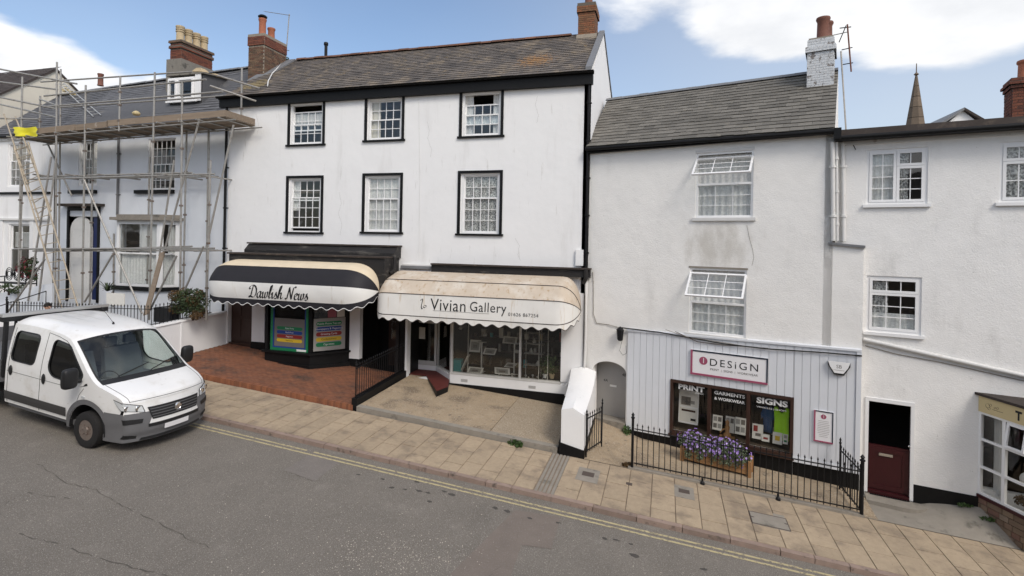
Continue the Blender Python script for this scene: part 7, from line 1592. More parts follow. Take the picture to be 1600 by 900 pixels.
# ------------------------------------------------------------------ scaffolding
YO, YI = 15.45, 16.75
sc = thing('scaffolding', (-21, 16.1, 1.3), 'steel tube scaffolding with boarded platform around the blue house', 'scaffolding')
def T(nm, p, q, Y0, Y1=None, r_=.035, ext=(0, 0)):
    a, b = on_y(*p, Y0), on_y(*q, Y1 if Y1 is not None else Y0); MB().tube([a, b], r_, 8).build(nm, M['steel'], sc); return a, b
std = []
for (p, q, Y) in (((89, 97), (86, 500), YO), ((134, 133), (128, 500), YO), ((242, 113), (233, 500), YO), ((285, 128), (281, 500), YO), ((329, 250), (322, 500), YO), ((35, 120), (28, 490), YO), ((95, 108), (91, 480), YI), ((146, 205), (140, 480), YI), ((292, 190), (286, 470), YI), ((378, 106), (377, 186), YI - .1), ((63, 150), (62, 200), YI), ((178, 365), (177, 480), YI)):
    std.append(T('standard', p, q, Y))
for (p, q, Y) in (((24, 281), (335, 272), YO), ((88, 279), (341, 276), YI), ((22, 389), (335, 388), YO), ((60, 391), (340, 391), YI), ((69, 150), (322, 124), YO), ((69, 167), (348, 143), YO), ((0, 108), (120, 131), YO), ((0, 152), (88, 170), YO), ((0, 185), (60, 186), YO)):
    T('ledger', p, q, Y)
for (p, q, Y) in (((188, 120), (186, 205), YO), ((36, 250), (28, 490), YI), ((234, 245), (229, 485), YI), ((326, 200), (322, 480), YI)): std.append(T('standard', p, q, Y))
for (p, q, Y) in (((60, 276), (300, 270), YO + .1), ((90, 392), (300, 385), YO + .1), ((0, 128), (90, 140), YI), ((64, 128), (300, 112), YI), ((88, 168), (350, 150), YI)): T('ledger', p, q, Y)
for px in (60, 110, 160, 215, 262, 310):
    for py in (276, 390): a, b = on_y(px, py + 1, YO), on_y(px, py + 1, YI); a.z = b.z = (a.z + b.z) / 2; b.x = a.x; MB().tube([a + V((0, -.2, 0)), b + V((0, .25, 0))], .03, 8).build('transom', M['steel'], sc)
T('guard_rail', (340, 118), (405, 138), YO, YI); T('guard_rail', (328, 134), (400, 158), YO, YI); T('guard_rail', (62, 155), (90, 165), YI, YO); T('guard_rail', (0, 163), (88, 183), YI, YO)
for (p, q, Y) in (((131, 280), (222, 490), YO), ((312, 185), (231, 490), YO), ((272, 250), (249, 400), YO), ((365, 195), (322, 388), YO), ((318, 385), (278, 478), YO - .2), ((276, 400), (234, 485), YO - .3), ((176, 398), (132, 472), YO), ((80, 245), (44, 470), YO), ((70, 405), (0, 505), YO - .4), ((326, 185), (327, 380), YI), ((70, 215), (112, 306), YI), ((88, 245), (60, 470), YO - .2)):
    T('brace', p, q, Y)
pz = on_y(200, 196, YO).z; xl = on_y(18, 200, YO).x; xr = on_y(352, 180, YO).x
zl, zr_ = on_y(40, 213, YO).z, on_y(350, 184, YO).z
pzf = lambda x: zl + (zr_ - zl) * (x - xl) / (xr - xl)
n = 6; segs = [(xl, xl + 3.9), (xl + 3.92, xl + 7.6), (xl + 7.62, xr)]
for i in range(n):
    y = YO + .04 + i * .235
    for (x0, x1) in segs:
        o = RN.uniform(-.12, .12); MB().hexa([(x0, y, pzf(x0)), (x1 + o * 0, y, pzf(x1)), (x1, y + .225, pzf(x1)), (x0, y + .225, pzf(x0)), (x0, y, pzf(x0) + .038), (x1, y, pzf(x1) + .038), (x1, y + .225, pzf(x1) + .038), (x0, y + .225, pzf(x0) + .038)]).build('platform_board', M['plank'], sc)
for (x0, x1) in ((on_y(60, 200, YO).x, on_y(118, 200, YO).x), (on_y(119, 200, YO).x, on_y(169, 200, YO).x), (on_y(168, 200, YO).x, xr)):
    dz_ = RN.uniform(-.02, .04); MB().hexa([(x0, YO - .03, pzf(x0) + .04 + dz_), (x1, YO - .03, pzf(x1) + .04), (x1, YO + .005, pzf(x1) + .04), (x0, YO + .005, pzf(x0) + .04 + dz_), (x0, YO - .03, pzf(x0) + .27 + dz_), (x1, YO - .03, pzf(x1) + .27), (x1, YO + .005, pzf(x1) + .27), (x0, YO + .005, pzf(x0) + .27 + dz_)]).build('toe_board', M['plank'], sc)
MB().hexa([(xr, YO - .03, pzf(xr) + .04), (xr + .035, YO - .03, pzf(xr) + .04), (xr + .035, YI + .1, pzf(xr) + .04), (xr, YI + .1, pzf(xr) + .04), (xr, YO - .03, pzf(xr) + .27), (xr + .035, YO - .03, pzf(xr) + .27), (xr + .035, YI + .1, pzf(xr) + .27), (xr, YI + .1, pzf(xr) + .27)]).build('toe_board', M['plank'], sc)
x = xl + .2
while x < xr + .3:
    MB().tube([(x, YO - .25 + RN.uniform(-.1, .1), pzf(x) - .035), (x, YI + .3, pzf(x) - .035)], .026, 8).build('transom', M['steel'], sc); x += RN.uniform(.75, 1.0)
for Y in (YO, YI): MB().tube([(xl - .2, Y, pzf(xl) - .09), (xr + .45, Y, pzf(xr) - .09)], .026, 8).build('ledger', M['steel'], sc)
for a, b in std:
    for t in (.28, .52, .8): p = a.lerp(b, t); bxm(p.x - .045, p.x + .045, p.y - .05, p.y + .05, p.z - .035, p.z + .035).build('coupler', M['rim'], sc)
p, q = on_y(254, 394, YO - .05), on_y(228, 492, YO - .6); d_ = (q - p).normalized(); s_ = V((.115, 0, .03)); t_ = V((0, .02, 0))
MB().hexa([q - s_ - t_, q + s_ - t_, q + s_ + t_, q - s_ + t_, p - s_ - t_, p + s_ - t_, p + s_ + t_, p - s_ + t_]).build('plank', M['plank'], None, label='loose timber plank leaning against the scaffold before the bay window', cat='plank')
def ladder(label, l0, l1, r0, r1, n, m_='alu', nm='ladder', r_=.028):
    l0, l1, r0, r1 = [V(p) for p in (l0, l1, r0, r1)]; o = thing(nm, l0, label, 'ladder')
    for a, b in ((l0, l1), (r0, r1)): MB().tube([a, b], r_, 6).build('stile', M[m_], o)
    for i in range(n): t = (i + .6) / n; MB().tube([l0.lerp(l1, t), r0.lerp(r1, t)], .016, 6).build('rung', M[m_], o)
M['ladderwood'] = mat('ladder_timber', (.40, .34, .26), .6, .1, 5)
ladder('long double ladder leaning from the garden up to the scaffold platform', on_y(100, 492, 14.7), on_y(22, 230, 15.3), on_y(125, 490, 14.8), on_y(44, 222, 15.35), 19, 'ladderwood')
ladder('upper ladder section rising past the platform at the left edge', on_y(62, 345, 15.15), on_y(6, 178, 15.4), on_y(80, 330, 15.2), on_y(24, 182, 15.45), 10, 'ladderwood')
def roofp(px, py):                              # point on the blue slate roof
    lo, hi = -.2, 2.8
    for k in range(30):
        y = (lo + hi) / 2; u, z = FD.at(px, py, y); zr2 = dez + (drz(u) - dez) * (y + .22) / 3.02
        if z > zr2 + .1: lo = y
        else: hi = y
    return FD.u2w(u, y, z)
ladder('aluminium roof ladder lying on the slates below the ridge', roofp(146, 182), roofp(92, 131), roofp(158, 180), roofp(100, 130), 13, 'alu', r_=.022)
for (px, py, lb) in ((104, 143, 'upper orange bracket on the aluminium roof ladder'), (115, 148, 'lower orange bracket on the aluminium roof ladder')):
    p = roofp(px, py); bxm(p.x - .14, p.x + .14, p.y - .12, p.y + .02, p.z - .02, p.z + .10).tube([(p.x - .14, p.y - .1, p.z + .1), (p.x + .14, p.y - .1, p.z + .16)], .03, 6).build('ladder_bracket', M['fawn'], None, label=lb, cat='bracket')
# yellow sheet over the rail, small yellow bag on the platform, bits on the ridge
p0, p1 = on_y(24, 186, YO - .05), on_y(60, 200, YO - .05)
def sheetp(s, t): 
    sag = .05 * math.sin(9 * s + 2) * (1 - t); return (p0.x + (p1.x - p0.x) * s + .04 * math.sin(11 * t), YO - .06 - .06 * math.sin(7 * s) * (1 - t) - .05 * t, pzf(p0.x) + .02 + (.34 + .02 * math.sin(8 * s)) * t - .03 * abs(math.sin(5 * s)) * (1 - t) - .05 * s)
MB().grid(sheetp, 20, 8).build('yellow_sheet', M['yellowsheet'], None, smooth=True, fix=False, label='yellow plastic sheet hung on the scaffold platform by the ladder', cat='sheet')
p = on_y(213, 176, YO + .5); MB().lathe([(.12, -.10), (.15, -.02), (.10, .03), (.06, .06), (.01, .08)], p, 'z', 9).build('rubble_bag', M['fawn'], None, smooth=True, label='small yellow bag on the scaffold platform', cat='bag')
for (px, py) in ((312, 109), (335, 118)):
    p = on_y(px, py, 19.2 if px < 320 else 18.9); MB().hexa([p + V(q) for q in ((-.3, -.15, -.1), (.3, -.2, -.16), (.35, .2, -.1), (-.25, .2, -.05), (-.1, -.1, .06), (.15, -.1, .05), (.2, .1, .04), (-.1, .1, .05))]).build('stone_lump', M['buff'], None, label='pale broken mortar lump by the dormer roof, %s' % ('nearest the pots' if px < 320 else 'further right'), cat='rubble')

# ------------------------------------------------------------------ far things
p = on_y(1432, 105, 60); q0 = on_y(1416, 200, 60); hw = (on_y(1448, 200, 60).x - q0.x) / 2
spr = thing('church_spire', (p.x, 60, 0), 'brown stone church spire rising behind the far right house', 'spire')
h = p.z - q0.z; W0 = hw * 1.9; zb_ = q0.z - h * .9
for k in range(10):
    t0, t1 = k / 10, (k + 1) / 10 - .004; r0, r1 = W0 * (1 - t0) + .1 * t0, W0 * (1 - t1) + .1 * t1; z0, z1 = zb_ + (p.z - .8 - zb_) * t0, zb_ + (p.z - .8 - zb_) * t1
    MB().lathe([(r0, z0), (r1, z1)], (p.x, 60, 0), 'z', 8).build('stone_course', M['spire'], spr)
MB().lathe([(.1, p.z - .8), (.22, p.z - .7), (.05, p.z - .5), (.04, p.z + .3), (.01, p.z + .4)], (p.x, 60, 0), 'z', 8).build('finial', M['spire'], spr)
MB().box(p.x - W0, p.x + W0, 60 - W0, 60 + W0, 0, zb_).build('tower', M['spire'], spr)
Yg = 34; pk = on_y(1504, 169, Yg); l = on_y(1478, 190, Yg); rr_ = on_y(1531, 184, Yg); hg = thing('gabled_house', (pk.x, Yg + 3, 0), 'distant white gable peeping over the far right roof', 'building')
MB().poly([(l.x - 1.5, Yg, 0), (rr_.x + 1.5, Yg, 0), (rr_.x + 1.5, Yg, pk.z - 2.3), (pk.x, Yg, pk.z - .12), (l.x - 1.5, Yg, pk.z - 2.3)], (0, .3, 0)).build('gable_wall', M['renderA'], hg)
for s_ in (-1, 1): MB().hexa([(pk.x, Yg - .2, pk.z - .14), (pk.x + s_ * 3, Yg - .2, pk.z - 2.35), (pk.x + s_ * 3, Yg + 7, pk.z - 2.35), (pk.x, Yg + 7, pk.z - .14), (pk.x, Yg - .2, pk.z), (pk.x + s_ * 3, Yg - .2, pk.z - 2.2), (pk.x + s_ * 3, Yg + 7, pk.z - 2.2), (pk.x, Yg + 7, pk.z)]).build('roof', M['lead'] if s_ < 0 else M['rooffelt'], hg)
# the houses across the street, where the camera stands: mirrored in the panes
op = thing('facing_terrace', (-4, -5, -.8), 'sandy brick terrace across the street mirrored in the window panes', 'building')
FO = Frame(24, -2.6, 180)
hO = []
for i in range(14):
    for z in (.8, 3.9): hO.append((1.2 + i * 3.4, 2.4 + i * 3.4, z, z + 1.7))
holed(MB(), 0, 48, -3, 6.6, hO, 0, .15).build('wall', M['oppbrick'], op, FO.M)
for h_ in hO:
    w = ring(MB(), *h_, .07, .08, .14).box(h_[0] + .07, h_[1] - .07, .09, .13, (h_[2] + h_[3]) / 2 - .03, (h_[2] + h_[3]) / 2 + .03); 
    for i in (1, 2): u = h_[0] + (h_[1] - h_[0]) * i / 3; w.box(u - .012, u + .012, .1, .12, h_[2] + .07, h_[3] - .07)
    w.build('window_frame', M['white'], op, FO.M); bxm(h_[0], h_[1], .15, .16, h_[2], h_[3]).build('window_pane', M['glassdark'], op, FO.M)
MB().hexa([(-.3, -.3, 6.5), (48.3, -.3, 6.5), (48.3, 3.5, 9), (-.3, 3.5, 9), (-.3, -.3, 6.65), (48.3, -.3, 6.65), (48.3, 3.5, 9.15), (-.3, 3.5, 9.15)]).build('roof', M['slateE'], op, FO.M)

# ================================================================== the white crew-cab truck
vw = on_ground(141, 697, -.85)                  # where the near front tyre stands
vyaw = -rad(3.0); vp = math.atan(-SLOPE)
VMr = Matrix.Rotation(vyaw, 4, 'Z') @ Matrix.Rotation(vp, 4, 'Y')
VS, AX = 1.16, -.15                              # AX: front axle in body coordinates
vo = V((vw.x, vw.y, ground(vw.x))) + VMr @ V((-AX * VS, .90 * VS, 0)); VM = Matrix.Translation(vo) @ VMr @ Matrix.Scale(VS, 4)
M['rubstrip'] = mat('dark_moulding', (.05, .048, .047), .55, .06, 5)
VAN = thing('crew_cab_truck', tuple(vo), 'white crew cab dropside truck with grey bumper parked at the kerb', 'truck')
def vb(mb, nm, m_, parent=None, smooth=False, fix=True): return mb.build(nm, M[m_] if isinstance(m_, str) else m_, parent or VAN, VM, smooth=smooth, fix=fix)
def sq(v): return math.copysign(abs(v) ** .55, v)
def half(x, z):
    w_ = 1.0
    if z > 1.15: w_ -= .15 * ((z - 1.15) / 1.0) ** 1.5
    if z < .6: w_ -= .04 * (.6 - z) / .3
    if x > -.3: w_ -= .15 * ((x + .3) / 1.1) ** 2.2
    return w_
def lerpl(pts, s):
    n = len(pts) - 1; k = min(n - 1, int(s * n)); f = s * n - k; a, b = V(pts[k]).to_3d(), V(pts[k + 1]).to_3d()
    p0 = V(pts[max(0, k - 1)]).to_3d(); p3 = V(pts[min(n, k + 2)]).to_3d()
    return .5 * ((2 * a) + (b - p0) * f + (2 * p0 - 5 * a + 4 * b - p3) * f * f + (3 * a - p0 - 3 * b + p3) * f ** 3)
# centre line and shoulder line, nose to cab back: (x, z)
CL = [(.90, 1.02), (.85, 1.105), (.66, 1.19), (.42, 1.265), (.22, 1.33), (.0, 1.485), (-.24, 1.69), (-.48, 1.89), (-.70, 2.06), (-.88, 2.145), (-1.2, 2.205), (-1.6, 2.235), (-2.0, 2.245), (-2.4, 2.235), (-2.74, 2.205)]
EL = [(.67, .985), (.61, 1.07), (.44, 1.15), (.23, 1.215), (.02, 1.28), (-.20, 1.42), (-.42, 1.60), (-.64, 1.78), (-.86, 1.94), (-1.02, 2.02), (-1.25, 2.065), (-1.6, 2.09), (-2.0, 2.10), (-2.4, 2.095), (-2.74, 2.075)]
NS, NT = 56, 24
def expo(s): k = s * 14; return 2.4 if k < 8 else 2.4 + min(1, (k - 8) / 2) * 2.6
def top(s, t):
    c, e = lerpl(CL, s), lerpl(EL, s); w_ = abs(t) ** expo(s); x = c.x + (e.x - c.x) * w_; z = c.y + (e.y - c.y) * w_
    y = half(e.x, e.y) * t; k = s * 14
    if k >= 8: y = half(e.x, e.y) * (1 if t > 0 else -1) * (1 - (1 - abs(t)) ** 1.0)
    return V((x, y, z))
s_c, s_h = 4.35 / 14, 8.1 / 14                   # cowl and windscreen header
hood, ws, cowl, roof_ = MB(), MB(), MB(), MB()
def strip(mb, s0, s1, t0, t1, ns, nt, off=0.0):
    def f(a, b):
        s, t = s0 + (s1 - s0) * a, t0 + (t1 - t0) * b; p = top(s, t)
        if off:
            du = top(min(1, s + .005), t) - top(max(0, s - .005), t); dt = top(s, min(1, t + .01)) - top(s, max(-1, t - .01)); n = du.cross(dt).normalized()
            if n.z < 0: n = -n
            p = p + n * off
        return p
    mb.grid(f, ns, nt)
strip(hood, 0, 3.75 / 14, -1, 1, 14, 24); vb(hood, 'bonnet', 'vanwhite', smooth=True)
strip(cowl, 3.75 / 14, s_c, -.93, .93, 4, 20); o_cowl = vb(cowl, 'cowl', 'vanblack', smooth=True)
for (t0, t1) in ((-1, -.93), (.93, 1)): m_ = MB(); strip(m_, 3.75 / 14, s_h, t0, t1, 16, 3); vb(m_, 'windscreen_pillar', 'vanwhite', smooth=True)
strip(ws, s_c, s_h, -.93, .93, 16, 24); vb(ws, 'windscreen', 'glasscar', smooth=True, fix=False)
for (t0, t1) in ((-.935, -.905), (.905, .935)): m_ = MB(); strip(m_, s_c, s_h, t0, t1, 14, 2, .003); vb(m_, 'windscreen_seal', 'vanblack', smooth=True)
m_ = MB(); strip(m_, s_h - .012, s_h + .004, -.93, .93, 2, 22, .003); vb(m_, 'windscreen_seal', 'vanblack', smooth=True)
strip(roof_, s_h, 1, -1, 1, 26, 30); o_roof = vb(roof_, 'roof', 'vanwhite', smooth=True)
for t in (-.62, -.31, 0, .31, .62): m_ = MB(); strip(m_, 10.6 / 14, 13.6 / 14, t - .02, t + .02, 10, 2, .006); vb(m_, 'roof_rib', 'vanwhite', o_roof, smooth=True)
for t in (-.90, .90): vb(MB().tube([top(k / 40 * 3.7 / 14, t) + V((0, 0, .001)) for k in range(2, 41)], .0045, 4), 'bonnet_gap', 'vanblack')
vb(MB().tube([top(.35 / 14, t / 20) + V((.002, 0, .002)) for t in range(-18, 19)], .0045, 4), 'bonnet_gap', 'vanblack')
# side panels: outline with openings, cut fine and wrapped on the body curve
def arc(cx, cz_, r, a0, a1, n): return [(cx + r * math.cos(rad(a0 + (a1 - a0) * i / n)), cz_ + r * math.sin(rad(a0 + (a1 - a0) * i / n))) for i in range(n + 1)]
def rnd(pts, r=.09, n=4):                       # rounded outline
    o = []; m = len(pts)
    for i in range(m):
        a, b, c = V(pts[i - 1]), V(pts[i]), V(pts[(i + 1) % m]); p = b + (a - b).normalized() * min(r, (a - b).length * .45); q = b + (c - b).normalized() * min(r, (c - b).length * .45)
        for k in range(n + 1): t = k / n; o.append(tuple((1 - t) ** 2 * p + 2 * t * (1 - t) * b + t * t * q))
    return o
WIN_F = rnd([(-1.40, 1.95), (-1.42, 1.36), (-1.25, 1.22), (-.58, 1.20), (-.33, 1.37), (-.92, 1.90)], .12)
WIN_R = rnd([(-2.60, 1.95), (-2.62, 1.34), (-1.86, 1.34), (-1.84, 1.96)], .13)
es = [lerpl(EL, i / 40) for i in range(41)]
OUT = [(-2.74, .42), (AX - .58, .42)] + arc(AX, .36, .50, 172, 12, 14) + [(.55, .62), (.62, .80)] + [(p.x, p.y) for p in es]
def wrapped(outline, holes_, side, off=0.0, step=.11):
    loops = [[V((x, z, 0)) for x, z in outline]] + [[V((x, z, 0)) for x, z in h] for h in holes_]
    tri = tessellate_polygon(loops); vs = [p for l in loops for p in l]
    me = bpy.data.meshes.new('t'); me.from_pydata([tuple(p) for p in vs], [], [tuple(t) for t in tri]); bm = bmesh.new(); bm.from_mesh(me)
    xs_ = [p.x for p in vs]; zs_ = [p.y for p in vs]
    for ax, lo, hi in ((0, min(xs_), max(xs_)), (1, min(zs_), max(zs_))):
        k = lo + step
        while k < hi:
            n = (1, 0, 0) if ax == 0 else (0, 1, 0); bmesh.ops.bisect_plane(bm, geom=bm.verts[:] + bm.edges[:] + bm.faces[:], plane_co=(k, k, 0), plane_no=n); k += step
    bm.verts.ensure_lookup_table(); bm.verts.index_update()
    mb = MB().add([V((v.co.x, side * (half(v.co.x, v.co.y) + off), v.co.y)) for v in bm.verts], [tuple(v.index for v in f.verts) for f in bm.faces]); bm.free(); bpy.data.meshes.remove(me); return mb
for sd in (-1, 1):
    sp = vb(wrapped(OUT, [WIN_F, WIN_R], sd), 'side_panel', 'vanwhite', smooth=30)
    vb(wrapped(WIN_F, [], sd, -.012), 'door_window', 'glassdark' if sd < 0 else 'glasscar', sp, smooth=True, fix=False); vb(wrapped(WIN_R, [], sd, -.012), 'rear_door_window', 'glassdark', sp, smooth=True, fix=False)
    for wn_ in (WIN_F, WIN_R):
        pts = [V((x, sd * (half(x, z) + .002), z)) for x, z in wn_]; MB and vb(MB().tube(pts + [pts[0]], .014, 5), 'window_seal', 'vanblack', sp)
    vb(wrapped([(-2.72, .50), (AX - .62, .50), (AX - .62, .68), (-2.72, .68)], [], sd, .014), 'rub_strip', 'rubstrip', sp)
    # shut lines
    def line(pts, w_=.005):
        q = [V((x, sd * (half(x, z) + .001), z)) for x, z in pts]; vb(MB().tube(q, w_, 4), 'shut_line', 'vanblack', sp)
    line([(-1.62, z / 20) for z in range(9, 42)]); line([(-2.66, z / 20) for z in range(9, 41)]); line([(-.50, .80), (-.42, 1.0), (-.30, 1.15)]); line([(-2.7 + .1 * i, 1.10) for i in range(22)], .004); line([(-1.6, 2.04), (-1.3, 2.01), (-1.05, 1.96), (-.86, 1.86)])
    for hx in (-1.50, -2.56):
        p = V((hx, sd * (half(hx, 1.10) + .012), 1.13)); vb(MB().grid(lambda a, b: p + V((.055 * math.cos(a * 6.2832) * math.sin(b * math.pi), sd * .022 * math.cos(b * math.pi) * (1 if 1 else 0), .11 * math.sin(a * 6.2832) * math.sin(b * math.pi))), 14, 6), 'door_handle', 'vanblack', sp, smooth=True)
    p = V((-.30, sd * (half(-.30, .98) + .004), .98)); vb(MB().box(p.x - .05, p.x + .05, p.y - .006, p.y + .006, p.z - .02, p.z + .02), 'side_repeater', 'lens', sp)
    # wheel arch flare
    ra = [(AX + r_ * math.cos(rad(a_)), .36 + r_ * math.sin(rad(a_))) for r_, rng in ((.50, range(186, -8, -8)), (.60, range(-6, 188, 8))) for a_ in rng]
    vb(wrapped(ra, [], sd, .022, .2), 'wheel_arch', 'vangrey', sp, smooth=True)
    vb(MB().grid(lambda a, b: (AX + .50 * math.cos(rad(-6 + 190 * a)), sd * (half(0, .5) + .022 - .35 * b), .36 + .50 * math.sin(rad(-6 + 190 * a))), 20, 2), 'arch_liner', 'vanblack', sp, smooth=True)
    # mirror
    mx_ = V((-.38, sd * 1.03, 1.30)); mr = vb(MB().tube([mx_, mx_ + V((.03, sd * .14, .05))], .05, 8), 'mirror_arm', 'vanblack', sp)
    vb(MB().grid(lambda a, b: mx_ + V((.05 + .075 * sq(math.cos(a * 6.2832)) * math.sin(b * math.pi) ** .35, sd * (.22 + .13 * sq(math.cos(b * math.pi))), .10 + .20 * sq(math.sin(a * 6.2832)) * math.sin(b * math.pi) ** .3)), 18, 10), 'mirror_housing', 'vanblack', sp, smooth=True)
    vb(MB().hexa([(.1 - .5, sd * .97, 1.16), (.3 - .5, sd * .97, 1.22), (.3 - .5, sd * 1.0, 1.22), (.1 - .5, sd * 1.0, 1.16), (.0 - .5, sd * .95, 1.33), (.18 - .5, sd * .94, 1.42), (.18 - .5, sd * .97, 1.42), (.0 - .5, sd * .98, 1.33)]), 'mirror_base', 'vanblack', sp)
    # wheel: tyre and steel rim
    for wx in (AX, -4.0):
        wc = (wx, sd * .905, .353); wh = vb(MB().lathe([(.20, -.105), (.30, -.115), (.347, -.10), (.356, -.06), (.356, .06), (.347, .10), (.30, .115), (.20, .105), (.19, 0)], wc, 'y', 36, close=True), 'tyre', 'rubber', smooth=50)
        f_ = sd; vb(MB().lathe([(.205, f_ * .10), (.21, f_ * .07), (.185, f_ * .045), (.15, f_ * .055), (.145, f_ * .085), (.10, f_ * .10), (.085, f_ * .088), (.06, f_ * .115), (.005, f_ * .12)], wc, 'y', 28), 'rim', 'rim', wh, smooth=40)
        for k in range(10):
            a = k * .628; vb(MB().tube([V(wc) + V((.172 * math.cos(a), f_ * .03, .172 * math.sin(a))), V(wc) + V((.172 * math.cos(a), f_ * .062, .172 * math.sin(a)))], .02, 6), 'rim_slot', 'vanblack', wh)
        for k in range(5):
            a = k * 1.2566 + .3; vb(MB().tube([V(wc) + V((.075 * math.cos(a), f_ * .08, .075 * math.sin(a))), V(wc) + V((.075 * math.cos(a), f_ * .125, .075 * math.sin(a)))], .014, 6), 'wheel_bolt', 'rim', wh)
# nose: one skin from the bonnet lip to the valance, wrapped round to the arches
def nose(t, z, off=0.0):
    """t -1..1 across the front, beyond that round the side to the wheel arch"""
    bul = .10 * math.sin(max(0, min(1, (.98 - z) / .62)) * math.pi * .62) + (-.03 if z < .36 else 0)
    a = min(1, abs(t)); s_ = 1 if t > 0 else -1; c, e = .90 + bul, .67 + bul * .8
    x = c + (e - c) * a ** 2.6; y = half(.66 + .0, max(.5, z)) * a; nx = V((1, .0, 0))
    if abs(t) > 1: k = abs(t) - 1; x = e - k; y = half(max(0, x - .05), max(.5, z)) + (.018 if z < .82 else 0)
    else: y += .018 * a ** 4 if z < .82 else 0
    n = V((1, s_ * 1.2 * a ** 2.2, .12)).normalized() if abs(t) <= 1 else V((0.15, s_, 0)).normalized()
    return V((x, s_ * y, z)) + n * off
def npatch(c4, nm, m_, off, nu=10, nv=4, parent=None, smooth=True):
    """c4: (t,z) corners, bottom-left, bottom-right, top-right, top-left"""
    def f(a, b):
        t = (c4[0][0] * (1 - a) + c4[1][0] * a) * (1 - b) + (c4[3][0] * (1 - a) + c4[2][0] * a) * b; z = (c4[0][1] * (1 - a) + c4[1][1] * a) * (1 - b) + (c4[3][1] * (1 - a) + c4[2][1] * a) * b; return nose(t, z, off)
    return vb(MB().grid(f, nu, nv), nm, m_, parent, smooth=smooth)
npatch([(-1, .78), (1, .78), (1, .99), (-1, .99)], 'nose_panel', 'vanwhite', 0, 40, 6)
m_ = MB(); m_.grid(lambda a, b: top(0, -1 + 2 * a).lerp(nose(-1 + 2 * a, .985), b), 40, 2); vb(m_, 'bonnet_lip', 'vanwhite', smooth=True)
bp = npatch([(-1.42, .24), (1.42, .24), (1.42, .80), (-1.42, .80)], 'bumper', 'vangrey', .006, 70, 10)
npatch([(-.60, .565), (.60, .565), (.50, .80), (-.50, .80)], 'nose_chin', 'vanwhite', .012, 24, 4)
gl_ = npatch([(-.54, .64), (.54, .64), (.62, .885), (-.62, .885)], 'grille', 'vanblack', .020, 24, 4)
for k in range(4): z = .675 + k * .053; npatch([(-.53 - k * .016, z), (.53 + k * .016, z), (.535 + k * .016, z + .014), (-.535 - k * .016, z + .014)], 'grille_bar', 'vangrey', .034, 24, 1, gl_)
npatch([(-.62, .50), (.62, .50), (.62, .562), (-.62, .562)], 'lower_slot', 'vanblack', .016, 24, 2)
npatch([(-.30, .395), (.30, .395), (.30, .495), (-.30, .495)], 'number_plate', 'signwhite', .026, 10, 2)
npatch([(-.75, .25), (.75, .25), (.72, .30), (-.72, .30)], 'lower_intake', 'vanblack', .014, 20, 2)
em = nose(0, .775, .05); vb(MB().lathe([(.078, -.01), (.078, .012), (.064, .02), (.058, .012), (.005, .014)], (0, 0, 0), 'x', 20).xf(Matrix.Translation(em)), 'badge', 'chrome', gl_, smooth=30)
for s_ in (-1, 1):
    hl = npatch([(s_ * .66, .80), (s_ * 1.06, .87), (s_ * 1.20, 1.07), (s_ * .70, .93)], 'headlight', 'vanblack', .014, 14, 6)
    npatch([(s_ * .68, .81), (s_ * 1.05, .878), (s_ * 1.18, 1.055), (s_ * .71, .92)], 'lens', 'lens', .020, 14, 6, hl)
    for tt in (.78, .95): q = nose(s_ * tt, .875 + .04 * (tt - .7) * 3, .026); vb(MB().lathe([(.052, -.004), (.056, .004), (.03, .0), (.005, -.002)], (0, 0, 0), 'x', 16).xf(Matrix.Translation(q)), 'lamp', 'chrome', hl, smooth=True)
    npatch([(s_ * .72, .60), (s_ * 1.02, .60), (s_ * 1.04, .70), (s_ * .70, .68)], 'bumper_recess', 'vanblack', .012, 8, 3, bp)
    npatch([(s_ * .80, .30), (s_ * 1.04, .32), (s_ * 1.02, .40), (s_ * .80, .36)], 'fog_recess', 'vanblack', .012, 8, 3, bp)
# cab back, sill, interior
vb(MB().add([V((-2.745, s_ * half(-2.7, z), z)) for z in (.42, .7, 1.0, 1.3, 1.6, 1.9, 2.075) for s_ in (-1, 1)] + [V((-2.745, .5 * s_, 2.19)) for s_ in (-1, 1)], [(2 * i, 2 * i + 1, 2 * i + 3, 2 * i + 2) for i in range(7)]), 'cab_back', 'vanwhite')
vb(MB().box(-2.7, -.58, -.93, .93, .34, .44), 'sill', 'vangrey'); vb(MB().box(-2.7, .35, -.9, .9, .44, .50), 'cab_floor', 'vanblack')
ds_ = vb(MB().poly([(.22, -.86, 1.22), (-.12, -.86, 1.20), (-.30, -.86, 1.12), (-.32, -.86, .8), (.2, -.86, .8)], (0, 1.72, 0)), 'dashboard', 'vanblack')
vb(MB().box(-.02, .12, -.66, -.30, 1.226, 1.232), 'paper_on_dash', 'paper', ds_); vb(MB().box(-.05, .10, .1, .22, 1.226, 1.24), 'card_on_dash', 'teal', ds_)
vb(MB().lathe([(.19, -.012), (.205, 0), (.19, .012), (.178, 0)], (0, 0, 0), 'x', 24, close=True).xf(Matrix.Translation((-.42, -.42, 1.17)) @ Matrix.Rotation(rad(-35), 4, 'Y')), 'steering_wheel', 'vanblack', smooth=True)
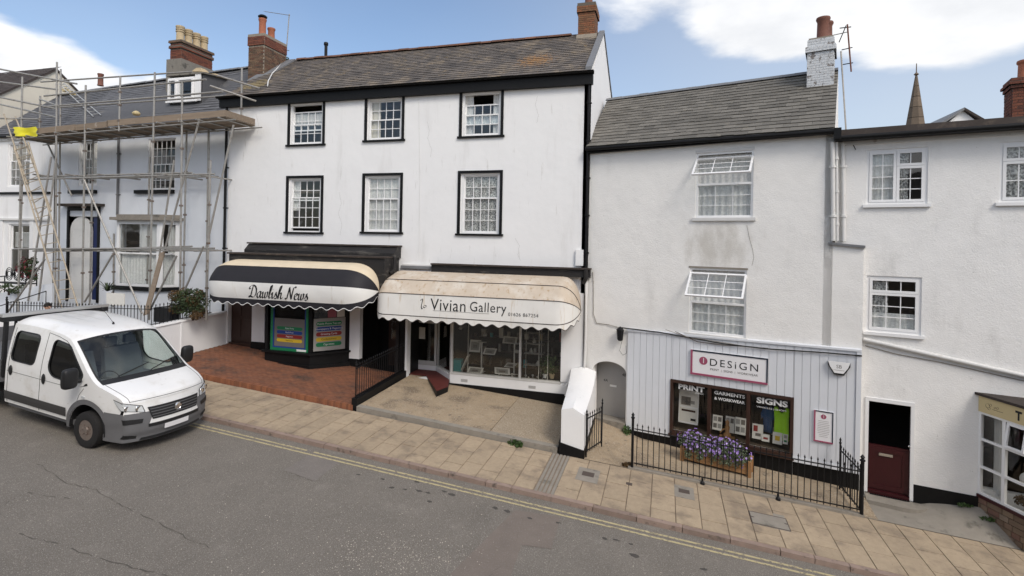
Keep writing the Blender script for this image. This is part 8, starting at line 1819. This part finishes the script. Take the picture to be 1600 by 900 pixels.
for (x, y, w_) in ((-1.05, -.45, .46), (-1.05, .35, .85), (-2.3, 0, 1.6)):
    st_ = vb(MB().hexa([(x - .1, y - w_ / 2, .9), (x + .45, y - w_ / 2, .92), (x + .45, y + w_ / 2, .92), (x - .1, y + w_ / 2, .9), (x - .12, y - w_ / 2, 1.03), (x + .45, y - w_ / 2, 1.06), (x + .45, y + w_ / 2, 1.06), (x - .12, y + w_ / 2, 1.03)]), 'seat', 'seatcloth')
    vb(MB().hexa([(x - .16, y - w_ / 2, 1.0), (x, y - w_ / 2, 1.0), (x, y + w_ / 2, 1.0), (x - .16, y + w_ / 2, 1.0), (x - .3, y - w_ / 2 + .04, 1.62), (x - .2, y - w_ / 2 + .04, 1.62), (x - .2, y + w_ / 2 - .04, 1.62), (x - .3, y + w_ / 2 - .04, 1.62)]), 'backrest', 'seatcloth', st_)
    for hy in ([y] if w_ < .5 else [y - w_ / 4, y + w_ / 4]): vb(MB().box(x - .32, x - .22, hy - .12, hy + .12, 1.66, 1.84), 'headrest', 'seatcloth', st_)
# wipers, aerial
for (y0, y1) in ((-.62, .05), (.0, .66)):
    a, b = top(4.3 / 14, y0 / .97), top(5.0 / 14, y1 / .97); vb(MB().tube([a + V((.02, 0, .03)), b + V((.02, 0, .03))], .011, 5), 'wiper', 'vanblack', o_cowl)
a = top(9.6 / 14, .0); vb(MB().lathe([(.025, 0), (.02, .03), (.01, .05)], a, 'z', 8), 'aerial_base', 'vanblack', o_roof); vb(MB().tube([a + V((0, 0, .03)), a + V((-.42, 0, .32))], .005, 5), 'aerial', 'vanblack', o_roof)
# load bed with headboard frame
bed = vb(MB().box(-6.0, -2.86, -1.03, 1.03, .82, .92), 'load_bed', 'vangrey')
for y in (-1.05, 1.0):
    vb(MB().box(-6.0, -2.9, y, y + .05, .92, 1.30), 'dropside', 'vangrey', bed)
vb(MB().box(-6.05, -6.0, -1.05, 1.05, .92, 1.30), 'tailboard', 'vangrey', bed)
hb = vb(MB().box(-2.92, -2.84, -1.0, -.94, .92, 2.10).box(-2.92, -2.84, .94, 1.0, .92, 2.10).box(-2.92, -2.84, -.94, .94, 1.2, 1.26), 'headboard_frame', 'vanblack', bed)
vb(MB().box(-2.95, -2.81, -1.08, 1.08, 2.215, 2.275), 'ladder_bar', 'alu', hb); vb(MB().box(-2.94, -2.82, -1.06, 1.06, 2.11, 2.213), 'crossbar', 'vanblack', hb)
for i in range(7): y = -.8 + i * .266; vb(MB().box(-2.90, -2.86, y - .02, y + .02, 1.27, 2.10), 'mesh_bar', 'vanblack', hb)
vb(MB().box(-5.9, -3.1, -.9, .9, .55, .80), 'chassis', 'vanblack')

# ------------------------------------------------------------------ a passer-by behind the truck, only the head shows
hp = on_y(74, 482, 12.9); fx, fy = hp.x, 12.9; fz_ = ground(fx) + .12; Hh = max(1.6, min(2.15, hp.z + .16 - fz_)); print('person height', hp.z + .12 - fz_)
PR = thing('person', (fx, fy, fz_), 'person with short dark hair walking on the pavement behind the truck', 'person')
k = Hh / 1.75
SK = [((0, 0, .95), .15), ((0, 0, 1.15), .145), ((0, 0, 1.38), .16), ((0, 0, 1.48), .075), ((.01, 0, 1.56), .062), ((.02, 0, 1.66), .098), ((.02, 0, 1.73), .075),
      ((0, .19, 1.42), .062), ((-.04, .23, 1.14), .045), ((.06, .24, .90), .032), ((.10, .24, .80), .03), ((0, -.19, 1.42), .062), ((.05, -.23, 1.14), .045), ((.16, -.23, .92), .032), ((.21, -.23, .83), .03),
      ((.05, .09, .90), .095), ((.12, .09, .50), .062), ((.10, .09, .10), .042), ((.22, .09, .04), .035), ((-.03, -.09, .90), .095), ((-.04, -.09, .50), .062), ((-.22, -.09, .12), .042), ((-.12, -.09, .04), .035)]
ED = [(0, 1), (1, 2), (2, 3), (3, 4), (4, 5), (5, 6), (2, 7), (7, 8), (8, 9), (9, 10), (2, 11), (11, 12), (12, 13), (13, 14), (0, 15), (15, 16), (16, 17), (17, 18), (0, 19), (19, 20), (20, 21), (21, 22)]
me = bpy.data.meshes.new('body'); me.from_pydata([tuple(V(p) * k) for p, r in SK], ED, [])
bo_ = bpy.data.objects.new('body', me); COL.objects.link(bo_); sm = bo_.modifiers.new('skin', 'SKIN'); sv = me.skin_vertices[0].data
for i, (p, r_) in enumerate(SK): sv[i].radius = (r_ * k, r_ * k)
sv[0].use_root = True; ss = bo_.modifiers.new('smooth', 'SUBSURF'); ss.levels = 2; ss.render_levels = 2
bpy.context.view_layer.update(); dg = bpy.context.evaluated_depsgraph_get(); m2 = bpy.data.meshes.new_from_object(bo_.evaluated_get(dg)); m2.name = 'body'; bpy.data.objects.remove(bo_)
m2.materials.clear()
for mm in ('jacket', 'trousers', 'skin'): m2.materials.append(M[mm])
for p in m2.polygons:
    z = p.center.z / k; p.material_index = 2 if z > 1.49 or (z < .93 and abs(p.center.y) > .18 * k) else 1 if z < .95 else 0; p.use_smooth = True
o = bpy.data.objects.new('body', m2); COL.objects.link(o); adopt(o, PR); o.matrix_basis = Matrix.Translation((fx, fy, fz_))
def hairp(a, b):
    th, ph = a * 2 * math.pi, b * math.pi * .62; r_ = .112 * k * (1 + .05 * math.sin(9 * th) * math.sin(ph)); return V((fx + (.012 + 0) * k + r_ * 1.05 * math.sin(ph) * math.cos(th) - (.03 if ph > 1.1 and math.cos(th) > .3 else 0), fy + r_ * .92 * math.sin(ph) * math.sin(th), fz_ + 1.685 * k + r_ * 1.0 * math.cos(ph)))
MB().grid(hairp, 24, 10).build('hair', M['hair'], PR, smooth=True, fix=False)
fcx = fx + .115 * k
for s_ in (-1, 1):
    MB().lathe([(.002, -.012), (.011, -.006), (.011, .006), (.002, .012)], (fcx - .012, fy + s_ * .034 * k, fz_ + 1.655 * k), 'x', 8).build('eye', M['hair'], PR, smooth=True)
    MB().lathe([(.004, -.02), (.022, -.01), (.022, .01), (.004, .02)], (fx + .015, fy + s_ * .095 * k, fz_ + 1.64 * k), 'y', 8).build('ear', M['skin'], PR, smooth=True)
MB().tube([(fcx - .01, fy, fz_ + 1.66 * k), (fcx + .02, fy, fz_ + 1.615 * k), (fcx - .01, fy, fz_ + 1.605 * k)], .014, 6).build('nose', M['skin'], PR, smooth=True)
MB().tube([(fcx - .018, fy - .022, fz_ + 1.575 * k), (fcx - .006, fy, fz_ + 1.573 * k), (fcx - .018, fy + .022, fz_ + 1.575 * k)], .006, 5).build('mouth', M['redp'], PR)

# ------------------------------------------------------------------ groups: things of one kind
GROUPS = {'downpipe': 'downpipes on the house fronts', 'chimney': 'chimneys along the roofs', 'picture': 'pictures and cards in the gallery window', 'display_card': 'cards in the print shop window', 'ornament': 'ornaments in the gallery window',
          'weed': 'weeds growing in the paving', 'utility_cover': 'small iron covers in the pavement', 'cable': 'cables on the house fronts', 'railing': 'black iron railings by the pavement', 'vent_pipe': 'vent pipes behind the ridge', 'ladder': 'ladders at the scaffolding',
          'shrub': 'garden shrubs before the terrace', 'potted_plant': 'potted plants in the gallery window', 'window_poster': 'posters in the newsagent window', 'shopfront': 'shopfronts along the street', 'awning': 'awnings over the shops',
          'television_aerial': 'television aerials on the roofs', 'display_stand': 'display posts in the gallery window', 'stone_lump': 'mortar lumps on the blue house roof', 'ladder_bracket': 'brackets on the roof ladder', 'gabled_house': 'gabled houses behind the street'}
for o in bpy.data.objects:
    if o.parent is None and 'category' in o and o.name.split('.')[0] in GROUPS: o['group'] = GROUPS[o.name.split('.')[0]]
